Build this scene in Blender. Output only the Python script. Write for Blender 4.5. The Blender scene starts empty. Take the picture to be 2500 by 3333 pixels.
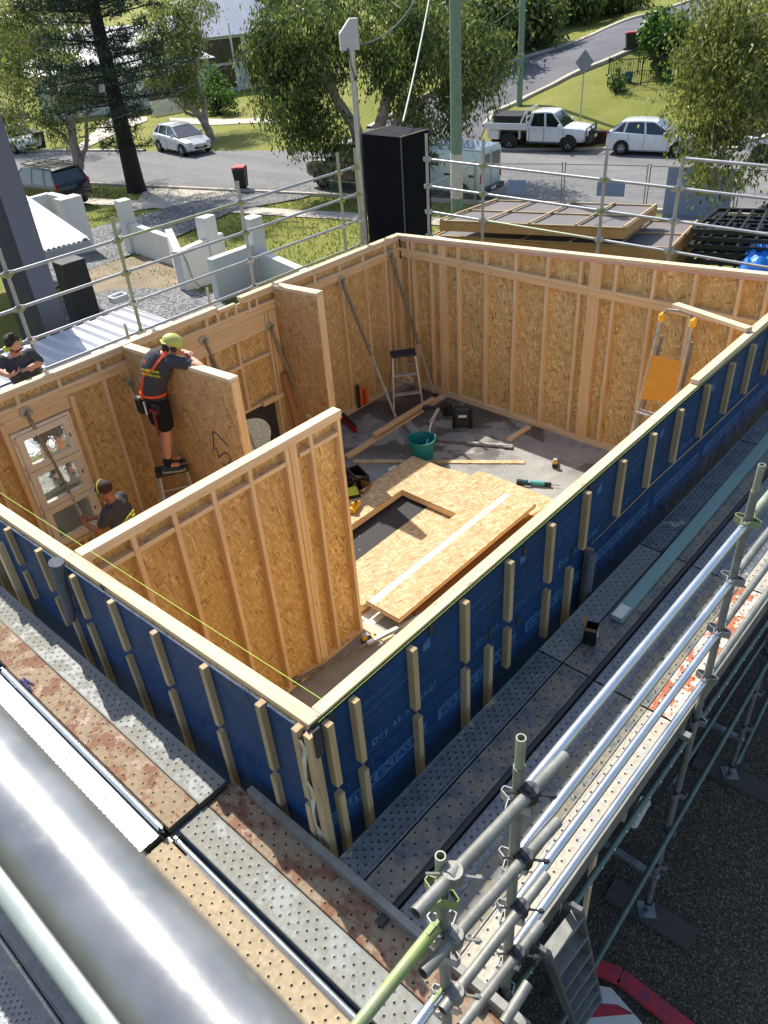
import bpy, bmesh, math, random
import numpy as np
from mathutils import Vector, Matrix
random.seed(7); RNG = np.random.default_rng(7)
rad = math.radians
scene = bpy.context.scene
COL = scene.collection
# ------------------------------------------------------------------ camera
CAMR = [[0.664476, -0.744577, -0.063843], [-0.46936, -0.349331, -0.810968], [0.581526, 0.568834, -0.581597]]
CAMP = Vector((-1.60436, -2.25046, 3.29954))
FPX = 2521.98
def on(px, py, axis, val):
    """point where the sight line of photo pixel (px,py) meets the plane axis=val"""
    c = ((px-1250)/FPX, (py-1666.5)/FPX, 1.0)
    d = [sum(CAMR[i][k]*c[i] for i in range(3)) for k in range(3)]
    t = (val-CAMP[axis])/d[axis]
    return Vector([CAMP[k]+t*d[k] for k in range(3)])
cd = bpy.data.cameras.new('camera'); cam = bpy.data.objects.new('camera', cd); COL.objects.link(cam)
r, d_, f_ = [Vector(v) for v in CAMR]
cam.matrix_world = Matrix(((r.x, -d_.x, -f_.x, CAMP.x), (r.y, -d_.y, -f_.y, CAMP.y), (r.z, -d_.z, -f_.z, CAMP.z), (0, 0, 0, 1)))
cd.sensor_fit = 'VERTICAL'; cd.sensor_height = 36.0; cd.sensor_width = 27.0; cd.lens = 36.0*FPX/3333.0
cd.clip_start = 0.02; cd.clip_end = 2000
cd.dof.use_dof = True; cd.dof.focus_distance = 9.0; cd.dof.aperture_fstop = 9.0
scene.camera = cam
# ------------------------------------------------------------------ sun and sky
SUNV = Vector((0.27, 0.87, 1.0)).normalized()
SUN_EL = math.asin(SUNV.z); SUN_ROT = math.atan2(SUNV.x, SUNV.y)
w = bpy.data.worlds.new('World'); scene.world = w; w.use_nodes = True
nt = w.node_tree; nt.nodes.clear()
sky = nt.nodes.new('ShaderNodeTexSky'); sky.sky_type = 'NISHITA'; sky.sun_disc = False
sky.sun_elevation = SUN_EL; sky.sun_rotation = SUN_ROT; sky.air_density = 1.0; sky.dust_density = 1.5; sky.ozone_density = 1.0
bg = nt.nodes.new('ShaderNodeBackground'); bg.inputs['Strength'].default_value = 0.145
wo = nt.nodes.new('ShaderNodeOutputWorld')
nt.links.new(sky.outputs[0], bg.inputs[0]); nt.links.new(bg.outputs[0], wo.inputs[0])
sd = bpy.data.lights.new('sun', 'SUN'); sd.energy = 5.0; sd.angle = rad(0.53); sd.color = (1.0, 0.95, 0.86)
so = bpy.data.objects.new('sun', sd); COL.objects.link(so)
so.rotation_euler = SUNV.to_track_quat('Z', 'Y').to_euler(); so.location = (10, 30, 40)
scene.view_settings.view_transform = 'Standard'; scene.view_settings.look = 'None'
scene.view_settings.gamma = 1.0; scene.view_settings.exposure = 0.5
scene.render.resolution_x = 768; scene.render.resolution_y = 1024
# ------------------------------------------------------------------ object helpers
WM = {}
def tag(o, label=None, cat=None, group=None, kind=None):
    if label: o['label'] = label
    if cat: o['category'] = cat
    if group: o['group'] = group
    if kind: o['kind'] = kind
    return o
def place(o, M, parent=None):
    WM[o.name] = M
    if parent:
        o.parent = parent; o.matrix_basis = WM[parent.name].inverted() @ M
    else: o.matrix_basis = M
    return o
def thing(name, label, cat, loc=(0, 0, 0), rz=0.0, group=None):
    o = bpy.data.objects.new(name, None); COL.objects.link(o); o.empty_display_size = 0.1
    place(o, Matrix.Translation(loc) @ Matrix.Rotation(rz, 4, 'Z')); return tag(o, label, cat, group)
def add(name, me, mat=None, parent=None, M=None, smooth=False):
    o = bpy.data.objects.new(name, me); COL.objects.link(o)
    if mat and not me.materials:
        me.materials.append(mat)
    if smooth:
        me.polygons.foreach_set('use_smooth', [True]*len(me.polygons))
    if M is None: M = WM[parent.name] if parent else Matrix()
    return place(o, M, parent)
class MB:
    """collects shapes into one mesh"""
    def __init__(s): s.v = []; s.f = []; s.m = []; s.mi = 0
    def addvf(s, V, F):
        n = len(s.v); s.v += [tuple(v) for v in V]; s.f += [tuple(i+n for i in f) for f in F]; s.m += [s.mi]*len(F); return s
    def box(s, c, size, R=None):
        x, y, z = [q/2 for q in size]; c = Vector(c)
        V = [Vector((a*x, b*y, e*z)) for a in (-1, 1) for b in (-1, 1) for e in (-1, 1)]
        if R is not None: V = [R @ v for v in V]
        return s.addvf([c+v for v in V], [(0, 1, 3, 2), (4, 6, 7, 5), (0, 4, 5, 1), (2, 3, 7, 6), (0, 2, 6, 4), (1, 5, 7, 3)])
    def beam(s, p0, p1, w, h, up=(0, 0, 1)):
        p0 = Vector(p0); p1 = Vector(p1); R = frame(p0, p1, up).to_3x3()
        return s.box((p0+p1)/2, ((p1-p0).length, w, h), R)
    def cyl(s, p0, p1, r0, r1=None, n=12, cap=True):
        if r1 is None: r1 = r0
        p0 = Vector(p0); p1 = Vector(p1); R = frame(p0, p1, (0, 0, 1)).to_3x3()
        V = []
        for p, r in ((p0, r0), (p1, r1)):
            for i in range(n):
                a = 2*math.pi*i/n; V.append(p + R @ Vector((0, math.cos(a)*r, math.sin(a)*r)))
        F = [(i, (i+1) % n, n+(i+1) % n, n+i) for i in range(n)]
        if cap: F += [tuple(reversed(range(n))), tuple(range(n, 2*n))]
        return s.addvf(V, F)
    def pipe(s, p0, p1, r, ri, n=16):
        p0 = Vector(p0); p1 = Vector(p1); R = frame(p0, p1, (0, 0, 1)).to_3x3(); V = []
        for p, q in ((p0, r), (p1, r), (p1, ri), (p0, ri)):
            for i in range(n):
                a = 2*math.pi*i/n; V.append(p + R @ Vector((0, math.cos(a)*q, math.sin(a)*q)))
        F = []
        for k in range(4):
            k2 = (k+1) % 4
            F += [(k*n+i, k*n+(i+1) % n, k2*n+(i+1) % n, k2*n+i) for i in range(n)]
        return s.addvf(V, F)
    def lathe(s, c, prof, n=20, axis='Z', closed=False):
        c = Vector(c); V = []
        for (r, z) in prof:
            for i in range(n):
                a = 2*math.pi*i/n
                p = Vector((r*math.cos(a), r*math.sin(a), z))
                if axis == 'X': p = Vector((p.z, p.x, p.y))
                if axis == 'Y': p = Vector((p.x, p.z, p.y))
                V.append(c+p)
        F = []; m = len(prof)
        for k in range(m-1 if not closed else m):
            k2 = (k+1) % m
            F += [(k*n+i, k*n+(i+1) % n, k2*n+(i+1) % n, k2*n+i) for i in range(n)]
        return s.addvf(V, F)
    def ell(s, c, r, n=14, m=9, R=None):
        c = Vector(c); V = []; F = []
        for k in range(m+1):
            ph = math.pi*k/m
            for i in range(n):
                a = 2*math.pi*i/n
                p = Vector((r[0]*math.sin(ph)*math.cos(a), r[1]*math.sin(ph)*math.sin(a), r[2]*math.cos(ph)))
                if R is not None: p = R @ p
                V.append(c+p)
        for k in range(m): F += [(k*n+i, (k+1)*n+i, (k+1)*n+(i+1) % n, k*n+(i+1) % n) for i in range(n)]
        return s.addvf(V, F)
    def prism(s, pts, z0, z1, M=None):
        """polygon pts (2D) extruded z0..z1; z may be a function"""
        n = len(pts); fz = lambda z, p: z(p) if callable(z) else z
        V = [Vector((p[0], p[1], fz(z0, p))) for p in pts]+[Vector((p[0], p[1], fz(z1, p))) for p in pts]
        if M is not None: V = [M @ v for v in V]
        F = [(i, (i+1) % n, n+(i+1) % n, n+i) for i in range(n)]+[tuple(reversed(range(n))), tuple(range(n, 2*n))]
        return s.addvf(V, F)
    def quad(s, a, b, c, d): return s.addvf([a, b, c, d], [(0, 1, 2, 3)])
    def build(s, name, mats, parent=None, M=None, smooth=False, local=True, bevel=0):
        me = bpy.data.meshes.new(name)
        me.from_pydata([tuple(v) for v in s.v], [], s.f)
        if not isinstance(mats, (list, tuple)): mats = [mats]
        for m in mats: me.materials.append(m)
        if len(mats) > 1: me.polygons.foreach_set('material_index', s.m)
        bm = bmesh.new(); bm.from_mesh(me); bmesh.ops.recalc_face_normals(bm, faces=bm.faces)
        if bevel: bmesh.ops.bevel(bm, geom=bm.edges[:], offset=bevel, segments=1, affect='EDGES', profile=0.5)
        bm.to_mesh(me); bm.free()
        if smooth: smooth_by_angle(me, 40)
        # vertices are world coordinates: keep them true under a moved parent
        if M is None: M = Matrix()
        return add(name, me, None, parent, M)
def smooth_by_angle(me, deg):
    me.polygons.foreach_set('use_smooth', [True]*len(me.polygons))
    bm = bmesh.new(); bm.from_mesh(me); lim = rad(deg)
    for e in bm.edges: e.smooth = not (len(e.link_faces) == 2 and e.calc_face_angle(0) > lim)
    bm.to_mesh(me); bm.free()
def frame(p0, p1, up=(0, 0, 1)):
    p0 = Vector(p0); p1 = Vector(p1); x = (p1-p0).normalized(); up = Vector(up)
    if abs(x.dot(up)) > 0.98: up = Vector((0, 1, 0)) if abs(x.y) < 0.9 else Vector((1, 0, 0))
    y = up.cross(x).normalized(); z = x.cross(y)
    return Matrix(((x.x, y.x, z.x, p0.x), (x.y, y.y, z.y, p0.y), (x.z, y.z, z.z, p0.z), (0, 0, 0, 1)))
BC = {}
def beam(name, p0, p1, w, h, mat, parent=None, up=(0, 0, 1), bev=0.0025):
    """box whose local X runs p0->p1, Y is width w, Z is height h"""
    p0 = Vector(p0); p1 = Vector(p1); L = (p1-p0).length
    key = (round(L, 3), round(w, 4), round(h, 4), mat.name, bev)
    if key not in BC:
        m = MB().box((L/2, 0, 0), (L, w, h)); me = bpy.data.meshes.new(name)
        me.from_pydata([tuple(v) for v in m.v], [], m.f); me.materials.append(mat)
        bm = bmesh.new(); bm.from_mesh(me); bmesh.ops.recalc_face_normals(bm, faces=bm.faces)
        if bev: bmesh.ops.bevel(bm, geom=bm.edges[:], offset=min(bev, w*.2, h*.2), segments=1, affect='EDGES', profile=0.5)
        bm.to_mesh(me); bm.free(); BC[key] = me
    return add(name, BC[key], None, parent, frame(p0, p1, up))
def tube(name, p0, p1, r, mat, parent=None, ri=None, n=16):
    p0 = Vector(p0); p1 = Vector(p1); L = (p1-p0).length; m = MB()
    m.pipe((0, 0, 0), (L, 0, 0), r, ri if ri else r*0.86, n)
    o = m.build(name, mat, parent, frame(p0, p1)); smooth_by_angle(o.data, 40); return o
def sheet(name, O, X, Y, polys, t, mat, parent=None):
    """flat board: 2D polys in the (X,Y) axes at O, thickness t along X x Y"""
    X = Vector(X); Y = Vector(Y); Z = X.cross(Y); O = Vector(O)
    M = Matrix(((X.x, Y.x, Z.x, O.x), (X.y, Y.y, Z.y, O.y), (X.z, Y.z, Z.z, O.z), (0, 0, 0, 1)))
    m = MB()
    for p in polys: m.prism(p, 0, t)
    return m.build(name, mat, parent, M)
def R4(x0, x1, y0, y1): return [(x0, y0), (x1, y0), (x1, y1), (x0, y1)]
def text(name, s, size, O, X, Y, mat, parent=None, thick=0.0, bold=0.0, spacing=1.0, align='LEFT'):
    c = bpy.data.curves.new(name, 'FONT'); c.body = s; c.size = size; c.extrude = thick; c.offset = bold; c.space_character = spacing
    c.align_x = align; c.resolution_u = 3
    o = bpy.data.objects.new(name+'_tmp', c); COL.objects.link(o)
    me = bpy.data.meshes.new_from_object(o.evaluated_get(bpy.context.evaluated_depsgraph_get()))
    bpy.data.objects.remove(o); X = Vector(X); Y = Vector(Y); Z = X.cross(Y); O = Vector(O)
    M = Matrix(((X.x, Y.x, Z.x, O.x), (X.y, Y.y, Z.y, O.y), (X.z, Y.z, Z.z, O.z), (0, 0, 0, 1)))
    me.materials.clear(); me.materials.append(mat); me.name = name
    return add(name, me, None, parent, M)
def path_mesh(mb, pts, r, n=8):
    for a, b in zip(pts[:-1], pts[1:]): mb.cyl(a, b, r, r, n)
    return mb
# ------------------------------------------------------------------ material helpers
def lin(c):
    return tuple(((q/255)/12.92 if q <= 10 else (((q/255)+0.055)/1.055)**2.4) for q in c)+(1.0,)
class NT:
    def __init__(s, name):
        s.mat = bpy.data.materials.new(name); s.mat.use_nodes = True; s.t = s.mat.node_tree; s.t.nodes.clear()
        s.out = s.n('ShaderNodeOutputMaterial'); s.b = s.n('ShaderNodeBsdfPrincipled'); s.l(s.b.outputs[0], s.out.inputs[0])
        s.tc = s.n('ShaderNodeTexCoord')
    def n(s, typ, **kw):
        x = s.t.nodes.new(typ)
        for k, v in kw.items(): setattr(x, k, v)
        return x
    def l(s, a, b): s.t.links.new(a, b)
    def math(s, op, a, b=None, c=None):
        m = s.n('ShaderNodeMath', operation=op)
        for i, q in enumerate((a, b, c)):
            if q is None: continue
            if isinstance(q, (int, float)): m.inputs[i].default_value = q
            else: s.l(q, m.inputs[i])
        return m.outputs[0]
    def map(s, scale=(1, 1, 1), rot=(0, 0, 0), loc=(0, 0, 0), src='Object'):
        m = s.n('ShaderNodeMapping'); m.inputs['Scale'].default_value = scale; m.inputs['Rotation'].default_value = rot; m.inputs['Location'].default_value = loc
        s.l(s.tc.outputs[src] if isinstance(src, str) else src, m.inputs[0]); return m.outputs[0]
    def noise(s, v, scale, detail=5, rough=0.55, dist=0.0):
        m = s.n('ShaderNodeTexNoise'); s.l(v, m.inputs['Vector']); m.inputs['Scale'].default_value = scale; m.inputs['Detail'].default_value = detail
        m.inputs['Roughness'].default_value = rough; m.inputs['Distortion'].default_value = dist; return m.outputs['Fac']
    def voro(s, v, scale, feature='F1', rnd=1.0):
        m = s.n('ShaderNodeTexVoronoi', feature=feature); s.l(v, m.inputs['Vector']); m.inputs['Scale'].default_value = scale; m.inputs['Randomness'].default_value = rnd; return m
    def ramp(s, fac, stops, interp='LINEAR'):
        m = s.n('ShaderNodeValToRGB'); s.l(fac, m.inputs[0]); cr = m.color_ramp; cr.interpolation = interp
        while len(cr.elements) < len(stops): cr.elements.new(0.5)
        for e, (p, c) in zip(cr.elements, stops):
            e.position = p; e.color = c if len(c) == 4 else tuple(c)+(1,)
        return m.outputs[0]
    def mix(s, fac, a, b, mode='MIX'):
        m = s.n('ShaderNodeMix', data_type='RGBA', blend_type=mode)
        for k, q in ((0, fac), (6, a), (7, b)):
            if isinstance(q, (int, float)): m.inputs[k].default_value = q
            elif isinstance(q, tuple): m.inputs[k].default_value = q
            else: s.l(q, m.inputs[k])
        return m.outputs[2]
    def set(s, **kw):
        names = dict(col='Base Color', rough='Roughness', metal='Metallic', spec='Specular IOR Level', trans='Transmission Weight', alpha='Alpha', coat='Coat Weight', ior='IOR')
        for k, v in kw.items():
            i = s.b.inputs[names[k]]
            if isinstance(v, (int, float, tuple)): i.default_value = v
            else: s.l(v, i)
        return s
    def bump(s, h, strength=0.3, dist=0.01):
        b = s.n('ShaderNodeBump'); b.inputs['Strength'].default_value = strength; b.inputs['Distance'].default_value = dist
        s.l(h, b.inputs['Height']); s.l(b.outputs[0], s.b.inputs['Normal']); return s
    def rnd(s): return s.n('ShaderNodeObjectInfo').outputs['Random']
def g4(v): return (v, v, v, 1)
def simple(name, c, rough=0.6, metal=0.0, var=0.15, scale=8.0, bump=0.0, bscale=60, spec=0.5, dirt=None, dirt_amt=0.5, coat=0, stretch=(1, 1, 1)):
    """plain colour with gentle large-scale variation, optional dirt colour and bump"""
    t = NT(name); c = lin(c) if max(c) > 1.0 else tuple(c)+(1,)
    v = t.map(stretch); nf = t.noise(v, scale, 6, 0.6)
    a = tuple(min(1, q*(1-var)) for q in c[:3])+(1,); b = tuple(min(1, q*(1+var)) for q in c[:3])+(1,)
    col = t.ramp(nf, [(0.3, a), (0.7, b)])
    if dirt is not None:
        df = t.ramp(t.noise(t.map(stretch), scale*0.37, 8, 0.7), [(0.45, g4(0)), (0.7, g4(dirt_amt))])
        col = t.mix(df, col, lin(dirt))
    t.set(col=col, rough=t.ramp(nf, [(0.3, g4(max(0, rough-0.08))), (0.7, g4(min(1, rough+0.08)))]), metal=metal, spec=spec, coat=coat)
    if bump: t.bump(t.noise(v, bscale, 4), bump, 0.01)
    return t.mat
def pine_mat(name, c1, c2, knots=True, rough=0.7, stain=0.25):
    t = NT(name); rn = t.rnd()
    off = t.n('ShaderNodeCombineXYZ'); t.l(t.math('MULTIPLY', rn, 37.0), off.inputs[0]); t.l(t.math('MULTIPLY', rn, 11.0), off.inputs[1]); t.l(t.math('MULTIPLY', rn, 5.0), off.inputs[2])
    va = t.n('ShaderNodeVectorMath', operation='ADD'); t.l(t.tc.outputs['Object'], va.inputs[0]); t.l(off.outputs[0], va.inputs[1])
    v = t.map((1.2, 22, 22), src=va.outputs[0]); g = t.noise(v, 1.6, 5, 0.6, 0.6)
    col = t.ramp(g, [(0.32, lin(c1)), (0.68, lin(c2))])
    big = t.noise(t.map((0.7, 3, 3), src=va.outputs[0]), 1.3, 3, 0.5)
    col = t.mix(t.ramp(big, [(0.4, g4(0)), (0.75, g4(stain))]), col, lin(tuple(q*0.78 for q in c1)))
    col = t.mix(t.math('MULTIPLY', rn, 0.25), col, lin((c1[0]*1.02, c1[1]*0.94, c1[2]*0.82)))
    if knots:
        k = t.voro(t.map((3.2, 14, 14), src=va.outputs[0]), 1.0); kf = t.ramp(k.outputs['Distance'], [(0.05, g4(1)), (0.12, g4(0))])
        col = t.mix(t.math('MULTIPLY', kf, 0.7), col, lin((126, 82, 50)))
    t.set(col=col, rough=rough, spec=0.3).bump(g, 0.15, 0.002)
    return t.mat
def osb_mat(name, c_lo, c_mid, c_hi, dark=1.0):
    t = NT(name); rn = t.rnd()
    base = None; prev = None
    cfg = [(0.12, 7, 46, 0), (-0.35, 7, 42, 3.1), (0.75, 8, 44, 7.7), (-1.15, 9, 46, 12.3), (0.3, 12, 74, 21.0)]
    warp = t.n('ShaderNodeTexNoise'); t.l(t.tc.outputs['Object'], warp.inputs['Vector']); warp.inputs['Scale'].default_value = 6.0
    wv = t.n('ShaderNodeVectorMath', operation='SCALE'); t.l(warp.outputs['Color'], wv.inputs[0]); wv.inputs['Scale'].default_value = 0.05
    sv = t.n('ShaderNodeVectorMath', operation='ADD'); t.l(t.tc.outputs['Object'], sv.inputs[0]); t.l(wv.outputs[0], sv.inputs[1])
    for i, (a, sx, sy, o) in enumerate(cfg):
        v = t.n('ShaderNodeMapping'); v.vector_type = 'POINT'
        v.inputs['Rotation'].default_value = (0, 0, a); t.l(sv.outputs[0], v.inputs[0])
        v2 = t.n('ShaderNodeMapping'); v2.inputs['Scale'].default_value = (sx, sy, 3); v2.inputs['Location'].default_value = (o, o*1.7, 0.5); t.l(v.outputs[0], v2.inputs[0])
        vo = t.voro(v2.outputs[0], 1.0); sp = t.n('ShaderNodeSeparateColor'); t.l(vo.outputs['Color'], sp.inputs[0])
        c = t.ramp(sp.outputs[0], [(0.0, lin(c_lo)), (0.12, lin(tuple(q*0.93 for q in c_mid))), (0.55, lin(c_mid)), (0.85, lin(tuple((a_+b_)/2 for a_, b_ in zip(c_mid, c_hi)))), (1.0, lin(c_hi))])
        if base is None: base = c
        else:
            fac = t.ramp(sp.outputs[1], [(0.48, g4(0)), (0.52, g4(1))]); base = t.mix(fac, base, c)
        prev = sp.outputs[0] if prev is None else t.math('ADD', prev, sp.outputs[0])
    sc = t.voro(t.map((9, 42, 3), (0, 0, 0.5)), 1.0); s2 = t.n('ShaderNodeSeparateColor'); t.l(sc.outputs['Color'], s2.inputs[0])
    dk = t.math('MULTIPLY', t.ramp(s2.outputs[0], [(0.93, g4(0)), (0.95, g4(1))], 'CONSTANT'), t.ramp(sc.outputs['Distance'], [(0.15, g4(0.75)), (0.3, g4(0))]))
    base = t.mix(dk, base, lin((96, 58, 28)))
    cy = t.n('ShaderNodeSeparateXYZ'); t.l(t.tc.outputs['Object'], cy.inputs[0]); cell = t.math('FLOOR', t.math('DIVIDE', t.math('ADD', cy.outputs[1], t.math('MULTIPLY', rn, 3.0)), 1.2))
    wn = t.n('ShaderNodeTexWhiteNoise', noise_dimensions='1D'); t.l(cell, wn.inputs['W'])
    base = t.mix(t.math('MULTIPLY', wn.outputs['Value'], 0.34), base, lin(tuple(q*f for q, f in zip(c_mid, (0.86, 0.80, 0.72)))))
    lg = t.noise(t.map((1, 1, 1)), 1.3, 4, 0.6)
    base = t.mix(t.ramp(lg, [(0.35, g4(0.0)), (0.7, g4(0.22))]), base, lin(tuple(q*0.82 for q in c_mid)))
    t.set(col=base, rough=0.68, spec=0.3).bump(prev, 0.1, 0.002)
    return t.mat
def plank_mat(name, c, c2, rust=0.0, rustc=(150, 84, 52), splash=0.3, splashc=(200, 188, 160), px=0.09, py=0.045, metal=0.55, rough=0.45, hole=0.0075):
    """perforated galvanised scaffold plank: raised holes in staggered rows"""
    t = NT(name); co = t.n('ShaderNodeSeparateXYZ'); t.l(t.tc.outputs['Object'], co.inputs[0]); x, y, z = co.outputs
    row = t.math('FLOOR', t.math('DIVIDE', y, py)); par = t.math('MODULO', t.math('ABSOLUTE', row), 2.0)
    xs = t.math('ADD', t.math('DIVIDE', x, px), t.math('MULTIPLY', par, 0.5))
    fx = t.math('MULTIPLY', t.math('SUBTRACT', t.math('FRACT', xs), 0.5), px)
    fy = t.math('MULTIPLY', t.math('SUBTRACT', t.math('FRACT', t.math('DIVIDE', y, py)), 0.5), py)
    d = t.math('SQRT', t.math('ADD', t.math('MULTIPLY', fx, fx), t.math('MULTIPLY', fy, fy)))
    inside = t.math('LESS_THAN', t.math('ABSOLUTE', y), 0.088)
    top = t.math('GREATER_THAN', z, 0.0)
    hf = t.math('MULTIPLY', t.math('MULTIPLY', t.math('LESS_THAN', d, hole), inside), top)
    rn = t.rnd(); off = t.n('ShaderNodeCombineXYZ'); t.l(t.math('MULTIPLY', rn, 31.0), off.inputs[0]); t.l(t.math('MULTIPLY', rn, 17.0), off.inputs[1])
    va = t.n('ShaderNodeVectorMath', operation='ADD'); t.l(t.tc.outputs['Object'], va.inputs[0]); t.l(off.outputs[0], va.inputs[1]); V = va.outputs[0]
    n1 = t.noise(V, 9, 6, 0.65); col = t.ramp(n1, [(0.35, lin(c)), (0.65, lin(c2))])
    sp = t.voro(V, 55.0); spc = t.n('ShaderNodeSeparateColor'); t.l(sp.outputs['Color'], spc.inputs[0])
    col = t.mix(t.math('MULTIPLY', spc.outputs[0], 0.16), col, lin(tuple(min(255, q*1.25) for q in c2)))
    mf = metal
    nspl = t.noise(V, 5.5, 9, 0.72); sf = t.ramp(nspl, [(0.60-splash*0.3, g4(0)), (0.66-splash*0.3, g4(0.85))])
    col = t.mix(sf, col, t.ramp(t.noise(V, 30, 4), [(0.3, lin(tuple(q*0.82 for q in splashc))), (0.7, lin(splashc))]))
    if rust > 0:
        rf = t.ramp(t.noise(t.map((1, 1, 1), loc=(9.1, 2.2, 0), src=V), 6.5, 10, 0.72), [(0.78-rust*0.5, g4(0)), (0.83-rust*0.5, g4(0.92))])
        rc = t.ramp(t.noise(V, 26, 5), [(0.3, lin(tuple(q*0.78 for q in rustc))), (0.7, lin(tuple(min(255, q*1.12) for q in rustc)))])
        col = t.mix(rf, col, rc); dm = t.math('MAXIMUM', rf, sf)
    else: dm = sf
    col = t.mix(hf, col, (0.004, 0.004, 0.004, 1))
    met = t.math('MULTIPLY', t.math('SUBTRACT', 1.0, t.math('MAXIMUM', dm, hf)), mf)
    ro = t.math('ADD', t.math('MULTIPLY', dm, 0.3), t.math('ADD', rough, t.math('MULTIPLY', t.math('SUBTRACT', n1, 0.5), 0.3)))
    t.set(col=col, metal=met, rough=ro)
    bmp = t.ramp(d, [(hole, g4(1)), (hole*2.1, g4(0))])
    hsum = t.math('ADD', t.math('MULTIPLY', t.math('MULTIPLY', bmp, inside), 1.0), t.math('MULTIPLY', n1, 0.4))
    t.bump(hsum, 0.35, 0.006)
    return t.mat
# ------------------------------------------------------------------ materials
PINE = pine_mat('pine', (212, 182, 138), (236, 212, 172), stain=0.15)
PINEL = pine_mat('pine_planed', (210, 184, 146), (234, 214, 184), stain=0.4)
PINET = pine_mat('treated_pine', (172, 148, 112), (200, 178, 140), stain=0.6)
PINEO = pine_mat('glulam_pine', (214, 178, 130), (232, 202, 158), stain=0.15)
OSB = osb_mat('osb', (148, 104, 54), (210, 174, 114), (242, 220, 170))
OSBL = osb_mat('osb_pale', (140, 104, 62), (196, 168, 124), (240, 226, 192))
OSBD = osb_mat('osb_brown', (152, 110, 66), (198, 158, 106), (224, 192, 146))
PLY = pine_mat('brown_ply', (158, 106, 66), (184, 134, 90), knots=False)
BLUE = simple('blue_membrane', (22, 62, 104), 0.55, var=0.14, scale=2.2, bump=0.6, bscale=7, spec=0.22, dirt=(15, 46, 80), dirt_amt=0.6)
for nd in BLUE.node_tree.nodes:
    if nd.type == 'BUMP': nd.inputs['Distance'].default_value = 0.05; nd.inputs['Strength'].default_value = 0.9
    if nd.type == 'TEX_NOISE' and abs(nd.inputs['Scale'].default_value-7) < .1: nd.inputs['Detail'].default_value = 2.0; nd.inputs['Distortion'].default_value = 1.2; nd.inputs['Scale'].default_value = 3.2
BLUEP = simple('blue_membrane_print', (86, 130, 172), 0.6, var=0.08)
BLUED = simple('blue_membrane_darkprint', (14, 46, 92), 0.6, var=0.05)
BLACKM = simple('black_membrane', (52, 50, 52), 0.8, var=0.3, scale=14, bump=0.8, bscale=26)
GREYFELT = simple('grey_felt', (92, 96, 104), 0.95, var=0.25, scale=20, bump=0.5, bscale=30)
GALV = simple('galvanised_tube', (176, 180, 184), 0.36, metal=0.75, var=0.14, scale=9, bump=0.06, bscale=40, dirt=(120, 122, 120), dirt_amt=0.5)
GALVD = simple('weathered_tube', (138, 138, 132), 0.55, metal=0.45, var=0.16, scale=14, dirt=(98, 96, 88), dirt_amt=0.6, bump=0.08)
GALVB = simple('bright_tube', (206, 212, 220), 0.26, metal=0.85, var=0.06, scale=6, bump=0.03, bscale=30)
GALVN = simple('guard_tube', (158, 163, 168), 0.46, metal=0.45, var=0.12, scale=5, bump=0.05, bscale=22, dirt=(130, 136, 142), dirt_amt=0.5)
LIME = simple('lime_painted_steel', (134, 150, 84), 0.5, metal=0.1, var=0.18, scale=12, dirt=(150, 152, 140), dirt_amt=0.9)
LIMEG = simple('lime_worn_steel', (150, 154, 140), 0.5, metal=0.35, var=0.16, scale=9, dirt=(138, 158, 84), dirt_amt=0.75)
DARKST = simple('dark_steel', (62, 62, 66), 0.5, metal=0.5, var=0.2, scale=20)
GREENST = simple('green_grey_steel', (104, 122, 110), 0.45, metal=0.35, var=0.2, scale=8, dirt=(84, 92, 86), dirt_amt=0.6)
ALU = simple('aluminium', (198, 198, 200), 0.38, metal=0.6, var=0.1, scale=18, dirt=(140, 138, 134), dirt_amt=0.6)
BLACKP = simple('black_plastic', (24, 24, 27), 0.5, var=0.2, scale=20)
NAVYP = simple('navy_plastic', (32, 34, 64), 0.5, var=0.15)
PK_A = plank_mat('plank_grey_blue', (92, 98, 103), (120, 125, 128), splash=0.0, metal=0.5, px=0.064, py=0.036)
PK_B = plank_mat('plank_splashed', (82, 86, 90), (112, 112, 108), rust=0.32, rustc=(112, 84, 64), splash=0.47, splashc=(146, 136, 114), px=0.11, py=0.05, metal=0.35)
PK_R = plank_mat('plank_rusty', (128, 104, 88), (146, 120, 102), rust=0.56, rustc=(126, 88, 66), splash=0.62, splashc=(156, 138, 110), px=0.11, py=0.05, metal=0.1, rough=0.6)
PK_O = plank_mat('plank_orange_rust', (196, 184, 170), (214, 204, 190), rust=0.62, rustc=(178, 92, 46), splash=0.3, splashc=(222, 210, 186), px=0.09, py=0.045, metal=0.2, rough=0.6)
PK_P = plank_mat('plank_pale', (150, 150, 148), (180, 178, 174), rust=0.25, rustc=(176, 128, 88), splash=0.6, splashc=(196, 186, 164), px=0.085, py=0.05, metal=0.25)
PK_G = plank_mat('plank_grey_pale', (116, 119, 118), (136, 138, 134), rust=0.2, rustc=(140, 104, 80), splash=0.45, splashc=(150, 148, 136), px=0.072, py=0.04, metal=0.1, rough=0.6)
PK_S = plank_mat('plank_silver', (176, 178, 186), (204, 206, 212), splash=0.0, px=0.05, py=0.036, metal=0.6, rough=0.35)
PK_T = plank_mat('plank_tan', (166, 146, 114), (184, 166, 134), rust=0.25, rustc=(170, 128, 76), splash=0.7, splashc=(178, 160, 130), px=0.085, py=0.05, metal=0.05, rough=0.8)
CORE = simple('plank_edge', (96, 88, 72), 0.6, metal=0.3, var=0.25, scale=25)
WHITEP = simple('white_painted_timber', (226, 212, 190), 0.45, var=0.05)
CREAM = simple('cream_paper', (228, 222, 206), 0.8, var=0.04)
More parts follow.
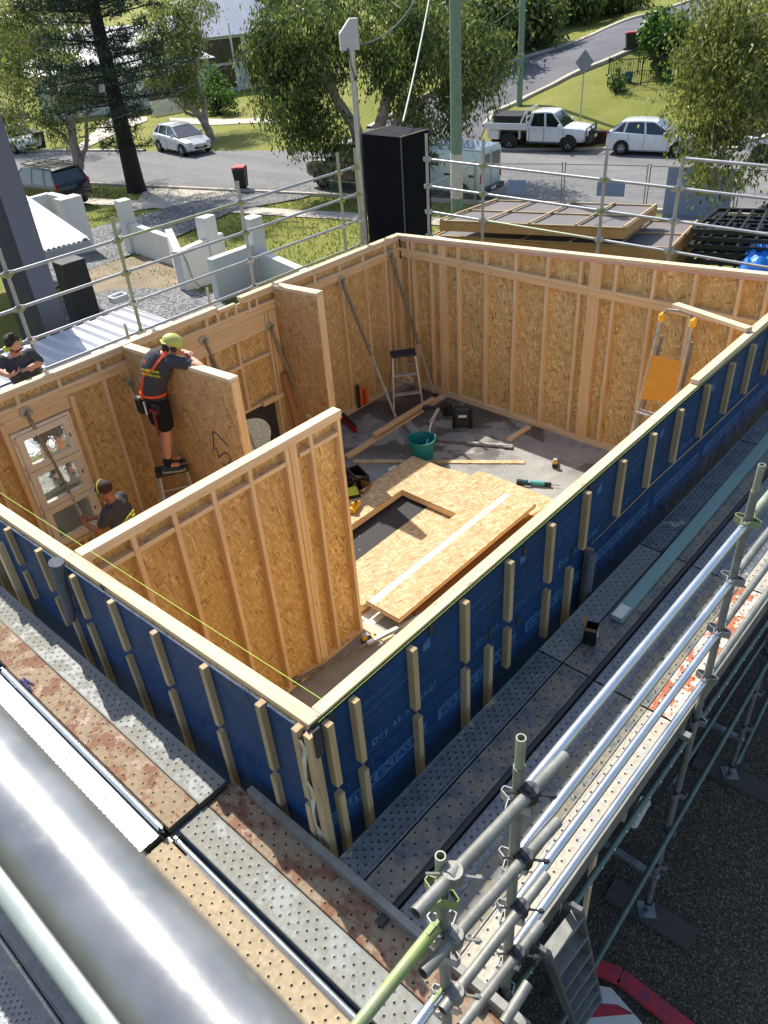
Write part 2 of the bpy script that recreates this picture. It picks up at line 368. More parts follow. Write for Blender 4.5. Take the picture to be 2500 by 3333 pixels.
def concrete_mat():
    t = NT('concrete_floor'); v = t.map(); n1 = t.noise(v, 1.6, 8, 0.65, 0.4); n2 = t.noise(v, 24, 5)
    col = t.ramp(n1, [(0.3, lin((126, 126, 123))), (0.6, lin((156, 155, 150)))])
    col = t.mix(t.math('MULTIPLY', n2, 0.25), col, lin((170, 168, 162)))
    # damp patches towards the back of the room
    n3 = t.noise(t.map((0.9, 0.9, 1), loc=(3.3, 1.2, 0)), 1.15, 7, 0.6, 0.5)
    co = t.n('ShaderNodeSeparateXYZ'); t.l(t.tc.outputs['Object'], co.inputs[0])
    back = t.ramp(t.math('SUBTRACT', t.math('ADD', co.outputs[0], t.math('MULTIPLY', co.outputs[1], 0.6)), 8.2), [(0.0, g4(0)), (0.9, g4(1))])
    wet = t.math('MULTIPLY', t.ramp(n3, [(0.47, g4(0)), (0.50, g4(0.7)), (0.6, g4(0.82))]), back)
    col = t.mix(wet, col, lin((58, 56, 50)))
    dusty = t.math('MULTIPLY', t.ramp(t.noise(v, 2.7, 9, 0.7), [(0.5, g4(0)), (0.62, g4(0.5))]), back)
    col = t.mix(dusty, col, lin((104, 99, 94)))
    t.set(col=col, rough=t.math('SUBTRACT', 0.75, t.math('MULTIPLY', wet, 0.3)), spec=0.35).bump(n2, 0.1, 0.004); return t.mat
CONC = concrete_mat()
# ------------------------------------------------------------------ building: floor and walls
SL = 0.0647; LX = 8.145; WY = 6.48; FZ = -3.075; BZ = -3.80
ztop = lambda y: -SL*y
m = MB(); m.box((LX/2, WY/2, FZ-0.15), (LX, WY, 0.30))
tag(m.build('floor_slab', CONC), kind='structure')
def wallthing(name, label, cat='wall', loc=(0, 0, 0)): return thing(name, label, cat, loc)
WALLG = 'timber framed walls of the room'
# --- left (near) wall: outer face x=0, top follows the slope
LW = thing('framed_wall', 'blue membrane wrapped wall with battens along the lower left, its pale top plate running to the near corner', 'wall', (0, 3.2, BZ), group=WALLG)
sheet('membrane', (-0.012, 0, 0), (0, 0, 1), (0, -1, 0), [[(BZ, 0.0), (BZ, -WY), (ztop(WY)-0.05, -WY), (-0.05, 0)]], -0.010, BLUE, LW).data
for (a, b) in ((0.0, 2.66), (2.663, WY-0.115)):
    beam('top_plate', (0.045, a, ztop(a)-0.0225), (0.045, b, ztop(b)-0.0225), 0.09, 0.045, PINEL, LW)
beam('top_plate', (0.047, 0.1, ztop(0.1)-0.07), (0.047, WY-0.12, ztop(WY-0.12)-0.07), 0.085, 0.045, PINE, LW)
sheet('sheathing', (0.0, 0, 0), (0, 0, 1), (0, -1, 0), [[(BZ, -0.003), (BZ, -WY+.12), (ztop(WY)-0.05, -WY+.12), (-0.05, -0.003)]], -0.012, OSB, LW)
for y in (0.3, 0.9, 1.5, 2.1, 3.1, 3.7, 4.3, 4.9, 5.5, 6.1):
    beam('stud', (0.05, y, FZ+0.045), (0.05, y, ztop(y)-0.095), 0.045, 0.07, PINE, LW)
beam('bottom_plate', (0.05, 0.1, FZ+0.022), (0.05, WY-0.12, FZ+0.022), 0.075, 0.045, PINE, LW)
for (y, z1) in ((0.06, -0.03), (0.37, -0.06), (0.90, -0.11), (1.44, -0.15), (1.97, -0.18), (2.51, -0.23), (3.03, -0.24), (3.57, -0.28), (4.1, -0.31), (4.65, -0.35), (5.2, -0.38), (5.75, -0.42)):
    yy = y+0.0
    beam('batten', (-0.036, yy, -0.645), (-0.036, yy, z1), 0.058, 0.046, PINET, LW, bev=0.003)
    if y < 3.0: beam('batten', (-0.036, yy+0.015, -1.95), (-0.036, yy+0.015, -0.725), 0.058, 0.046, PINET, LW, bev=0.003)
    elif abs(y-3.03) < .1 or abs(y-3.57) < .1: beam('batten', (-0.036, yy, -1.03), (-0.036, yy, -0.735), 0.05, 0.044, PINET, LW, bev=0.003)
beam('batten', (-0.036, 2.86, -2.2), (-0.036, 2.84, -0.74), 0.05, 0.044, PINET, LW)
beam('long_batten', (-0.05, 3.98, -2.6), (-0.05, 3.93, -0.60), 0.07, 0.06, PINE, LW)
beam('long_batten', (-0.05, 4.33, -2.6), (-0.05, 4.25, -0.9), 0.07, 0.06, PINET, LW)
sheet('bare_board', (-0.0155, 0, 0), (0, 0, 1), (0, -1, 0), [[(-1.16, -3.58), (-1.22, -3.35), (-1.47, -3.18), (-1.9, -3.05), (-2.1, -3.6), (-1.52, -3.66)]], -0.003, PLY, LW)
m = MB(); pts = [(-0.075, 2.63, -0.14), (-0.085, 2.66, -0.3), (-0.08, 2.70, -0.5), (-0.085, 2.76, -0.78)]
for a, b, r0, r1 in zip(pts[:-1], pts[1:], (0.075, 0.06, 0.055), (0.06, 0.055, 0.045)): m.cyl(a, b, r0*.75, r1*.8, 12)
m.build('rolled_flap', GREYFELT, LW, smooth=True)
sheet('membrane_seam', (-0.0165, 0, 0), (0, 1, 0), (0, 0, 1), [R4(0.02, WY, -0.700, -0.694)], -0.002, BLUED, LW)
# --- right (near) wall: outer face y=0
RW = thing('framed_wall', 'long blue membrane wrapped wall with battens and pale writing running from the near corner to the right', 'wall', (4, 0, BZ), group=WALLG)
sheet('membrane', (0, -0.012, 0), (1, 0, 0), (0, 0, 1), [R4(0.0, LX, BZ, -0.045)], -0.010, BLUE, RW)
sheet('sheathing', (0, 0.0, 0), (1, 0, 0), (0, 0, 1), [R4(0.003, LX, BZ, -0.05)], -0.010, OSB, RW)
for (a, b) in ((0.092, 2.93), (2.933, 5.3)):
    beam('top_plate', (a, 0.04, -0.0225), (b, 0.04, -0.0225), 0.08, 0.045, PINEL, RW)
beam('top_plate', (0.092, 0.042, -0.07), (LX-0.12, 0.042, -0.07), 0.075, 0.045, PINE, RW)
beam('raised_top_plate', (4.84, 0.04, 0.024), (LX, 0.04, 0.024), 0.08, 0.045, PINEL, RW)
beam('top_plate', (5.303, 0.04, -0.0225), (LX-0.12, 0.04, -0.0225), 0.08, 0.045, PINEL, RW)
m = MB(); m.box((4, -0.004, -0.06), (LX-0.1, 0.006, 0.09)); m.build('edge_gasket', BLACKM, RW)
for x in np.arange(0.6, 7.9, 0.6): beam('stud', (x, 0.05, FZ+0.045), (x, 0.05, -0.095), 0.07, 0.045, PINE, RW)
beam('bottom_plate', (0.1, 0.05, FZ+0.022), (LX-0.12, 0.05, FZ+0.022), 0.075, 0.045, PINE, RW)
for i, x in enumerate((0.07, 0.28, 0.78, 1.30, 1.80, 2.32, 2.82, 3.37, 3.89, 4.40, 4.96, 5.52, 6.03, 6.56, 7.1)):
    beam('batten', (x+0.024, -0.036, -0.580), (x+0.024, -0.036, -0.045), 0.046, 0.058, PINET, RW, bev=0.003)
for x, b in ((0.07, -1.9), (0.28, -1.9), (0.79, -1.5), (1.30, -1.3), (1.57, -1.8), (1.80, -1.06), (2.32, -1.15), (2.65, -1.9), (2.95, -1.9)):
    beam('batten', (x+0.028, -0.036, b), (x+0.028, -0.036, -0.668), 0.046, 0.056, PINET, RW, bev=0.003)
m = MB(); m.cyl((2.93, -0.085, -0.66), (2.9, -0.09, -1.3), 0.04, 0.04, 12); m.build('rolled_flap', GREYFELT, RW, smooth=True)
sheet('membrane_seam', (0, -0.0165, 0), (1, 0, 0), (0, 0, 1), [R4(0.02, LX, -0.668, -0.663)], -0.002, BLUED, RW)
sheet('membrane_seam', (0, -0.020, 0), (1, 0, 0), (0, 0, 1), [[(3.05, -0.675), (4.1, -0.66), (5.3, -0.70), (6.6, -0.705), (6.6, -0.690), (5.3, -0.682), (4.1, -0.645), (3.05, -0.671)]], -0.003, PINET, RW)
# print on the membrane
def print_right(x0, z, s, size, mat=BLUEP, sp=1.05, bold=0.0): text('print', s, size, (x0, -0.0135, z), (1, 0, 0), (0, 0, 1), mat, RW, bold=bold, spacing=sp)
def print_left(y0, z, s, size, mat=BLUEP, sp=1.05, bold=0.0): text('print', s, size, (-0.0135, y0, z), (0, -1, 0), (0, 0, 1), mat, LW, bold=bold, spacing=sp)
DIMP = simple('blue_membrane_faintprint', (58, 102, 146), 0.6, var=0.08)
for k in range(7):
    x0 = 0.03+1.06*k
    m = MB(); m.box((x0+0.43, -0.0132, -0.905), (0.94, 0.0012, 0.112)); m.build('print_band', DIMP, RW)
    text('print', 'SOLITEX EXTASANA', 0.105, (x0-0.01, -0.0150, -0.942), (1, 0, 0), (0, 0, 1), BLUED, RW, bold=0.0018, spacing=0.98)
    text('print', 'wraps, weathertight, breathable', 0.034, (x0, -0.0138, -1.0), (1, 0, 0), (0, 0, 1), DIMP, RW)
    print_right(0.42+1.06*k, -0.60, 'Dry as a bone!', 0.082, DIMP if k % 2 else BLUEP, 1.25)
    text('print', 'SOLITEX EXTASANA', 0.046, (0.36+1.06*k, -0.0138, -0.30), (1, 0, 0), (0, 0, 1), DIMP, RW)
    text('print', 'www.proctima.com.au', 0.040, (0.34+1.06*k, -0.0138, -0.20), (1, 0, 0), (0, 0, 1), DIMP, RW)
    text('print', 'Airtight and weathertight', 0.026, (0.36+1.06*k, -0.0138, -0.36), (1, 0, 0), (0, 0, 1), DIMP, RW)
    m = MB(); cx = 0.93+1.06*k
    m.prism([(cx, -0.20), (cx+0.07, -0.20), (cx+0.07, -0.11), (cx, -0.14)], 0.0132, 0.0142, Matrix(((1, 0, 0, 0), (0, 0, -1, 0), (0, 1, 0, 0), (0, 0, 0, 1))))
    m.build('print_mark', DIMP, RW)
    for j in range(5):
        mm = MB(); mm.box((0.2+1.06*k+0.21*j, -0.0136, -0.735), (0.005, 0.001, 0.05)); mm.box((0.3+1.06*k+0.21*j, -0.0136, -0.50), (0.004, 0.001, 0.04))
        mm.build('print_mark', DIMP, RW)
for k in range(5):
    m = MB(); m.box((-0.0132, 0.62+1.06*k, -0.98), (0.0012, 0.94, 0.112)); m.build('print_band', simple('x', (34, 84, 146), .6) if False else DIMP, LW)
    print_left(1.06+1.06*k, -1.017, 'SOLITEX EXTASANA', 0.105, BLUED, 0.98, 0.0018)
# clip tabs
for (x, z) in ((0.12, -0.05), (0.99, -0.06), (2.02, -0.1), (2.9, -0.07), (1.33, -0.63), (0.8, -0.6), (2.72, -0.56), (1.98, -0.73), (1.62, -0.58), (4.9, -0.07)):
    m = MB(); m.prism([(x, z-0.045), (x+0.03, z-0.055), (x+0.045, z-0.01), (x+0.035, z+0.03), (x+0.012, z+0.04), (x-0.004, z)], 0.0135, 0.020, Matrix(((1, 0, 0, 0), (0, 0, -1, 0), (0, 1, 0, 0), (0, 0, 0, 1))))
    m.build('tape_tab', BLACKM, RW)
for (y, z) in ((0.10, -0.1), (0.75, -0.4), (1.2, -0.45), (0.85, -0.22), (1.5, -0.6), (2.1, -0.14)):
    m = MB(); m.box((-0.016, y, z), (0.006, 0.045, 0.05), Matrix.Rotation(0.4, 3, 'X')); m.build('tape_tab', BLACKM, LW)
# corner post with peeling tape
CP = thing('corner_post', 'bare timber corner post with curling tape at the near bottom corner of the blue walls', 'post', (-0.02, -0.02, -1.9))
beam('post', (-0.022, -0.022, -1.95), (-0.022, -0.022, -0.035), 0.055, 0.055, PINET, CP)
m = MB()
for i in range(14):
    z = -0.08-i*0.11; wv = 0.018*math.sin(i*1.7); z2 = z-0.11; wv2 = 0.018*math.sin((i+1)*1.7)
    m.quad((-0.056+wv, 0.012, z), (-0.066+wv, 0.034+wv, z), (-0.066+wv2, 0.034+wv2, z2), (-0.056+wv2, 0.012, z2))
m.build('tape', simple('pale_tape', (196, 190, 172), 0.7), CP)
m = MB(); m.box((-0.002, -0.055, -0.1), (0.05, 0.012, 0.22)); m.build('strap', BLACKM, CP)
# --- far right wall: inner face x=XI
XI = 8.035
FR = thing('framed_wall', 'far right wall of open studs and chipboard with a pinkish top plate, facing the room', 'wall', (XI, 3.2, FZ), group=WALLG)
YI = 6.367
sheet('chipboard', (XI+0.088, 0, 0), (0, 0, 1), (0, -1, 0), [[(FZ, -0.10), (FZ, -WY+.115), (ztop(WY)-0.1, -WY+.115), (ztop(0.1)-0.1, -0.10)]], 0.018, OSB, FR)
beam('top_plate', (XI+0.055, 0.085, ztop(0.085)-0.0225), (XI+0.055, WY, ztop(WY)-0.0225), 0.11, 0.045, PINEL, FR)
PINK = simple('pink_primed_timber', (206, 164, 146), 0.7, var=0.08, scale=10)
beam('top_plate', (XI+0.055, 0.09, ztop(0.09)-0.0665), (XI+0.055, WY-0.12, ztop(WY-0.12)-0.0665), 0.106, 0.042, PINK, FR)
for a, b in ((0.09, 2.86), (2.864, YI)):
    beam('band_plate', (XI+0.044, a, -0.632), (XI+0.044, b, -0.632), 0.090, 0.044, PINE, FR)
    beam('band_plate', (XI+0.044, a, -0.7), (XI+0.044, b, -0.7), 0.086, 0.088, PINEO, FR)
beam('bottom_plate', (XI+0.044, 0.09, FZ+0.045), (XI+0.044, YI, FZ+0.045), 0.09, 0.088, PINE, FR)
FRS = [(6.19, .045), (6.10, .045), (5.72, .045), (5.53, .135), (5.17, .045), (4.64, .045), (4.10, .045), (3.56, .045), (3.03, .045), (2.87, .18), (2.50, .045), (1.96, .045), (1.42, .045), (0.86, .045), (0.54, .045)]
for y, wd in FRS:
    yc = y-wd/2
    beam('stud', (XI+0.043, yc, FZ+0.09), (XI+0.043, yc, -0.745), wd, 0.086, PINE if wd < .1 else PINEO, FR, up=(1, 0, 0))
    beam('cripple_stud', (XI+0.043, yc, -0.61), (XI+0.043, yc, ztop(yc)-0.088), wd, 0.086, PINE if wd < .1 else PINEO, FR, up=(1, 0, 0))
# --- far left wall: inner face y=YI
FL = thing('framed_wall', 'far left wall of studs and chipboard holding the window and the hole to the outside', 'wall', (4, YI, FZ), group=WALLG)
ZT = ztop(6.42)
WO = (1.12, 1.90, -2.62, -0.90)      # window opening
OP = (3.90, 5.06, -3.02, -2.10)      # rough opening behind the partition
sheet('chipboard', (0, YI+0.088, 0), (0, 0, 1), (1, 0, 0),
      [R4(FZ, ZT-0.09, 0.09, WO[0]), R4(FZ, WO[2], WO[0], WO[1]), R4(WO[3], ZT-0.09, WO[0], WO[1]), R4(FZ, ZT-0.09, WO[1], OP[0]), R4(FZ, OP[2], OP[0], OP[1]), R4(OP[3], ZT-0.09, OP[0], OP[1]), R4(FZ, ZT-0.09, OP[1], XI+0.088)], -0.018, OSB, FL)
for a, b in ((0.0, 4.30), (4.72, 8.03)):
    beam('top_plate', (a, YI+0.056, ZT-0.0225), (b, YI+0.056, ZT-0.0225), 0.112, 0.045, PINEL, FL)
beam('top_plate', (4.30, YI+0.02, ZT-0.06), (4.60, YI+0.02, ZT-0.06), 0.05, 0.045, PINEL, FL)
beam('top_plate', (0.1, YI+0.056, ZT-0.0665), (4.28, YI+0.056, ZT-0.0665), 0.108, 0.042, PINE, FL)
beam('top_plate', (4.74, YI+0.056, ZT-0.0665), (8.03, YI+0.056, ZT-0.0665), 0.108, 0.042, PINE, FL)
for a, b in ((0.1, 2.79), (2.91, 5.29), (5.43, XI)):
    beam('band_plate', (a, YI+0.044, -0.632), (b, YI+0.044, -0.632), 0.090, 0.044, PINE, FL)
    beam('band_plate', (a, YI+0.044, -0.7), (b, YI+0.044, -0.7), 0.086, 0.088, PINEO, FL)
    beam('bottom_plate', (a, YI+0.044, FZ+0.045), (b, YI+0.044, FZ+0.045), 0.09, 0.088, PINE, FL)
for x in (0.33, 0.86, 1.39, 1.92, 2.45, 3.02, 3.49, 3.60, 4.11, 4.30, 4.45, 4.62, 4.86, 5.0, 5.62, 6.14, 6.68, 7.2, 7.74, 7.98):
    beam('cripple_stud', (x-0.022, YI+0.043, -0.61), (x-0.022, YI+0.043, ZT-0.088), 0.045, 0.086, PINE, FL, up=(0, 1, 0))
for x, z0 in ((0.35, FZ+.09), (0.86, FZ+.09), (2.46, FZ+.09), (2.80, FZ+.09), (5.62, FZ+.09), (6.17, FZ+.09), (6.70, FZ+.09), (7.25, FZ+.09), (7.73, FZ+.09), (7.86, FZ+.09), (8.03, FZ+.09)):
    beam('stud', (x-0.022, YI+0.043, z0), (x-0.022, YI+0.043, -0.745), 0.045, 0.086, PINE, FL, up=(0, 1, 0))
for x in (1.085, 1.965): beam('trimmer_stud', (x, YI+0.020, FZ+.09), (x, YI+0.020, -0.745), 0.06, 0.13, PINEO, FL, up=(0, 1, 0))
beam('lintel', (1.115, YI+0.040, -0.82), (1.933, YI+0.040, -0.82), 0.09, 0.15, PINEO, FL, up=(0, 0, 1))
beam('sill_plate', (1.115, YI+0.04, -2.645), (1.933, YI+0.04, -2.645), 0.11, 0.045, PINE, FL)
for x in (1.3, 1.55, 1.78): beam('cripple_stud', (x, YI+0.043, FZ+.09), (x, YI+0.043, -2.67), 0.045, 0.086, PINE, FL, up=(0, 1, 0))
beam('lintel', (2.92, YI+0.036, -0.85), (5.06, YI+0.036, -0.85), 0.08, 0.21, PINEO, FL, up=(0, 0, 1))
beam('nogging', (2.92, YI+0.043, -0.98), (5.06, YI+0.043, -0.98), 0.086, 0.045, PINE, FL)
for x in (3.45, 3.98, 4.52): beam('stud', (x, YI+0.043, -2.06), (x, YI+0.043, -1.005), 0.045, 0.086, PINE, FL, up=(0, 1, 0))
for x in (3.45, 3.9): beam('stud', (x, YI+0.043, FZ+.09), (x, YI+0.043, -2.10), 0.045, 0.086, PINE, FL, up=(0, 1, 0))
for a, b in ((2.94, 3.43), (3.472, 3.958), (4.002, 4.498), (4.542, 5.06)): beam('nogging', (a, YI+0.043, -1.37), (b, YI+0.043, -1.37), 0.086, 0.045, PINE, FL)
beam('nogging', (2.94, YI+0.043, -2.08), (5.06, YI+0.043, -2.08), 0.086, 0.045, PINE, FL)
beam('nogging', (4.75, YI-0.03, -2.07), (5.28, YI-0.03, -2.07), 0.05, 0.08, PINE, FL)
beam('post', (5.09, YI+0.035, FZ+.09), (5.09, YI+0.035, -0.745), 0.045, 0.10, PINE, FL, up=(0, 1, 0))
beam('post', (5.20, YI+0.035, FZ+.09), (5.20, YI+0.035, -0.745), 0.15, 0.10, PINEO, FL, up=(0, 1, 0))
# membrane with the cut hole in the opening
m = MB(); cx, cz, rx, rz = 4.50, -2.66, 0.40, 0.40; n = 40; V = []; F = []
for i in range(n):
    a = 2*math.pi*i/n; ca, sa = math.cos(a), math.sin(a)
    r = 1+0.04*math.sin(3*a+1); V.append((cx+rx*ca*r, YI+0.108, cz+rz*sa*r))
    s = min(0.62/abs(ca) if abs(ca) > 1e-6 else 9, 0.50/abs(sa) if abs(sa) > 1e-6 else 9); V.append((min(5.08, max(3.88, cx+s*ca)), YI+0.108, min(-2.08, max(-3.05, cz+s*sa))))
for i in range(n): j = (i+1) % n; F.append((2*i, 2*i+1, 2*j+1, 2*j))
m.addvf(V, F); m.build('cut_membrane', BLACKM, FL)
beam('corner_post', (XI+0.043, YI+0.043, FZ+.09), (XI+0.043, YI+0.043, -0.745), 0.087, 0.087, PINE, FR)
beam('corner_post', (XI+0.043, YI+0.043, -0.61), (XI+0.043, YI+0.043, ZT-0.09), 0.087, 0.087, PINE, FR)
for z in (-0.53, -0.72):
    m = MB(); m.box((XI+0.002, YI-0.035, z), (0.012, 0.03, 0.13)); m.build('black_tape', BLACKM, FR)
# --- window with three sashes
GLASS = NT('patterned_glass')
vv = GLASS.map((1, 1, 1)); wvn = GLASS.voro(vv, 30.0, 'SMOOTH_F1').outputs['Distance']
GLASS.set(col=(0.85, 0.9, 0.88, 1), rough=0.12, trans=0.9, spec=0.6, ior=1.3).bump(wvn, 0.5, 0.010); GLASS = GLASS.mat
WIN = thing('window', 'cream timber window with three stacked sashes of patterned glass in the far left wall', 'window', (1.5, YI, -2.6))
def ring(name, x0, x1, z0, z1, wd, y0, y1, mat, par):
    m = MB(); yc = (y0+y1)/2; d = y1-y0
    m.box(((x0+x1)/2, yc, z0+wd/2), (x1-x0, d, wd)); m.box(((x0+x1)/2, yc, z1-wd/2), (x1-x0, d, wd))
    m.box((x0+wd/2, yc, (z0+z1)/2), (wd, d, z1-z0-2*wd)); m.box((x1-wd/2, yc, (z0+z1)/2), (wd, d, z1-z0-2*wd))
    return m.build(name, mat, par)
ring('frame', 1.135, 1.885, -2.60, -0.915, 0.035, YI-0.02, YI+0.09, WHITEP, WIN)
for z0, z1 in ((-2.56, -2.015), (-2.005, -1.455), (-1.445, -0.955)):
    S = ring('sash', 1.178, 1.842, z0, z1, 0.078, YI-0.035, YI+0.03, WHITEP, WIN)
    m = MB(); m.box((1.51, YI+0.01, (z0+z1)/2), (0.52, 0.012, z1-z0-0.15)); m.build('pane', GLASS, S)
    m = MB(); m.box((1.80, YI-0.040, (z0+z1)/2), (0.014, 0.008, 0.05)); m.build('catch', BLACKP, S)
    for zz in (z0+0.05, z1-0.05):
        m = MB(); m.box((1.165, YI-0.038, zz), (0.022, 0.012, 0.07)); m.build('hinge', ALU, S)
# --- partitions
def sign(): pass
P1 = thing('partition_wall', 'large studded partition panel in the foreground of the room, its open framing facing the camera', 'wall', (1.4, 2.62, FZ), group='partition panels inside the room')
px0, px1 = 0.095, 2.86; zt = -0.165
sheet('chipboard', (0, 2.672, 0), (0, 0, 1), (1, 0, 0), [R4(FZ, zt-0.09, px0, px1)], -0.015, OSB, P1)
beam('top_plate', (px0, 2.632, zt-0.0225), (1.95, 2.632, zt-0.0225), 0.11, 0.045, PINEL, P1)
beam('top_plate', (1.953, 2.632, zt-0.0225), (px1, 2.632, zt-0.0225), 0.11, 0.045, PINEL, P1)
beam('top_plate', (px0, 2.628, zt-0.0675), (px1, 2.628, zt-0.0675), 0.095, 0.044, PINE, P1)
beam('bottom_plate', (px0, 2.628, FZ+0.0225), (px1, 2.628, FZ+0.0225), 0.09, 0.045, PINE, P1)
st = [(0.14, .045), (0.52, .045), (0.91, .045), (1.31, .045), (1.71, .045), (2.145, .055), (2.20, .045), (2.245, .045), (2.45, .045), (2.82, .045)]
for x, wd in st: beam('stud', (x, 2.628, FZ+0.045), (x, 2.628, zt-0.09), wd-0.001, 0.086, PINE, P1, up=(0, 1, 0))
ns = [0.14, 0.52, 0.91, 1.31, 1.71, 2.145]
for a, b in list(zip(ns[:-1], ns[1:]))+[(2.268, 2.45), (2.45, 2.82)]:
    beam('nogging', (a+0.024, 2.628, -0.40), (b-0.026 if b != 2.145 else b-0.03, 2.628, -0.40), 0.084, 0.045, PINE, P1)
INK = simple('pencil_mark', (84, 62, 48), 0.8)
for x, s in ((0.60, '242'), (0.98, 'W 242'), (1.40, '2452'), (1.82, '241'), (2.02, '144')): text('mark', s, 0.045, (x, 2.600, -0.3768), (1, 0, 0), (0, 1, 0), INK, P1)
text('mark', 'INL2', 0.05, (1.55, 2.5835, FZ+0.0465), (1, 0, 0), (0, 1, 0), INK, P1); text('mark', '01 58', 0.05, (2.50, 2.5835, FZ+0.0465), (1, 0, 0), (0, 1, 0), INK, P1)
P2 = thing('partition_wall', 'chipboard partition panel marked W57 that the man on the ladder leans over', 'wall', (2.85, 5.3, FZ), group='partition panels inside the room')
y0, y1 = 4.20, YI-0.002; zt = lambda y: ztop(y)
sheet('chipboard', (2.787, 0, 0), (0, 0, 1), (0, -1, 0), [[(FZ, -y0), (FZ, -y1), (zt(y1)-0.045, -y1), (zt(y0)-0.045, -y0)]], 0.014, OSBD, P2)
beam('top_plate', (2.848, y0, zt(y0)-0.0225), (2.848, y1, zt(y1)-0.0225), 0.122, 0.045, PINEL, P2)
beam('end_stud', (2.848, y0+0.023, FZ), (2.848, y0+0.023, zt(y0)-0.05), 0.118, 0.045, PINE, P2, up=(0, 1, 0))
beam('bottom_plate', (2.85, y0+0.05, FZ+0.0225), (2.85, y1, FZ+0.0225), 0.09, 0.045, PINE, P2)
for y in (4.75, 5.3, 5.85, 6.33): beam('stud', (2.85, y, FZ+0.045), (2.85, y, zt(y)-0.07), 0.09, 0.045, PINE, P2, up=(0, 1, 0))
def strokes(name, pts_list, plane, r, mat, par):
    m = MB()
    for pts in pts_list: path_mesh(m, [plane(*p) for p in pts], r, 5)
    return m.build(name, mat, par)
MARK = simple('blue_marker', (34, 62, 96), 0.7)
pl = lambda a, b: tuple(on(400+a/4.1475, 1050+b/4.1475, 0, 2.783))
strokes('mark', [[(1232, 1720), (1215, 1465), (1262, 1500), (1430, 1668)], [(1262, 1690), (1300, 1822), (1342, 1775), (1392, 1752), (1442, 1800), (1456, 1870), (1420, 1900)], [(1335, 1900), (1470, 1975), (1360, 1985), (1480, 2065), (1350, 2080)]], pl, 0.007, MARK, P2)
P3 = thing('partition_wall', 'short plain chipboard partition panel standing nearest the back corner', 'wall', (5.36, 5.9, FZ), group='partition panels inside the room')
y0 = 5.46
sheet('chipboard', (5.287, 0, 0), (0, 0, 1), (0, -1, 0), [[(FZ, -y0), (FZ, -y1), (zt(y1)-0.045, -y1), (zt(y0)-0.045, -y0)]], 0.014, OSBD, P3)
beam('top_plate', (5.357, y0, zt(y0)-0.0225), (5.357, y1, zt(y1)-0.0225), 0.14, 0.045, PINEL, P3)
beam('end_stud', (5.357, y0+0.023, FZ), (5.357, y0+0.023, zt(y0)-0.05), 0.135, 0.045, PINE, P3, up=(0, 1, 0))
beam('block', (5.23, 5.6, -2.5), (5.26, 5.95, -2.36), 0.05, 0.06, PINE, P3)
for y in (5.9, 6.33): beam('stud', (5.36, y, FZ+0.045), (5.36, y, zt(y)-0.07), 0.09, 0.045, PINE, P3, up=(0, 1, 0))
# ------------------------------------------------------------------ scaffold decks
DZ = -1.03
def plank(p0, p1, mat, label, group, w=0.222, lift=0.0, parent=None):
    """perforated steel plank, top face at DZ+lift"""
    p0 = Vector((p0[0], p0[1], DZ+lift-0.03)); p1 = Vector((p1[0], p1[1], DZ+lift-0.03))
    L = (p1-p0).length; t = thing('scaffold_plank', label, 'plank', p0, group=group)
    Fm = frame(p0, p1); WM[t.name] = Matrix.Translation(p0); m = MB()
    # U-shaped section with rolled top edges
    prof = [(-w/2, -0.03), (-w/2, 0.027), (-w/2+0.006, 0.031), (-w/2+0.016, 0.029), (w/2-0.016, 0.029), (w/2-0.006, 0.031), (w/2, 0.027), (w/2, -0.03), (w/2-0.003, -0.03), (w/2-0.003, 0.022), (-w/2+0.003, 0.022), (-w/2+0.003, -0.03)]
    V = [(x, a, b) for x in (0.003, L-0.003) for a, b in prof]; n = len(prof)
    F = [(i, (i+1) % n, n+(i+1) % n, n+i) for i in range(n)]
    m.addvf(V, F); m.build('deck_sheet', mat, t, Fm)
    m = MB()
    pass
    for x in (0.001, L-0.013): m = MB(); m.box((x+0.006, 0, -0.004), (0.012, w-0.008, 0.05)); m.build('end_cap', CORE, t, Fm)
    return t
GR = 'perforated planks of the right hand deck'
cols = [('inner edge', -0.25), ('second', -0.467), ('third', -0.725), ('fourth', -0.93), ('outer', -1.138)]
segs = [(-0.095, 2.085, 'nearest run'), (2.095, 3.715, 'second run'), (3.725, 5.915, 'third run'), (5.925, 8.2, 'farthest run')]
pm = [[PK_A, PK_B, PK_A, PK_B, PK_P], [PK_G, PK_B, PK_A, PK_B, PK_O], [PK_A, PK_B, PK_A, PK_A, PK_P], [PK_A, PK_B, PK_B, PK_A, PK_S]]
pm2 = [PK_P, PK_G, PK_S, PK_O]
desc = {PK_A.name: 'blue-grey', PK_B.name: 'splashed', PK_P.name: 'pale', PK_G.name: 'grey', PK_O.name: 'rusted', PK_S.name: 'silver', PK_R.name: 'brown rusted', PK_T.name: 'tan mortar-crusted'}
for si, (a, b, sn) in enumerate(segs):
    for ci, (cn, y) in enumerate(cols):
        mt = pm[si][ci]
        lift = 0.0 if ci < 2 else -0.012
        plank((a, y), (b, y), mt, f'{desc[mt.name]} plank, {cn} row of the right deck, {sn} from the near corner', GR, w=0.205, lift=lift)
GL = 'perforated planks of the left hand deck'
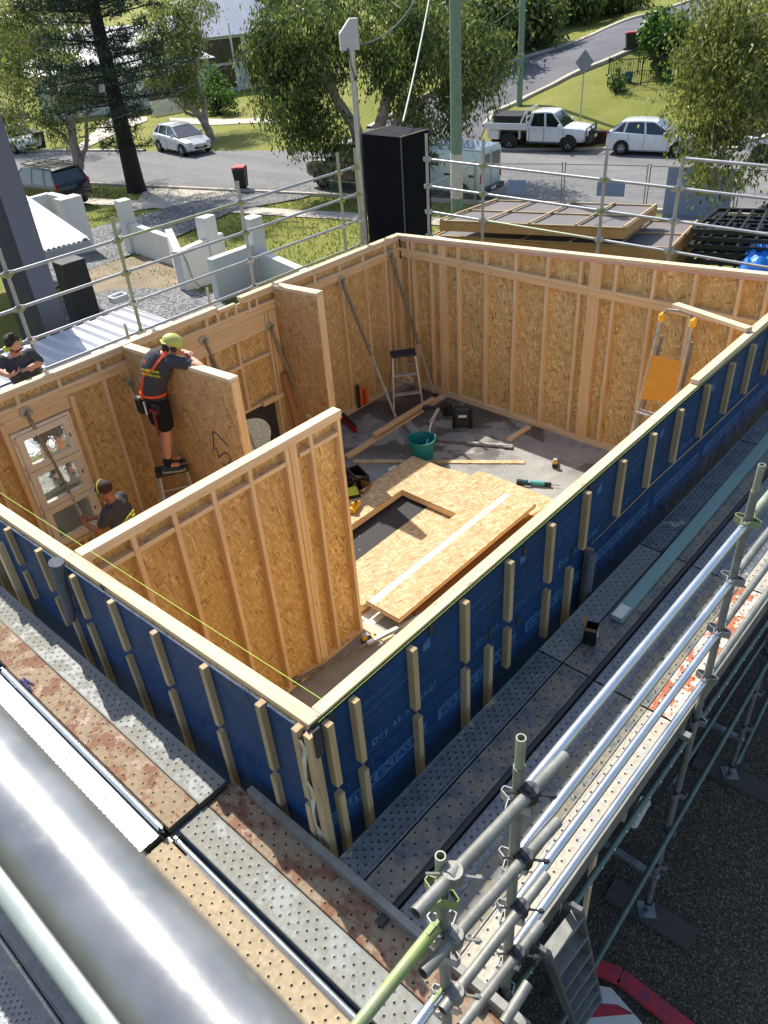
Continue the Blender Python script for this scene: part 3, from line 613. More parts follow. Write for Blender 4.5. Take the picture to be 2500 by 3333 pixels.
for (x, y0, y1, mt, lift, lab, wd) in (
    (-0.272, 2.98, 0.80, PK_G, 0.0, 'light grey perforated plank beside the left blue wall, raised middle run', 0.222),
    (-0.50, 2.98, 0.81, PK_R, 0.0, 'brown rusted perforated plank in the raised middle run of the left deck', 0.222),
    (-0.77, 3.1, 0.83, PK_S, -0.02, 'bright silver perforated plank between the two tubes at lower left', 0.20),
    (-0.255, 5.2, 2.99, PK_G, -0.06, 'light grey perforated plank at the left frame edge by the blue wall', 0.222),
    (-0.48, 5.2, 2.99, PK_R, -0.06, 'pinkish rusted perforated plank at the left frame edge', 0.222),
    (-0.225, 0.79, -2.2, PK_R, -0.045, 'orange-brown rusted plank running past the near building corner', 0.222),
    (-0.455, 0.79, -2.2, PK_G, -0.045, 'mottled grey plank with big holes in the bottom run of the left deck', 0.222),
    (-0.748, 0.80, -2.2, PK_T, -0.045, 'tan mortar-crusted plank at the bottom left beside the dark gap', 0.205),
    (-1.02, 5.6, -2.2, PK_A, -0.06, 'plank half hidden below the big blurred tube', 0.222),  # far end lengthened so it shades the lower planks
    (-1.26, 5.6, -2.2, PK_A, -0.06, 'added outermost plank of the left deck, blocking sun from the planks far below', 0.222),  # extra plank added to keep the sun off the lower planks
    (-1.42, 4.6, -2.2, PK_A, -1.97, 'dark shaded plank far below in the bottom left corner of the view', 0.40),
    (-1.83, 4.6, -2.2, PK_A, -1.98, 'blue-grey shaded lower plank outermost at the bottom left corner', 0.40)):
    plank((x, y0), (x, y1), mt, lab, GL, w=wd, lift=lift)
# edge lips, tubes and transoms that carry the decks
def railtube(name, p0, p1, r, mat, label, cat='tube', group=None, ends=True, endmat=None):
    t = thing(name, label, cat, p0, group=group)
    tube('pipe', p0, p1, r, mat, t)
    if ends:
        d = (Vector(p1)-Vector(p0)).normalized()
        for p, s in ((Vector(p0), 1), (Vector(p1), -1)):
            m = MB(); m.beam(p-d*s*0.018, p+d*s*0.05, 0.012, r*2.3); m.beam(p+d*s*0.004+Vector((0, 0, 0.03)), p+d*s*0.012+Vector((0, 0, -0.045)), 0.012, 0.016)
            m.build('wedge', endmat or GALV, t)
    return t
def angle(p0, p1, w, h, mat, label, name='steel_ledger', cat='beam'):
    t = thing(name, label, cat, p0); beam('web', p0, p1, w, h, mat, t)
    z = Vector((0, 0, h/2)); d = Vector(p1)-Vector(p0); s = Vector((0, 0, 1)).cross(d).normalized()*0.02
    beam('flange', Vector(p0)+z+s, Vector(p1)+z+s, 0.04+w, 0.006, mat, t, bev=0.001); return t
angle((-0.13, 0.62, -1.03), (-0.13, -1.5, -1.03), 0.006, 0.07, GALVD, 'grey steel angle lip between left deck and right deck at the near corner')
railtube('scaffold_tube', (-0.645, 2.95, -1.02), (-0.645, 0.84, -1.02), 0.022, GALVB, 'bright tube lying in the gap of the left deck, upper length', 'tube', 'tubes between the left deck planks')
railtube('scaffold_tube', (-0.622, 0.72, -1.05), (-0.622, -1.9, -1.05), 0.016, GALV, 'dull tube lying in the dark gap of the left deck, lower length', 'tube', 'tubes between the left deck planks')
angle((-0.62, 3.0, -1.22), (-0.62, -2.2, -1.22), 0.03, 0.06, DARKST, 'dark steel ledger down in the gap of the left deck')
angle((-0.2, -0.598, -1.09), (8.2, -0.598, -1.09), 0.012, 0.07, DARKST, 'dark ledger in the narrow gap between inner and outer right deck planks')
angle((-0.2, -1.262, -1.12), (8.2, -1.262, -1.12), 0.010, 0.16, GALVD, 'grey edge beam along the outer side of the right deck')
railtube('perforated_ledger', (-0.2, -1.30, -1.27), (6.1, -1.30, -1.27), 0.021, GREENST, 'thin drilled tube running below the outer edge of the right deck', 'tube')
m = MB()
t = bpy.data.objects['perforated_ledger']
for i in range(40): m.cyl((-0.1+i*0.155, -1.316, -1.257), (-0.1+i*0.155, -1.3225, -1.250), 0.006, 0.006, 8)
m.build('drilled_holes', simple('hole_glint', (206, 214, 206), 0.4), t)
for x, lab in ((-0.1, 'nearest'), (2.09, 'second'), (3.72, 'third'), (5.92, 'farthest')):
    t = thing('transom', f'{lab} steel transom crossing beneath the joints of the right deck', 'beam', (x, -0.1, -1.12), group='transoms under the right deck')
    beam('web', (x, -0.14, -1.11), (x, -1.35, -1.11), 0.05, 0.05, GALVD, t)
t = thing('transom', 'transom under the middle joint of the left deck', 'beam', (-0.1, 0.8, -1.12)); beam('web', (-0.13, 0.79, -1.125), (-1.3, 0.79, -1.125), 0.05, 0.05, GALVD, t)
# ------------------------------------------------------------------ standards
def vpress(m, p, r=0.024):
    """star of four folded V pressings welded round a standard"""
    for a in (0, 90, 180, 270):
        R = Matrix.Rotation(rad(a), 3, 'Z'); c = Vector(p)
        for s in (-1, 1):
            m.beam(c+R @ Vector((r*0.7, s*0.028, 0.0)), c+R @ Vector((r+0.047, s*0.010, 0.0)), 0.004, 0.05)
        m.beam(c+R @ Vector((r+0.046, -0.011, 0.0)), c+R @ Vector((r+0.046, 0.011, 0.0)), 0.004, 0.05)
def standard(x, y, z0, z1, label, mat=GALVD, spig=True, group='upright standards of the scaffold', levels=(), limes=()):
    t = thing('scaffold_standard', label, 'scaffold post', (x, y, z0), group=group)
    zt = z1-(0.17 if spig else 0)
    tube('pole', (x, y, z0), (x, y, zt), 0.0242, mat, t)
    if spig: tube('spigot', (x, y, zt-0.02), (x, y, z1), 0.0195, LIMEG, t, ri=0.015)
    for z in levels:
        m = MB(); vpress(m, (x, y, z)); m.build('pressing', LIME if z in limes else GALV, t)
    return t
RL = [0.56, 0.13, -0.30, -0.73]
lev = RL+[-1.16, -2.0, -2.5, -3.0]
GS = 'upright standards of the right hand scaffold'
standard(-0.49, -1.30, -3.7, 0.80, 'standard with lime ringed open top closest to the camera at the bottom of the view', GALVD, True, GS, lev+[0.3], (0.56,))
standard(-0.01, -1.30, -3.7, 0.95, 'standard with lime streaked top where four short grey tubes are clamped', GALVD, True, GS, lev, ())
standard(2.31, -1.30, -3.7, 0.94, 'tall lime-green topped standard of the right scaffold above the green timber', GALVD, True, GS, lev, (0.56,))
standard(4.14, -1.30, -3.7, 0.94, 'standard standing on the farther timber sole board on the gravel', GALVD, True, GS, lev, ())
standard(6.0, -1.30, -3.7, 0.94, 'standard at the far right beyond the frame edge', GALVD, True, GS, lev, ())
nm = ['top', 'second', 'third', 'lowest']
for i, z in enumerate(RL):
    railtube('guard_rail', (0.04, -1.30, z+0.01), (2.26, -1.30, z-0.01), 0.0242, GALVB, f'{nm[i]} bright guard rail between the clamped standard and the lime topped standard', 'rail', 'guard rails of the right hand scaffold')
    railtube('guard_rail', (2.36, -1.30, z), (4.09, -1.30, z), 0.0242, GALVD if i else LIMEG, f'{nm[i]} guard rail leaving the right frame edge beyond the lime topped standard', 'rail', 'guard rails of the right hand scaffold')
# clamped grey tubes
def coupler(m, p, ax=(1, 0, 0)):
    p = Vector(p); ax = Vector(ax)
    m.cyl(p-ax*0.024, p+ax*0.024, 0.035, 0.035, 14); m.cyl(p+Vector((0, 0, -0.03)), p+Vector((0, 0, 0.03)), 0.036, 0.036, 14)
    m.beam(p+Vector((0.02, -0.03, 0)), p+Vector((0.06, -0.085, -0.01)), 0.008, 0.008); m.cyl(p+Vector((0.045, -0.065, -0.007)), p+Vector((0.056, -0.08, -0.009)), 0.013, 0.013, 6)
    m.beam(p+Vector((-0.02, 0.03, 0)), p+Vector((-0.06, 0.07, 0.01)), 0.008, 0.008)
GT = 'short grey tubes clamped across the two nearest standards'
for i, (a, b) in enumerate((((1353, 2975), (1839, 2461)), ((1375, 3168), (1815, 2675)), ((1440, 3290), (1779, 2848)), ((1500, 3345), (1761, 3008)))):
    p0 = on(a[0], a[1], 1, -1.352); p1 = on(b[0], b[1], 1, -1.352)
    t = thing('clamped_tube', ['topmost', 'second', 'third', 'lowest'][i]+' short grey tube clamped between the two nearest standards', 'tube', p0, group=GT)
    tube('pipe', p0, p1, 0.0242, GALVD, t)
    f = (-0.01-p0.x)/(p1.x-p0.x); pc = p0.lerp(p1, f); m = MB(); coupler(m, (pc.x, pc.y, pc.z), (p1-p0).normalized()); m.build('coupler', DARKST, t, smooth=True)
    f = (-0.49-p0.x)/(p1.x-p0.x)
    if 0 < f < 1: pc = p0.lerp(p1, f); m = MB(); coupler(m, (pc.x, pc.y, pc.z), (p1-p0).normalized()); m.build('coupler', GALVD, t, smooth=True)
for i, (a, b) in enumerate((((1385, 3060), (1180, 3400)), ((1412, 3262), (1330, 3345)))):
    p0 = on(a[0], a[1], 1, -1.30); p1 = Vector((-2.4, -1.30, p0.z-0.02))
    railtube('guard_rail', (-0.53, -1.3, p0.z), tuple(p1), 0.0242, (LIME, GALVB)[i], ('lime green guard rail running to the bottom edge of the view', 'silver guard rail with green clip in the bottom corner below the lime one')[i], 'rail', endmat=LIME)
# below the deck
def brace(p0, p1, label, mat=GREENST, r=0.022):
    return railtube('brace', p0, p1, r, mat, label, 'brace', 'braces under the right hand scaffold')
brace((4.3, -1.34, -1.93), (0.5, -1.34, -2.88), 'long diagonal brace crossing above the gravel below the right deck')
brace((6.2, -1.34, -1.55), (4.14, -1.34, -3.55), 'steep brace at the right frame edge over the gravel')
brace((6.0, -1.25, -1.7), (2.31, -1.25, -1.95), 'upper thin brace close under the deck edge', GREENST, 0.018)
for x, lab in ((2.31, 'base plate and dark sole board nearer the ladder on the gravel'), (4.14, 'base plate and dark sole board farther up on the gravel')):
    t = thing('sole_board', lab, 'base', (x, -1.3, -3.8), group='sole boards on the gravel')
    beam('board', (x-0.02, -0.95, -3.775), (x+0.02, -1.72, -3.775), 0.23, 0.04, simple('sole_board_wood', (84, 76, 68), 0.9, var=0.25, scale=18) if x < 3 else bpy.data.materials['sole_board_wood'], t)
    m = MB(); m.box((x, -1.3, -3.75), (0.15, 0.15, 0.008), Matrix.Rotation(0.6, 3, 'Z')); m.build('plate', GALV, t)
    m = MB(); m.cyl((x, -1.3, -3.75), (x, -1.3, -3.5), 0.017, 0.017, 10); m.cyl((x, -1.3, -3.62), (x, -1.3, -3.60), 0.04, 0.04, 6); m.build('jack_screw', DARKST, t)
for x in (2.31, 4.14):
    t = thing('transom', 'low transom near the gravel at the '+('nearer' if x < 3 else 'farther')+' sole board', 'beam', (x, -1.3, -3.3), group='low transoms by the gravel')
    beam('web', (x, -1.33, -3.2), (x, -0.4, -3.2), 0.05, 0.05, GALV, t)
t = thing('pvc_pipe', 'short capped pale pipe standing upright in the gravel by the scaffold', 'pipe', (3.05, -0.86, -3.8))
m = MB(); m.cyl((3.02, -0.80, -3.82), (3.05, -0.86, -3.42), 0.052, 0.052, 20); m.build('pipe', CREAM, t, smooth=True)
m = MB(); m.cyl((3.05, -0.86, -3.42), (3.053, -0.866, -3.395), 0.056, 0.056, 20); m.build('cap', CREAM, t, smooth=True)
t = thing('timber_stake', 'thin pale timber upright beside the capped pipe', 'post', (3.1, -0.65, -3.8)); beam('stake', (3.0, -0.72, -3.85), (3.0, -0.72, -2.2), 0.05, 0.03, PINEL, t)
t = thing('timber_stake', 'thin pale timber upright behind the edge of the right deck', 'post', (1.5, -0.65, -3.8)); beam('stake', (1.35, -1.12, -3.85), (1.35, -1.12, -1.35), 0.05, 0.03, PINEL, t)
# step ladder under the deck
t = thing('step_ladder', 'aluminium step ladder standing under the right deck at the bottom of the view', 'ladder', (1.2, -1.5, -3.8))
tr = on(1878, 2950, 1, -1.42); tl = on(1772, 3090, 2, tr.z); br = on(1966, 3333, 1, -1.30); br = tr+(br-tr)*((-3.8-tr.z)/(br.z-tr.z)); bl = br+(tl-tr)*1.12
LDK = simple('dull_aluminium', (112, 112, 112), 0.5, metal=0.4, var=0.15, scale=14); beam('rail', tr, br, 0.065, 0.025, LDK, t); beam('rail', tl, bl, 0.065, 0.025, LDK, t)
for i in range(7):
    f = 0.05+i*0.15; a = tr.lerp(br, f); b = tl.lerp(bl, f); beam('tread', a, b, 0.075, 0.022, GALVD, t)
back = Vector((-0.25, 0.35, 0)); tb = on(1760, 3080, 1, -1.45)
beam('rear_leg', tl+Vector((-0.02, 0.05, 0)), bl+back, 0.045, 0.02, DARKST, t); beam('rear_leg', tr+Vector((-0.02, 0.05, 0)), br+back, 0.045, 0.02, DARKST, t)
# red and blue painted curved board with striped panel
t = thing('painted_board', 'curved board painted red with blue scuffs lying on the gravel at the bottom right', 'board', (1.66, -1.5, -3.8))
REDB = simple('red_paint', (196, 52, 58), 0.6, var=0.2, scale=14, dirt=(64, 60, 96), dirt_amt=0.7)
c = [on(1905, 3130, 2, -3.74), on(2020, 3180, 2, -3.74), on(2120, 3260, 2, -3.74), on(2230, 3345, 2, -3.74), on(2350, 3440, 2, -3.74)]
m = MB()
for a, b in zip(c[:-1], c[1:]): m.beam(a, b, 0.13, 0.05)
m.build('board', REDB, t)
m = MB(); q = [on(1905, 3200, 2, -3.77), on(1990, 3215, 2, -3.77), on(2090, 3330, 2, -3.77), on(1990, 3420, 2, -3.77), on(1900, 3330, 2, -3.77)]
m.prism([(p.x, p.y) for p in q], -3.79, -3.77); m.build('striped_panel', CREAM, t)
m = MB(); q = [on(1905, 3262, 2, -3.766), on(2010, 3270, 2, -3.766), on(2062, 3300, 2, -3.766), on(1920, 3312, 2, -3.766)]
m.prism([(p.x, p.y) for p in q], -3.769, -3.766); m.build('stripe', REDB, t)
t = thing('scaffold_tube', 'loose tube stub sticking out of the dark under the deck by the ladder', 'tube', (0.8, -1.4, -2))
tube('pipe', on(1720, 3200, 1, -1.5)+Vector((0, 0, 0)), on(1640, 3330, 1, -1.5), 0.024, GALVD, t)
# ------------------------------------------------------------------ tubes right in front of the camera
def rayp(px, py, depth):
    c = ((px-1250)/FPX, (py-1666.5)/FPX, 1.0)
    return Vector([CAMP[k]+depth*sum(CAMR[i][k]*c[i] for i in range(3)) for k in range(3)])
GALVF = NT('close_tube'); v = GALVF.map((1, 1, 1)); nn = GALVF.noise(v, 30, 5)
sp_ = GALVF.ramp(GALVF.noise(v, 55, 8, 0.75), [(0.60, g4(0)), (0.66, g4(0.55))]); GALVF.bump(GALVF.noise(v, 24, 6, 0.7), 0.25, 0.002)
GALVF.set(col=GALVF.mix(sp_, GALVF.ramp(nn, [(0.3, lin((118, 121, 124))), (0.7, lin((146, 148, 150)))]), lin((176, 174, 166))), metal=0.45, rough=GALVF.ramp(nn, [(0.3, g4(0.30)), (0.7, g4(0.40))])); GALVF = GALVF.mat
a = rayp(300, 2880, 0.355)
t = thing('guard_rail', 'very large out of focus tube crossing the lower left corner', 'rail', (a.x, -2.6, a.z), group='rails beside the camera')
m = MB(); m.pipe((a.x, -2.32, a.z), (a.x, 3.3, a.z), 0.0242, 0.020, 96); m.build('pipe', GALVF, t, smooth=True)
a = rayp(100, 2985, 1.22)
t = thing('guard_rail', 'thinner pale green-grey tube below the huge blurred tube at lower left', 'rail', (a.x, -2.6, a.z), group='rails beside the camera')
m = MB(); m.pipe((a.x, -2.6, a.z), (a.x, 3.3, a.z), 0.0242, 0.020, 48); m.build('pipe', simple('close_tube_dull', (168, 178, 172), 0.5, metal=0.3, var=0.08, scale=20), t, smooth=True)
# ------------------------------------------------------------------ scaffold beyond the far walls
GF = 'upright standards of the scaffold behind the room'
LV = [0.55, 0.13, -0.28, -0.69, -1.1]
for x, lab, mt in ((-0.2, 'standard outside the left frame edge', GALVN), (2.06, 'standard with lime collar beside the standing man at the left edge', GALVN), (3.56, 'green topped standard in front of the soil patch', LIMEG), (5.61, 'standard in front of the white pillared wall, far left side', GALVN), (7.64, 'standard just left of the galvanised service pole', LIMEG), (8.04, 'standard touching the galvanised service pole', LIMEG)):
    standard(x, 7.2, -3.7, 0.84, lab, mt, False, GF, LV, (0.55, 0.13))
xs = [-0.2, 2.06, 3.56, 5.61, 8.0]
seg = ['left edge bay', 'second bay', 'third bay', 'bay next to the service pole']
for k in range(4):
    for i, z in enumerate(LV[:4]):
        railtube('guard_rail', (xs[k]+0.03, 7.2, z+0.01), (xs[k+1]-0.03, 7.2, z+0.01), 0.0195, (GALVN, GALVN, LIMEG, GALVN)[(i+k) % 4] if k > 1 else GALVN, f'{nm[i]} rail of the far left scaffold in the {seg[k]}', 'rail', 'guard rails behind the far left wall', endmat=GALVN)
railtube('ledger_tube', (-0.5, 6.63, -0.62), (7.6, 6.63, -0.62), 0.03, simple('bluish_tube', (96, 108, 140), 0.4, metal=0.5), 'bluish tube running close outside the far left wall top', 'tube')
for k, y in enumerate((6.80, 7.03)): plank((-0.6, y), (8.0, y), PK_G, ('inner', 'outer')[k]+' plank of the platform behind the far left wall where the man stands', 'planks behind the far left wall', lift=-0.95)
GB = 'upright standards of the scaffold behind the far right wall'
for y, lab in ((6.5, 'standard hidden by the black column'), (5.37, 'standard in front of the white van'), (3.28, 'standard in front of the cassette stack and parked cars'), (2.19, 'leaning-looking standard at the green stack corner right of the cassettes'), (0.2, 'standard out by the right frame edge')):
    standard(9.0, y, -3.9, 0.93, lab, GALVN, False, GB, LV, (0.13, 0.55) if y in (5.37, 3.28) else ())
ys = [6.5, 5.37, 3.28, 2.19, 0.2]
segn = ['bay next to the black column', 'wide bay over the cassettes', 'narrow bay', 'bay at the right frame edge']
for k in range(4):
    for i, z in enumerate(LV[:4]):
        z = z-(0.43 if k == 99 else 0)
        railtube('guard_rail', (9.0, ys[k]-0.03, z), (9.0, ys[k+1]+0.03, z), 0.0195, LIMEG if (i == 2 and k == 1) else GALVN, f'{nm[i]} rail behind the far right wall in the {segn[k]}', 'rail', 'guard rails behind the far right wall')
for i, z in enumerate((0.92,)): railtube('guard_rail', (9.0, 2.15, z), (9.0, 0.1, z), 0.022, GALVN, 'extra uppermost rail beginning at the standard near the right frame edge', 'rail', 'guard rails behind the far right wall')
t = thing('prop_stub', 'short adjustable steel stub standing outside the far left wall', 'prop', (5.0, 7.0, -1.0)); tube('pipe', (4.62, 7.0, -1.9), (4.62, 7.0, -0.36), 0.02, GALV, t)
t = thing('prop_stub', 'small steel stub sticking up behind the far left wall near the white roof', 'prop', (3.2, 7.0, -1.0)); tube('pipe', (3.26, 7.0, -1.9), (3.24, 7.0, -0.42), 0.02, GALV, t)
# ------------------------------------------------------------------ things lying on the right deck
t = thing('treated_timber', 'long pale green timber length lying on the right deck', 'timber', (4.3, -0.45, -1.0))
GT_ = simple('green_primed_timber', (128, 158, 150), 0.6, var=0.07, scale=5, stretch=(0.3, 4, 4), dirt=(108, 134, 126), dirt_amt=0.5)
beam('timber', (2.72, -0.455, DZ+0.025), (7.9, -0.36, DZ+0.025), 0.10, 0.045, GT_, t)
m = MB(); m.box((2.80, -0.452, DZ+0.0485), (0.16, 0.085, 0.001)); m.build('paper_tag', CREAM, t)
t = thing('carton', 'small black open-topped carton of fixings on the right deck', 'box', (2.42, -0.40, DZ), rz=0.3)
T = WM[t.name]; KR = simple('kraft_card', (138, 104, 66), 0.85); BL = simple('black_card', (18, 18, 22), 0.35)
m = MB(); a, b, h = 0.055, 0.045, 0.14
for s in (-1, 1): m.box((s*a, 0, h/2), (0.004, 2*b, h)); m.box((0, s*b, h/2), (2*a, 0.004, h))
m.box((0, 0, 0.03), (2*a, 2*b, 0.004)); m.build('carton_body', BL, t, T)
m = MB(); m.prism([(-a, 0), (a, 0), (a, 0.07), (0, 0.09), (-a, 0.07)], 0, 0.003, Matrix(((1, 0, 0, 0), (0, 0.25, -1, b), (0, 1, 0, h), (0, 0, 0, 1))))
m.box((-a-0.02, 0, h+0.03), (0.003, 2*b, 0.07), Matrix.Rotation(-0.5, 3, 'Y')); m.build('flap', KR, t, T)
m = MB(); m.box((0, -b-0.004, 0.105), (0.08, 0.001, 0.022)); m.build('paper_label', CREAM, t, T)
m = MB(); path_mesh(m, [(0.01, -b-0.004, 0.085), (0.025, -b-0.004, 0.06), (0.0, -b-0.004, 0.05), (0.012, -b-0.004, 0.02)], 0.003, 5); m.build('print_mark', CREAM, t, T)
t = thing('rag', 'crumpled dark blue strap lying on the rusty left plank', 'strap', (-0.6, 2.0, DZ))
m = MB(); rr = random.Random(3); p = on(75, 2215, 2, DZ+0.01)
for k in range(7):
    q = p+Vector((rr.uniform(-.02, .02), rr.uniform(-.02, .02), rr.uniform(0, .02))); e = on(75+rr.uniform(-10, 45), 2215+rr.uniform(-8, 38), 2, DZ+0.008); m.beam(q, e, 0.012, 0.003)
m.build('strap', simple('navy_webbing', (30, 36, 92), 0.8), t)
# string lines
STR = simple('string_green', (190, 226, 80), 0.6)
t = thing('string_line', 'yellow-green builder string stretched above the left wall over the partition', 'string', (0.1, 0.1, 0)); m = MB(); a = on(1047, 2276, 2, 0.002); b = on(0, 1604, 2, -0.06); b = a+(b-a)*1.3; m.cyl(a, b, 0.0019, 0.0019, 6); m.build('string', STR, t)
t = thing('string_line', 'yellow-green string along the outer top edge of the right wall', 'string', (0.1, 0, 0)); m = MB(); m.cyl((0.05, -0.016, -0.012), (8.1, -0.016, -0.004), 0.0012, 0.0012, 6); m.build('string', STR, t)
# ------------------------------------------------------------------ props, ladders, tools inside the room
PRL = simple('prop_steel_pale', (188, 186, 178), 0.45, metal=0.2, var=0.15, scale=16, dirt=(120, 116, 108), dirt_amt=0.5); PRD = simple('prop_steel_dull', (140, 136, 124), 0.5, metal=0.15, var=0.18, scale=12, dirt=(96, 90, 80), dirt_amt=0.5); PRP = simple('prop_plate', (172, 164, 138), 0.55, metal=0.1, var=0.2, scale=30)
def prop(label, top, bot, plate_n, split=0.55, group='steel push-pull props bracing the walls', flat=False):
    """adjustable prop: square channel sleeve below, tube above, swivel plates at both ends"""
    top = Vector(top); bot = Vector(bot); t = thing('wall_prop', label, 'prop', tuple(bot), group=group)
    d = (top-bot).normalized(); mid = bot.lerp(top, split)
    beam('inner_channel', bot+d*0.06, mid, 0.032, 0.032, PRL, t); beam('outer_channel', mid-d*0.15, top-d*0.09, 0.040, 0.040, PRD, t)
    m = MB(); n = int((top-mid).length/0.11); F_ = frame(mid, top); up = F_.to_3x3() @ Vector((0, 0, 1)); sd = F_.to_3x3() @ Vector((0, 1, 0))
    for i in range(1, n):
        p = mid.lerp(top, i/n)
        for q in (up, -up, sd, -sd): m.cyl(p+q*0.0225, p+q*0.0245, 0.006, 0.006, 6)
    m.build('pin_holes', BLACKP, t)
    m = MB(); m.cyl(mid-sd*0.045, mid+sd*0.045, 0.008, 0.008, 8); m.cyl(mid-sd*0.06-d*.03, mid-sd*0.045+d*.03, 0.006, 0.006, 6); m.build('pin', DARKST, t)
    pn = Vector(plate_n); a = pn.orthogonal().normalized(); b = pn.cross(a)
    m = MB(); V = [top+a*0.075*math.cos(k*math.pi/4+.39)+b*0.085*math.sin(k*math.pi/4+.39) for k in range(8)]; V2 = [v+pn*0.006 for v in V]; m.addvf(V+V2, [tuple(range(8)), tuple(reversed(range(8, 16)))]+[(k, (k+1) % 8, 8+(k+1) % 8, 8+k) for k in range(8)])
    m.build('top_plate', PRP, t)
    m = MB(); q = top+pn*0.045
    for s in (-1, 1): m.beam(top+a*0.025*s+pn*0.003, q+a*0.025*s, 0.05, 0.005)
    m.cyl(q-a*0.035, q+a*0.035, 0.009, 0.009, 8); m.beam(q, top-d*0.09, 0.02, 0.02); m.build('clevis', PRD, t)
    if not flat:
        m = MB(); m.box(bot+Vector((0, 0, -0.01)), (0.13, 0.10, 0.006)); m.build('foot_plate', GALVD, t)
        m = MB(); m.beam(bot, bot+d*0.08, 0.03, 0.03); m.cyl(bot+Vector((-.04, 0, .02)), bot+Vector((.04, 0, .02)), 0.009, 0.009, 8); m.build('clevis', DARKST, t)
    return t
NY = (0, -1, 0); zf = FZ+0.02
pt = lambda px, py, y: on(px, py, 1, y)
e = on(338, 1812, 2, zf); prop('steel prop in front of the cream window held by the crouched man', pt(85, 1342, YI-0.01), e, NY)
e = on(612, 1640, 2, zf); prop('steel prop behind the man on the ladder, below the left part of W57 wall', pt(425, 1243, YI-0.01), e, NY)
e = on(850, 1500, 2, zf); prop('steel prop above the W57 partition against the lintel', pt(664, 1109, YI-0.01), e, NY)
e = on(1042, 1452, 2, zf); prop('steel prop between the opening and the third partition', pt(880, 1065, YI-0.02), e, NY)
e = on(1296, 1376, 2, zf); prop('long steel prop right of the third partition, its foot on the board', pt(1112, 914, YI-0.01), e, NY)
e = on(1416, 1290, 2, zf); prop('pale silver prop from the back corner down beside the small step ladder', pt(1270, 830, YI-0.01), e, NY, 0.45)
def lying_prop(label, a, b):
    a = Vector(a); b = Vector(b); t = thing('wall_prop', label, 'prop', tuple(a), group='steel props lying on the floor'); mid = a.lerp(b, 0.55); d = (b-a).normalized()
    beam('inner_channel', a, mid, 0.034, 0.034, GALVD, t); beam('outer_channel', mid, b, 0.046, 0.046, ALU, t)
    m = MB(); m.box(a, (0.1, 0.13, 0.02), Matrix.Rotation(0.5, 3, 'Z')); m.build('foot_plate', GALVD, t); m = MB(); m.box(b, (0.1, 0.13, 0.02), Matrix.Rotation(0.5, 3, 'Z')); m.build('top_plate', GALVD, t)
    m = MB(); n = int((b-a).length/0.11)
    for i in range(1, n): p = a.lerp(b, i/n); s = Vector((d.y, -d.x, 0)); s = s if s.y < 0 else -s; m.cyl(p+s*0.0165 if i/n < .55 else p+s*0.0225, p+s*0.025, 0.007, 0.007, 6)
    m.build('pin_holes', BLACKP, t)
lying_prop('prop lying on the floor behind the teal tub', on(1360, 1428, 2, zf+.01), on(1655, 1452, 2, zf+.01))
lying_prop('long brownish prop lying on the floor behind the near end of the big partition', on(962, 2215, 2, FZ+0.06), on(1372, 2005, 2, FZ+0.09))
# loose timber on the floor
def loose(label, a, b, w_=0.09, h=0.045, mat=PINE, name='timber_length', up=0.0, group='loose timber lying on the floor'):
    t = thing(name, label, 'timber', tuple(a), group=group); z = Vector((0, 0, h/2+up)); beam('board', Vector(a)+z, Vector(b)+z, w_, h, mat, t); return t
loose('long board running along the floor from the big partition to the back right wall', on(1128, 1492, 2, FZ), on(1445, 1292, 2, FZ), 0.11)
loose('darker board lying on top of the long board beside a prop foot', on(1218, 1428, 2, FZ+.045), on(1412, 1308, 2, FZ+.045), 0.09, up=0.045, mat=PINEO)
loose('thin strip of chipboard lying across the floor behind the panels', on(1150, 1503, 2, FZ), on(1708, 1506, 2, FZ), 0.09, 0.018, OSBL)
loose('short timber offcut on the floor against the right hand wall studs', on(1655, 1436, 2, FZ), on(1722, 1393, 2, FZ))
loose('pale notched board beside the yellow laser near the end of the partition', on(1182, 2030, 2, FZ), on(1275, 2090, 2, FZ), 0.13, 0.02, PINEL)
loose('brown timber leaning in the gap beside the third partition', Vector((5.15, 6.0, FZ)), Vector((5.20, 6.3, -1.75)), 0.09, 0.04, BROWNW_ if 'BROWNW_' in globals() else PLY)
t = thing('timber_brace', 'pale timber brace laid from the right wall top across the back right corner', 'timber', (6.1, 0.1, 0.04)); a = on(2432, 1098, 2, 0.085); b = on(2198, 992, 2, 0.02)
beam('board', Vector((6.10, 0.05, 0.075)), b, 0.09, 0.042, PINEL, t)
# floor panels
t = thing('osb_panel', 'large sunlit chipboard panel with a rectangular window cut-out lying on the floor', 'panel', (4.6, 3.6, FZ), group='chipboard panels stacked on the floor')
Z0 = -3.015
X0, X1, Y0, Y1 = 3.05, 6.0, 2.78, 4.45; hx0, hx1, hy0, hy1 = 3.35, 5.19, 3.02, 4.0
# the panel: three sides round the cut-out, slightly skewed end
sheet('panel_face', (0, 0, -2.945), (1, 0, 0), (0, 1, 0), [R4(X0, X1, Y0, hy0), [(X0, hy1), (X1, hy1), (6.0, 4.47), (3.3, 4.47), (X0, 4.40)], R4(X0, hx0, hy0, hy1), [(hx1, hy0), (6.05, hy0), (6.08, 3.52), (6.0, 3.9), (X1, hy1), (hx1, hy1)]], 0.015, OSBL, t)
m = MB()
for a, b in (((hx0, hy0-0.0225), (hx1, hy0-0.0225)), ((hx0, hy1+0.0225), (hx1, hy1+0.0225)), ((X0, Y0+0.03), (X1, Y0+0.03)), ((X0+.1, 4.40), (X1-.02, 4.42))): beam('frame_member', (a[0], a[1], Z0+0.025), (b[0], b[1], Z0+0.025), 0.045, 0.088, PINE, t)
for x in (hx0-0.0235, hx1+0.0235, X1-0.04): beam('frame_member', (x, Y0+0.06, Z0+0.025), (x, 4.37, Z0+0.025), 0.045, 0.086, PINE, t)
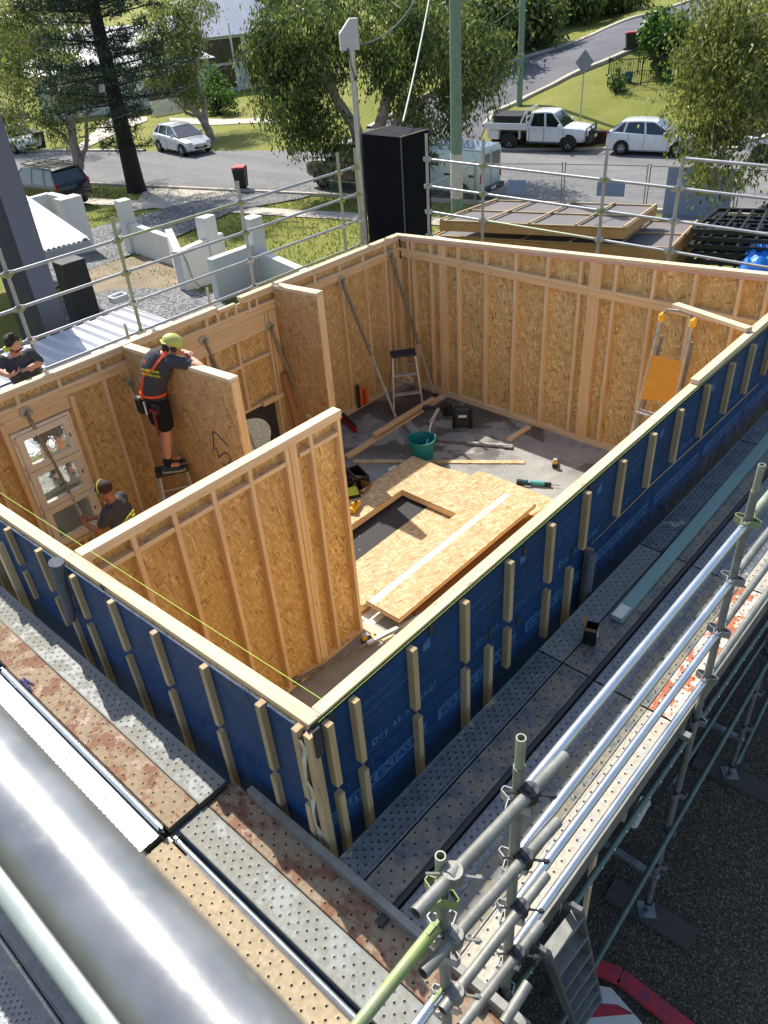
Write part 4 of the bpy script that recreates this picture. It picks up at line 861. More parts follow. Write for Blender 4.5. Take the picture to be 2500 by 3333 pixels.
sheet('lower_face', (0, 0, FZ+0.002), (1, 0, 0), (0, 1, 0), [[(3.0, 2.78), (6.42, 2.20), (6.42, 3.30), (6.39, 3.52), (6.0, 3.56), (3.0, 3.52)]], 0.018, OSBL, thing('osb_panel', 'bottom chipboard sheet showing through the cut-out and at the right end', 'panel', (4.6, 3, FZ), group='chipboard panels stacked on the floor'))
t = thing('osb_panel', 'narrow thick chipboard panel with a pale sealing strip along its edge, nearest the right wall', 'panel', (4.5, 2.45, -2.9), group='chipboard panels stacked on the floor')
sheet('panel_face', (0, 0, -2.875), (1, 0, 0), (0, 1, 0), [R4(3.09, 5.95, 2.24, 2.76)], 0.015, OSBL, t)
for y in (2.262, 2.738): beam('frame_member', (3.09, y, -2.902), (5.95, y, -2.902), 0.045, 0.052, PINE, t)
for x in (3.112, 5.928): beam('frame_member', (x, 2.286, -2.902), (x, 2.714, -2.902), 0.045, 0.052, PINE, t)
m = MB(); m.box((4.5, 2.675, -2.8585), (2.8, 0.10, 0.001)); m.build('sealing_strip', simple('pale_tape_strip', (226, 206, 176), 0.5), t)
m = MB(); m.box((4.5, 2.728, -2.8585), (2.8, 0.006, 0.0012)); m.build('strip_edge', simple('pink_line', (150, 60, 60), 0.6), t)
t = thing('ply_sheet', 'brown plywood sheet on the floor between the chipboard panels and the right wall', 'sheet', (4.8, 1.4, FZ)); sheet('sheet', (0, 0, FZ+0.001), (1, 0, 0), (0, 1, 0), [R4(3.42, 6.15, 0.9, 2.32)], 0.017, PLY, t)
t = thing('paper_sheet', 'white sheet of board lying on the floor past the end of the big partition', 'sheet', (3.0, 2.8, FZ)); sheet('sheet', (0, 0, FZ+0.001), (1, 0, 0), (0, 1, 0), [R4(2.98, 3.2, 2.56, 3.25)], 0.008, CREAM, t)
t = thing('paper_sheet', 'small white paper on the floor behind the chipboard panel', 'paper', (5.4, 4.6, FZ)); q = [on(1262, 1526, 2, FZ), on(1290, 1514, 2, FZ), on(1293, 1530, 2, FZ), on(1270, 1542, 2, FZ)]; m = MB(); m.prism([(p.x, p.y) for p in q], FZ+0.001, FZ+0.006); m.build('sheet', CREAM, t)
t = thing('dark_sheet', 'dark sheet lying on the slab inside the panel cut-out', 'membrane', (4.2, 3.7, FZ)); sheet('sheet', (0, 0, FZ+0.0005), (1, 0, 0), (0, 1, 0), [R4(3.2, 5.9, 3.55, 4.3)], 0.004, BLACKM, t)  # dark sheet that makes the slab inside the cut-out darker
V = []; rg = np.random.default_rng(77); m = MB()
for i in range(260):
    x = rg.uniform(2.9, 7.9); y = rg.uniform(0.3, 6.2); s = rg.uniform(.004, .02); L_ = s*rg.uniform(1, 3); a = rg.uniform(0, 3.14)
    m.box((x, y, FZ+.003), (L_, s*.6, .004), Matrix.Rotation(a, 3, 'Z'))
for i in range(120):
    x = rg.uniform(0.2, 2.9); y = rg.uniform(0.2, 2.4); s = rg.uniform(.004, .018); m.box((x, y, FZ+.003), (s*2, s*.6, .004), Matrix.Rotation(rg.uniform(0, 3), 3, 'Z'))
tag(m.build('sawdust_scraps', PINEL), 'sawdust, chips and small wood scraps over the slab', 'scraps', kind='stuff')
# tub and mixer
TEAL = simple('teal_rubber', (20, 122, 128), 0.45, var=0.08, scale=6)
cb = (on(1342, 1480, 2, FZ)+on(1398, 1478, 2, FZ))/2; bc = Vector((6.215, 4.47, FZ))
t = thing('rubber_tub', 'round teal rubber tub with mixing paddle standing on the damp slab', 'tub', tuple(bc))
m = MB(); m.lathe(bc, [(0.001, 0.012), (0.15, 0.012), (0.155, 0.0), (0.16, 0.0), (0.205, 0.33), (0.218, 0.34), (0.218, 0.352), (0.203, 0.352), (0.198, 0.33), (0.150, 0.03), (0.001, 0.028)], 36); m.build('tub_body', TEAL, t, smooth=True)
for a in (2.2, 5.34):
    m = MB(); pts = [bc+Vector((math.cos(a+q)*0.216, math.sin(a+q)*0.216, 0.35+0.05*math.sin((q+0.3)/0.6*math.pi))) for q in np.linspace(-0.3, 0.3, 7)]; path_mesh(m, pts, 0.012, 8); m.build('handle', TEAL, t, smooth=True)
t = thing('mortar_mixer', 'black and grey cordless mixer with its shaft resting in the teal tub', 'power tool', (7.0, 4.7, FZ))
p0 = bc+Vector((0.02, -0.04, 0.10)); p1 = Vector((6.62, 4.60, -2.66)); p2 = Vector((6.95, 4.72, -2.62)); p3 = Vector((7.12, 4.72, -2.62))
m = MB(); m.cyl(p0, p1, 0.011, 0.011, 10); m.build('shaft', CREAM, t, smooth=True); m = MB(); m.cyl(p1, p2, 0.028, 0.028, 14); m.cyl(p1-Vector((.02, .01, 0)), p1+Vector((.03, .01, 0)), 0.036, 0.036, 14); m.build('tube_housing', ALU, t, smooth=True)
m = MB(); m.cyl(p2, p3, 0.05, 0.06, 14); m.cyl(Vector((6.98, 4.98, -2.68)), Vector((7.14, 4.66, -2.68)), 0.028, 0.03, 10); m.ell(Vector((6.97, 5.0, -2.70)), (0.06, 0.06, 0.05)); m.box((7.15, 4.70, -2.72), (0.12, 0.1, 0.2)); m.build('motor_body', BLACKP, t, smooth=True)
# jobsite radio
rc = Vector((7.35, 4.55, FZ)); t = thing('jobsite_radio', 'dark green-black square jobsite radio standing on the floor by the mixer', 'radio', tuple(rc), rad(-52)); T = WM[t.name]
RG = simple('radio_green_black', (24, 52, 56), 0.5, var=0.2)
m = MB(); m.box((0, 0, 0.15), (0.26, 0.16, 0.24)); m.build('case', RG, t, T, bevel=0.02)
for s in (-1, 1):
    m = MB(); m.box((s*0.14, 0, 0.15), (0.05, 0.20, 0.30)); m.build('bumper', BLACKP, t, T, bevel=0.015)
m = MB(); path_mesh(m, [(-0.14, 0, 0.29), (-0.12, 0, 0.37), (0.12, 0, 0.37), (0.14, 0, 0.29)], 0.014, 8); m.build('handle', BLACKP, t, T, smooth=True)
m = MB(); m.cyl((0, -0.081, 0.12), (0, -0.088, 0.12), 0.07, 0.07, 20); m.build('speaker', DARKST, t, T); m = MB(); m.box((0, -0.083, 0.235), (0.13, 0.006, 0.04)); m.build('display', CREAM, t, T)
# laser levels
YEL = simple('tool_yellow', (226, 172, 36), 0.45)
def laser(label, p, rz):
    t = thing('laser_level', label, 'laser level', tuple(p), rz, group='yellow and black laser levels'); T = WM[t.name]
    m = MB(); m.box((0, 0, 0.04), (0.13, 0.08, 0.06)); m.build('base', BLACKP, t, T, bevel=0.008); m = MB(); m.box((-0.03, 0, 0.095), (0.06, 0.075, 0.05)); m.build('body', YEL, t, T, bevel=0.008)
    m = MB(); m.box((-0.03, 0, 0.135), (0.055, 0.06, 0.03)); m.build('head', simple('tool_grey', (176, 176, 172), .5) if 'tool_grey' not in bpy.data.materials else bpy.data.materials['tool_grey'], t, T, bevel=0.006); m = MB(); m.box((0.09, 0, 0.045), (0.07, 0.07, 0.05)); m.build('battery', BLACKP, t, T, bevel=0.006); m = MB(); m.box((0.075, 0, 0.075), (0.03, 0.06, 0.01)); m.build('label_plate', YEL, t, T)
laser('yellow and black laser level on the floor at the foot of the big partition', on(1195, 2092, 2, FZ), -0.4)
laser('yellow and black laser level in the shade edge near the right wall', on(1806, 1518, 2, FZ), 0.5)
# circular/recip saw
sp = on(1735, 1580, 2, FZ); t = thing('reciprocating_saw', 'teal and black reciprocating saw lying on the floor beside the chipboard', 'power tool', tuple(sp), rad(-62)); T = WM[t.name]
m = MB(); m.box((0.06, 0, 0.045), (0.22, 0.06, 0.06)); m.box((-0.12, 0.03, 0.045), (0.10, 0.035, 0.05)); m.build('body', simple('tool_teal', (70, 150, 156), .5), t, T, bevel=0.012)
m = MB(); m.box((0.20, 0, 0.04), (0.12, 0.055, 0.055)); m.box((-0.10, -0.035, 0.045), (0.14, 0.035, 0.04)); m.box((-0.20, 0.0, 0.04), (0.08, 0.09, 0.06)); m.build('grip', BLACKP, t, T, bevel=0.012); m = MB(); m.box((0.32, 0, 0.035), (0.14, 0.002, 0.015)); m.build('blade', GALV, t, T)
# red and black spirit level case
a = on(1118, 1368, 2, FZ); b = on(1156, 1412, 2, FZ); t = thing('tool_case', 'red and black tool lying on the floor by the far left wall', 'tool', tuple(a)); z = Vector((0, 0, .05)); beam('red_side', a+z, b+z+Vector((.03, 0, 0)), 0.05, 0.08, simple('tool_red', (170, 26, 34), .5), t); beam('black_side', a+z*1.2+Vector((.04, .05, 0)), b+z*1.2+Vector((.06, .04, 0)), 0.06, 0.09, BLACKP, t)
# sealant cartridges on the stud nogging
for i, (dx, h, mt, lab) in enumerate(((0, .42, 'tube_black', 'tall black and orange cartridge'), (.07, .36, 'tube_orange', 'bright orange cartridge'), (.15, .26, 'tube_red', 'short red-brown cartridge'), (.21, .30, 'tube_orange', 'rightmost orange cartridge'))):
    M_ = bpy.data.materials.get(mt) or simple(mt, {'tube_black': (60, 40, 30), 'tube_orange': (232, 112, 44), 'tube_red': (176, 60, 34)}[mt], .5)
    t = thing('sealant_cartridge', lab+' standing by the far wall behind the prop', 'cartridge', (6.73+dx, 6.28, FZ+.09), group='cartridges standing by the far wall'); m = MB(); x = 6.73+dx; m.cyl((x, 6.30, FZ+.09), (x, 6.30, FZ+.09+h), .028, .028, 14); m.cyl((x, 6.30, FZ+.09+h), (x, 6.30, FZ+.13+h), .012, .006, 10); m.build('cartridge', M_, t, smooth=True)
# tool boxes and yellow-lid box past the partition end
t = thing('tool_crate', 'open black tool crate full of gear past the end of the big partition', 'crate', (4.95, 4.78, FZ), rad(-20)); T = WM[t.name]; m = MB()
for s in (-1, 1): m.box((s*0.2, 0, 0.12), (0.02, 0.34, 0.24)); m.box((0, s*0.17, 0.12), (0.42, 0.02, 0.24))
m.box((0, 0, 0.02), (0.4, 0.34, 0.02)); m.build('crate_shell', BLACKP, t, T); m = MB(); m.box((0, 0, 0.26), (0.03, 0.36, 0.03)); m.box((-.05, .05, .12), (.2, .12, .1), Matrix.Rotation(.4, 3, 'Z')); m.build('contents', DARKST, t, T); m = MB(); m.box((.08, -.05, .15), (.12, .14, .05), Matrix.Rotation(.8, 3, 'Z')); m.build('card_box', KR, t, T)
t = thing('cardboard_box', 'small open cardboard box behind the yellow lidded box', 'box', (4.86, 4.5, FZ), rad(15)); T = WM[t.name]; m = MB()
for s in (-1, 1): m.box((s*0.12, 0, 0.1), (0.006, 0.22, 0.2)); m.box((0, s*0.11, 0.1), (0.24, 0.006, 0.2))
m.box((0, 0, .05), (.24, .22, .01)); m.build('box_shell', KR, t, T)
t = thing('organiser_box', 'black organiser box with a yellow-green lid next to the panel edge', 'box', (4.62, 4.53, FZ), rad(-35)); T = WM[t.name]; m = MB(); m.box((0, 0, 0.09), (0.34, 0.22, 0.18)); m.build('base', BLACKP, t, T, bevel=.01); m = MB(); m.box((0, 0, 0.20), (0.30, 0.20, 0.03)); m.build('lid', simple('lime_lid', (190, 196, 46), .45), t, T, bevel=.01)
sp = on(1156, 1658, 2, -2.93); t = thing('power_planer', 'yellow power tool lying on the chipboard at the partition end', 'power tool', tuple(sp), rad(20)); T = WM[t.name]; m = MB(); m.box((0, 0, .05), (.24, .09, .08)); m.cyl((-.05, 0, .08), (-.05, 0, .15), .03, .03, 10); m.build('body', YEL, t, T, bevel=.012); m = MB(); m.box((.02, 0, .12), (.14, .03, .03)); m.box((0, .06, .03), (.1, .03, .05)); m.build('handle', BLACKP, t, T, bevel=.008)
# ladders
def stepladder(label, c, h, rz, w_top=0.36, w_bot=0.5, spread=0.62, steps=3, topm=None, group='aluminium step ladders'):
    t = thing('step_ladder', label, 'ladder', tuple(c), rz, group=group); T = WM[t.name]
    F = lambda s: Vector((-spread*0.42*(1-0), s*w_bot/2, 0)); top = lambda s, x: Vector((x, s*w_top/2, h-0.03))
    for s in (-1, 1):
        beam('front_rail', T @ Vector((-spread/2, s*w_bot/2, 0.0)), T @ Vector((-0.07, s*w_top/2, h-0.02)), 0.03, 0.07, ALU, t)
        beam('rear_leg', T @ Vector((spread/2, s*w_bot/2, 0.0)), T @ Vector((0.09, s*w_top/2, h-0.04)), 0.025, 0.04, ALU, t)
        m = MB(); m.box((-spread/2, s*w_bot/2, 0.03), (0.09, 0.045, 0.06)); m.build('foot', BLACKP, t, T)
    for i in range(1, steps+1):
        f = i/(steps+1); x = -spread/2+f*(spread/2-0.07); wd = w_bot+(w_top-w_bot)*f; beam('tread', T @ Vector((x, -wd/2, f*h)), T @ Vector((x, wd/2, f*h)), 0.09, 0.022, ALU, t)
    for f in (0.3, 0.7): x = spread/2+f*(0.09-spread/2); wd = w_bot+(w_top-w_bot)*f; beam('rear_bar', T @ Vector((x, -wd/2, f*h)), T @ Vector((x, wd/2, f*h)), 0.02, 0.02, ALU, t)
    m = MB(); m.box((0, 0, h), (0.24, w_top+0.06, 0.045)); m.build('top_cap', topm or BLACKP, t, T, bevel=0.012)
    return t
stepladder('small silver step ladder with a navy top in the back corner of the room', (7.42, 5.84, FZ), 0.95, rad(50), steps=2, topm=NAVYP)
lt = Vector((2.56, 5.52, FZ)); stepladder('step ladder with black top that the man in orange braces stands on', lt, 1.28, rad(62), steps=3, w_top=0.34)
m = MB(); m.box((-0.27, -0.25, 0.25), (0.002, 0.05, 0.12)); 
t = thing('platform_ladder', 'tall folded ladder with yellow knuckles and an orange platform leaning on the right wall studs', 'ladder', (7.4, 1.4, FZ))
lx = 7.5; A1 = on(1900+1060/4.1475, 950+320/4.1475, 0, lx); A2 = on(1900+1480/4.1475, 950+400/4.1475, 0, lx); B1_ = on(1900+700/4.1475, 950+1700/4.1475, 0, 7.2); d1 = (B1_-A1).normalized(); s1 = (FZ-A1.z)/d1.z
Bf = A1+d1*s1; Bg = Vector((Bf.x, A2.y-(Bf.y-A1.y)*0.9, FZ))
ORG = simple('ladder_yellow', (236, 178, 60), .45); ORP = simple('ladder_platform', (214, 152, 52), .5, var=.1, scale=12)
beam('rail', A1, Bf, 0.03, 0.055, ALU, t); beam('rail', A2, Bg, 0.03, 0.055, ALU, t); beam('rear_rail', A1+Vector((.09, 0, -.3)), Bf+Vector((.22, .02, 0)), 0.03, 0.04, GALVD, t); beam('rear_rail', A2+Vector((.09, 0, -.3)), Bg+Vector((.22, -.02, 0)), 0.03, 0.04, GALVD, t)
for q in (A1, A2): m = MB(); m.box(q+Vector((0, 0, -0.02)), (0.09, 0.07, 0.12)); m.build('knuckle', ORG, t, bevel=.02)
m = MB(); path_mesh(m, [A1+Vector((0, 0, .02)), A1.lerp(A2, .12)+Vector((.02, 0, .08)), A1.lerp(A2, .5)+Vector((.03, 0, .09)), A1.lerp(A2, .88)+Vector((.02, 0, .07)), A2+Vector((0, 0, .0))], 0.014, 8); m.build('top_loop', GALVD, t, smooth=True)
for f in (0.49, 0.625, 0.76, 0.9): beam('tread', A1.lerp(Bf, f), A2.lerp(Bg, f), 0.09, 0.03, ALU, t)
a, b, c, d = A1.lerp(Bf, .19), A2.lerp(Bg, .19), A2.lerp(Bg, .40), A1.lerp(Bf, .42); o = Vector((-.03, 0, 0)); m = MB(); m.addvf([a+o, b+o, c+o, d+o, a+o*.3, b+o*.3, c+o*.3, d+o*.3], [(0, 1, 2, 3), (7, 6, 5, 4), (0, 4, 5, 1), (1, 5, 6, 2), (2, 6, 7, 3), (3, 7, 4, 0)]); m.build('platform', ORP, t, bevel=.006)
# ------------------------------------------------------------------ people
def remesh(o, vox, sm=6):
    md = o.modifiers.new('r', 'REMESH'); md.mode = 'VOXEL'; md.voxel_size = vox; md.use_smooth_shade = True
    ms = o.modifiers.new('s', 'SMOOTH'); ms.iterations = sm; ms.factor = 0.5
    dg = bpy.context.evaluated_depsgraph_get(); me = bpy.data.meshes.new_from_object(o.evaluated_get(dg)); old = o.data
    o.modifiers.clear(); me.materials.clear()
    for mt in old.materials: me.materials.append(mt)
    o.data = me; me.polygons.foreach_set('use_smooth', [True]*len(me.polygons)); return o
def rings(m, path, ww, dd, side, n=18):
    """closed tube of ellipses: half widths ww along side, dd across"""
    V = []; k = len(path); side = Vector(side).normalized()
    for i, p in enumerate(path):
        p = Vector(p); ax = (Vector(path[min(i+1, k-1)])-Vector(path[max(i-1, 0)])).normalized(); s = (side-ax*side.dot(ax)).normalized(); f = ax.cross(s)
        for j in range(n): a = 2*math.pi*j/n; V.append(p+s*ww[i]*math.cos(a)+f*dd[i]*math.sin(a))
    F = [(i*n+j, i*n+(j+1) % n, (i+1)*n+(j+1) % n, (i+1)*n+j) for i in range(k-1) for j in range(n)]
    F += [tuple(range(n)), tuple(reversed(range((k-1)*n, k*n)))]; m.addvf(V, F)
def limbr(m, a, b, r0, rm, r1, n=14):
    a = Vector(a); b = Vector(b); d = (b-a).normalized(); s = d.orthogonal(); rings(m, [a-d*r0*.3, a, a.lerp(b, .3), a.lerp(b, .65), b, b+d*r1*.3], [r0*.7, r0, rm, (rm+r1)/2, r1, r1*.7], [r0*.7, r0, rm, (rm+r1)/2, r1, r1*.7], s, n); m.ell(a, (r0,)*3, 12, 8); m.ell(b, (r1,)*3, 12, 8)
def hand(m, wrist, dirv, palmn, curl=0.6, s=1.0):
    """palm, four unequal bent fingers and a thumb"""
    w_ = Vector(wrist); d = Vector(dirv).normalized(); pn = Vector(palmn); pn = (pn-d*pn.dot(d)).normalized(); sd = d.cross(pn)
    c = w_+d*0.05*s; rings(m, [w_, w_+d*0.03, w_+d*0.065, w_+d*0.095], [.026*s, .038*s, .042*s, .040*s], [.020*s, .018*s, .016*s, .014*s], sd, 12)
    for i, (o, L_) in enumerate(((-0.030, .068), (-0.010, .080), (0.011, .074), (0.031, .058))):
        p = w_+d*0.092*s+sd*o*s; dd = d
        for k, f in enumerate((.45, .32, .25)):
            dd = (dd*math.cos(curl)+pn*math.sin(curl)).normalized() if k or True else dd; q = p+dd*L_*f*s; m.cyl(p, q, 0.0095*s-.0008*k, 0.0088*s-.0008*k, 8); m.ell(q, (.0090*s-.0008*k,)*3, 8, 6); p = q
    p = w_+d*0.03*s-sd*0.036*s; dd = (d*.6-sd*.7+pn*.35).normalized()
    for f in (.036, .030): q = p+dd*f*s; m.cyl(p, q, .0115*s, .010*s, 8); m.ell(q, (.0102*s,)*3, 8, 6); p = q; dd = (dd+d*.5+pn*.4).normalized()
def head(m, c, fwd, up):
    """skull with jaw, nose, ears, brow and lips; fwd = gaze"""
    c = Vector(c); f = Vector(fwd).normalized(); u = Vector(up); u = (u-f*u.dot(f)).normalized(); s = u.cross(f); R = Matrix((f, s, u)).transposed()
    m.ell(c+u*0.025, (.098, .078, .100), 20, 14, R); m.ell(c-u*0.045+f*0.028, (.062, .056, .070), 16, 10, R); m.ell(c-u*0.095+f*0.055, (.026, .030, .024), 12, 8, R)
    m.ell(c-u*0.018+f*0.103, (.016, .013, .024), 10, 8, R); m.ell(c-u*0.062+f*0.088, (.010, .024, .009), 10, 6, R); m.ell(c+u*0.024+f*0.082, (.014, .050, .010), 12, 6, R)
    for q in (-1, 1): m.ell(c-u*0.01+s*q*0.079-f*0.004, (.017, .008, .030), 10, 8, R)
    return R
SKIN = simple('skin', (196, 138, 112), 0.55, var=0.06, scale=9); SKIN2 = simple('tanned_skin', (158, 106, 82), 0.55, var=0.06, scale=9)
TEE = simple('charcoal_tee', (62, 62, 68), 0.9, var=0.14, scale=7, bump=0.5, bscale=9); SHRT = simple('black_shorts', (14, 14, 16), 0.9, bump=.5, bscale=12); ORB = simple('orange_brace', (238, 84, 30), .7)
BLKB = simple('black_belt', (22, 22, 24), .6); HAIR = simple('dark_hair', (32, 22, 18), .7, var=.3, scale=60, bump=.6, bscale=120)
for nd in TEE.node_tree.nodes:
    if nd.type == 'BUMP': nd.inputs['Distance'].default_value = 0.04; nd.inputs['Strength'].default_value = 0.8
YTX = simple('yellow_print', (196, 196, 40), .7)
def person(label, J, skin, shortsm, sleeve=0.55, legs=True, shorts=True, side=None, handL=None, handR=None, gaze=None, up=None, feet=None, scale=1.0, shoes=True):
    V = {k: Vector(v) for k, v in J.items()}
    root = (V['anL']+V['anR'])/2 if 'anL' in V else V['pel']; t = thing('person', label, 'person', tuple(root))
    S = Vector(side).normalized(); m = MB()
    sp = [V['pel']-(V['wai']-V['pel'])*0.5, V['pel'], V['wai'], V['che'], V['shc'], V['nek']]
    rings(m, sp, [.10, .155, .135, .165, .15, .055], [.08, .115, .095, .115, .085, .055], S); m.ell(V['pel'], (.13, .13, .10))
    limbr(m, V['nek']-(V['hed']-V['nek'])*.2, V['hed'], .056, .056, .055)
    for q in 'LR':
        limbr(m, V['sh'+q], V['el'+q], .056, .050, .040); limbr(m, V['el'+q], V['wr'+q], .041, .042, .027)
        if legs: limbr(m, V['hp'+q], V['kn'+q], .088, .080, .054); limbr(m, V['kn'+q], V['an'+q], .054, .058, .036); limbr(m, V['an'+q], V['an'+q]+Vector(feet)*0.12, .036, .034, .03)
    R = head(m, V['hed'], gaze, up)
    for q, hd in (('L', handL), ('R', handR)): hand(m, V['wr'+q], hd[0], hd[1], hd[2] if len(hd) > 2 else .55)
    o = remesh(m.build('body', skin, t), 0.0075, 3)
    # tee
    m = MB(); sp = [V['pel']-(V['wai']-V['pel'])*0.1, V['pel'].lerp(V['wai'], .4), V['wai'], V['che'], V['shc'], V['shc'].lerp(V['nek'], .78)]
    rings(m, sp, [.176, .176, .170, .200, .178, .095], [.132, .130, .124, .138, .112, .088], S)
    for q in 'LR': b = V['sh'+q].lerp(V['el'+q], sleeve); limbr(m, V['sh'+q].lerp(V['shc'], .1), b, .078, .074, .066)
    remesh(m.build('tee_shirt', TEE, t), 0.011, 4)
    m = MB(); ax = V['pel']
    rings(m, [ax+(V['wai']-V['pel'])*.05, ax, ax-(V['wai']-V['pel'])*.35, ax-(V['wai']-V['pel'])*.6], [.165, .172, .170, .10], [.125, .135, .13, .09], S)
    if legs:
        L_ = .62 if shorts else .97
        for q in 'LR':
            b = V['hp'+q].lerp(V['kn'+q], L_); limbr(m, V['hp'+q], b, .108, .112, .115 if shorts else .075)
            if not shorts: limbr(m, b, V['kn'+q].lerp(V['an'+q], .95), .072, .068, .06)
    remesh(m.build('shorts' if shorts else 'trousers', shortsm, t), 0.012, 4)
    if legs and shoes:
        F = Vector(feet).normalized()
        for q in 'LR':
            a = V['an'+q]; s_ = Vector((-F.y, F.x, 0)); m = MB(); z0 = a.z-0.075
            rings(m, [a-F*.075+Vector((0, 0, -.035)), a-F*.04+Vector((0, 0, -.02)), a+F*.05+Vector((0, 0, -.035)), a+F*.13+Vector((0, 0, -.05)), a+F*.19+Vector((0, 0, -.058))], [.030, .042, .044, .048, .026], [.032, .050, .040, .026, .014], s_)
            remesh(m.build('shoe', simple('shoe_fabric', (40, 58, 62), .8, var=.3, scale=30) if 'shoe_fabric' not in bpy.data.materials else bpy.data.materials['shoe_fabric'], t), 0.006, 2)
            m = MB(); pr = [(-.085, -.03), (-.05, -.042), (.05, -.044), (.15, -.05), (.20, -.03), (.21, 0), (.20, .03), (.15, .05), (.05, .044), (-.05, .042), (-.085, .03)]
            m.prism([(a.x+F.x*x+s_.x*y, a.y+F.y*x+s_.y*y) for x, y in pr], z0-.012, z0+.012); m.build('sole', simple('shoe_sole', (150, 146, 130), .8) if 'shoe_sole' not in bpy.data.materials else bpy.data.materials['shoe_sole'], t)
            m = MB(); limbr(m, a+Vector((0, 0, -.01)), V['kn'+q].lerp(a, .74), .044, .046, .047); m.build('sock', bpy.data.materials.get('sock') or simple('sock', (18, 18, 20), .9), t, smooth=True)
    return t, V, R
px0_ = lambda px, py, x: on(px, py, 0, x)
# man on the ladder, seen from behind, leaning over the W57 panel
gz = Vector((.75, -.35, -.5)).normalized()
lz = FZ+1.28+0.022
aL = Vector((2.60, 5.58, lz+.087)); aR = Vector((2.50, 5.46, lz+.087))
J = dict(anL=aL, anR=aR, knL=aL+Vector((0.02, 0.0, .43)), knR=aR+Vector((.06, -.06, .43)), hpL=(2.60, 5.62, lz+.93), hpR=(2.60, 5.44, lz+.93), pel=(2.60, 5.53, lz+.97), wai=(2.60, 5.52, lz+1.12), che=(2.65, 5.44, lz+1.34),
         shc=(2.70, 5.34, lz+1.47), nek=(2.745, 5.28, lz+1.54), hed=(2.82, 5.25, lz+1.61), shL=(2.66, 5.53, lz+1.46), shR=(2.74, 5.16, lz+1.48), elL=(2.93, 5.46, lz+1.46), wrL=(2.96, 5.22, lz+1.50), elR=(2.90, 4.87, lz+1.43), wrR=(2.95, 5.12, lz+1.46))
t, V, R = person('man in black shorts, orange braces and lime helmet leaning over the panel from the ladder', J, SKIN, SHRT, side=(-.25, 1, 0), handL=((0, -1, .1), (0, 0, -1)), handR=((0, 1, 0), (0, 0, -1)), gaze=gz, up=(.3, -.1, 1), feet=Vector((.8, -.6, 0)))
f, s, u = [R.to_3x3().col[i] for i in range(3)]; c = V['hed']
m = MB(); m.ell(c+u*0.05-f*.005, (.128, .108, .105), 24, 14, R.to_3x3()); hm = m.build('helmet', simple('lime_helmet', (178, 182, 92), .45, var=.04), t, smooth=True)
bm = bmesh.new(); bm.from_mesh(hm.data); bmesh.ops.bisect_plane(bm, geom=bm.verts[:]+bm.edges[:]+bm.faces[:], plane_co=c+u*0.022, plane_no=-u, clear_outer=True); bm.to_mesh(hm.data); bm.free()
m = MB(); rings(m, [c+u*0.02-f*0.14, c+u*0.03-f*.1], [.07, .10], [.006, .008], s); m.build('helmet_brim', bpy.data.materials['lime_helmet'], t)
for q in (-1, 1): m = MB(); m.cyl(c+s*q*.078, c+s*q*.115, .036, .033, 16); m.build('ear_muff', BLKB if q < 0 else simple('green_muff', (70, 160, 60), .5), t, smooth=True)
m = MB(); m.ell(c-u*.03-f*.06, (.05, .07, .06), 14, 8, R.to_3x3()); m.build('hair', HAIR, t, smooth=True)
for q, y in ((-1, .075), (1, -.075)):
    bk = lambda p, o: Vector(p)+Vector((-.118, 0, 0))+Vector((0, o, 0))
pts = [Vector((2.66, 5.46, lz+1.57)), Vector((2.55, 5.47, lz+1.45)), Vector((2.495, 5.49, lz+1.30)), Vector((2.462, 5.54, lz+1.12)), Vector((2.455, 5.57, lz+1.0))]
m = MB()
for a, b in zip(pts[:-1], pts[1:]): m.beam(a, b, .036, .006, up=(-1, -.2, .3))
m.build('brace_strap', ORB, t)
pts = [Vector((2.72, 5.22, lz+1.60)), Vector((2.60, 5.26, lz+1.50)), Vector((2.545, 5.31, lz+1.42)), Vector((2.51, 5.40, lz+1.36)), Vector((2.495, 5.49, lz+1.30))]
m = MB()
for a, b in zip(pts[:-1], pts[1:]): m.beam(a, b, .03, .006, up=(-1, -.2, .3))
m.build('brace_strap', ORB, t)
m = MB(); rings(m, [Vector((2.60, 5.53, lz+.975)), Vector((2.60, 5.53, lz+1.035))], [.178, .176], [.138, .136], (-.25, 1, 0)); m.build('tool_belt', BLKB, t, smooth=True)
m = MB(); rings(m, [Vector((2.60, 5.53, lz+1.030)), Vector((2.60, 5.53, lz+1.058))], [.180, .178], [.140, .138], (-.25, 1, 0)); m.build('belt_edge', ORB, t, smooth=True)
for (p, sz) in (((2.50, 5.72, lz+.86), (.09, .12, .22)), ((2.50, 5.38, lz+.90), (.08, .10, .16))): m = MB(); m.box(p, sz); m.build('pouch', BLKB, t, bevel=.02)
m = MB(); m.cyl((2.44, 5.36, lz+.90), (2.43, 5.35, lz+.58), .014, .018, 8); m.box((2.438, 5.36, lz+.91), (.03, .12, .03)); m.build('hammer', simple('hammer_red', (120, 24, 34), .5), t)
m = MB(); m.cyl((2.455, 5.55, lz+.97), (2.455, 5.55, lz+.80), .012, .012, 8); m.build('screwdriver', CREAM, t)
Xt = Vector((.27, -1.0, .0)).normalized(); Yt = Vector((.30, .08, 1)).normalized()
text('shirt_print', 'PASSIVE HOUSE', .038, Vector((2.490, 5.47, lz+1.385)), Xt, Yt, YTX, t, thick=.004); text('shirt_print', 'PREFABRICATED', .037, Vector((2.484, 5.47, lz+1.335)), Xt, Yt, YTX, t, thick=.004)
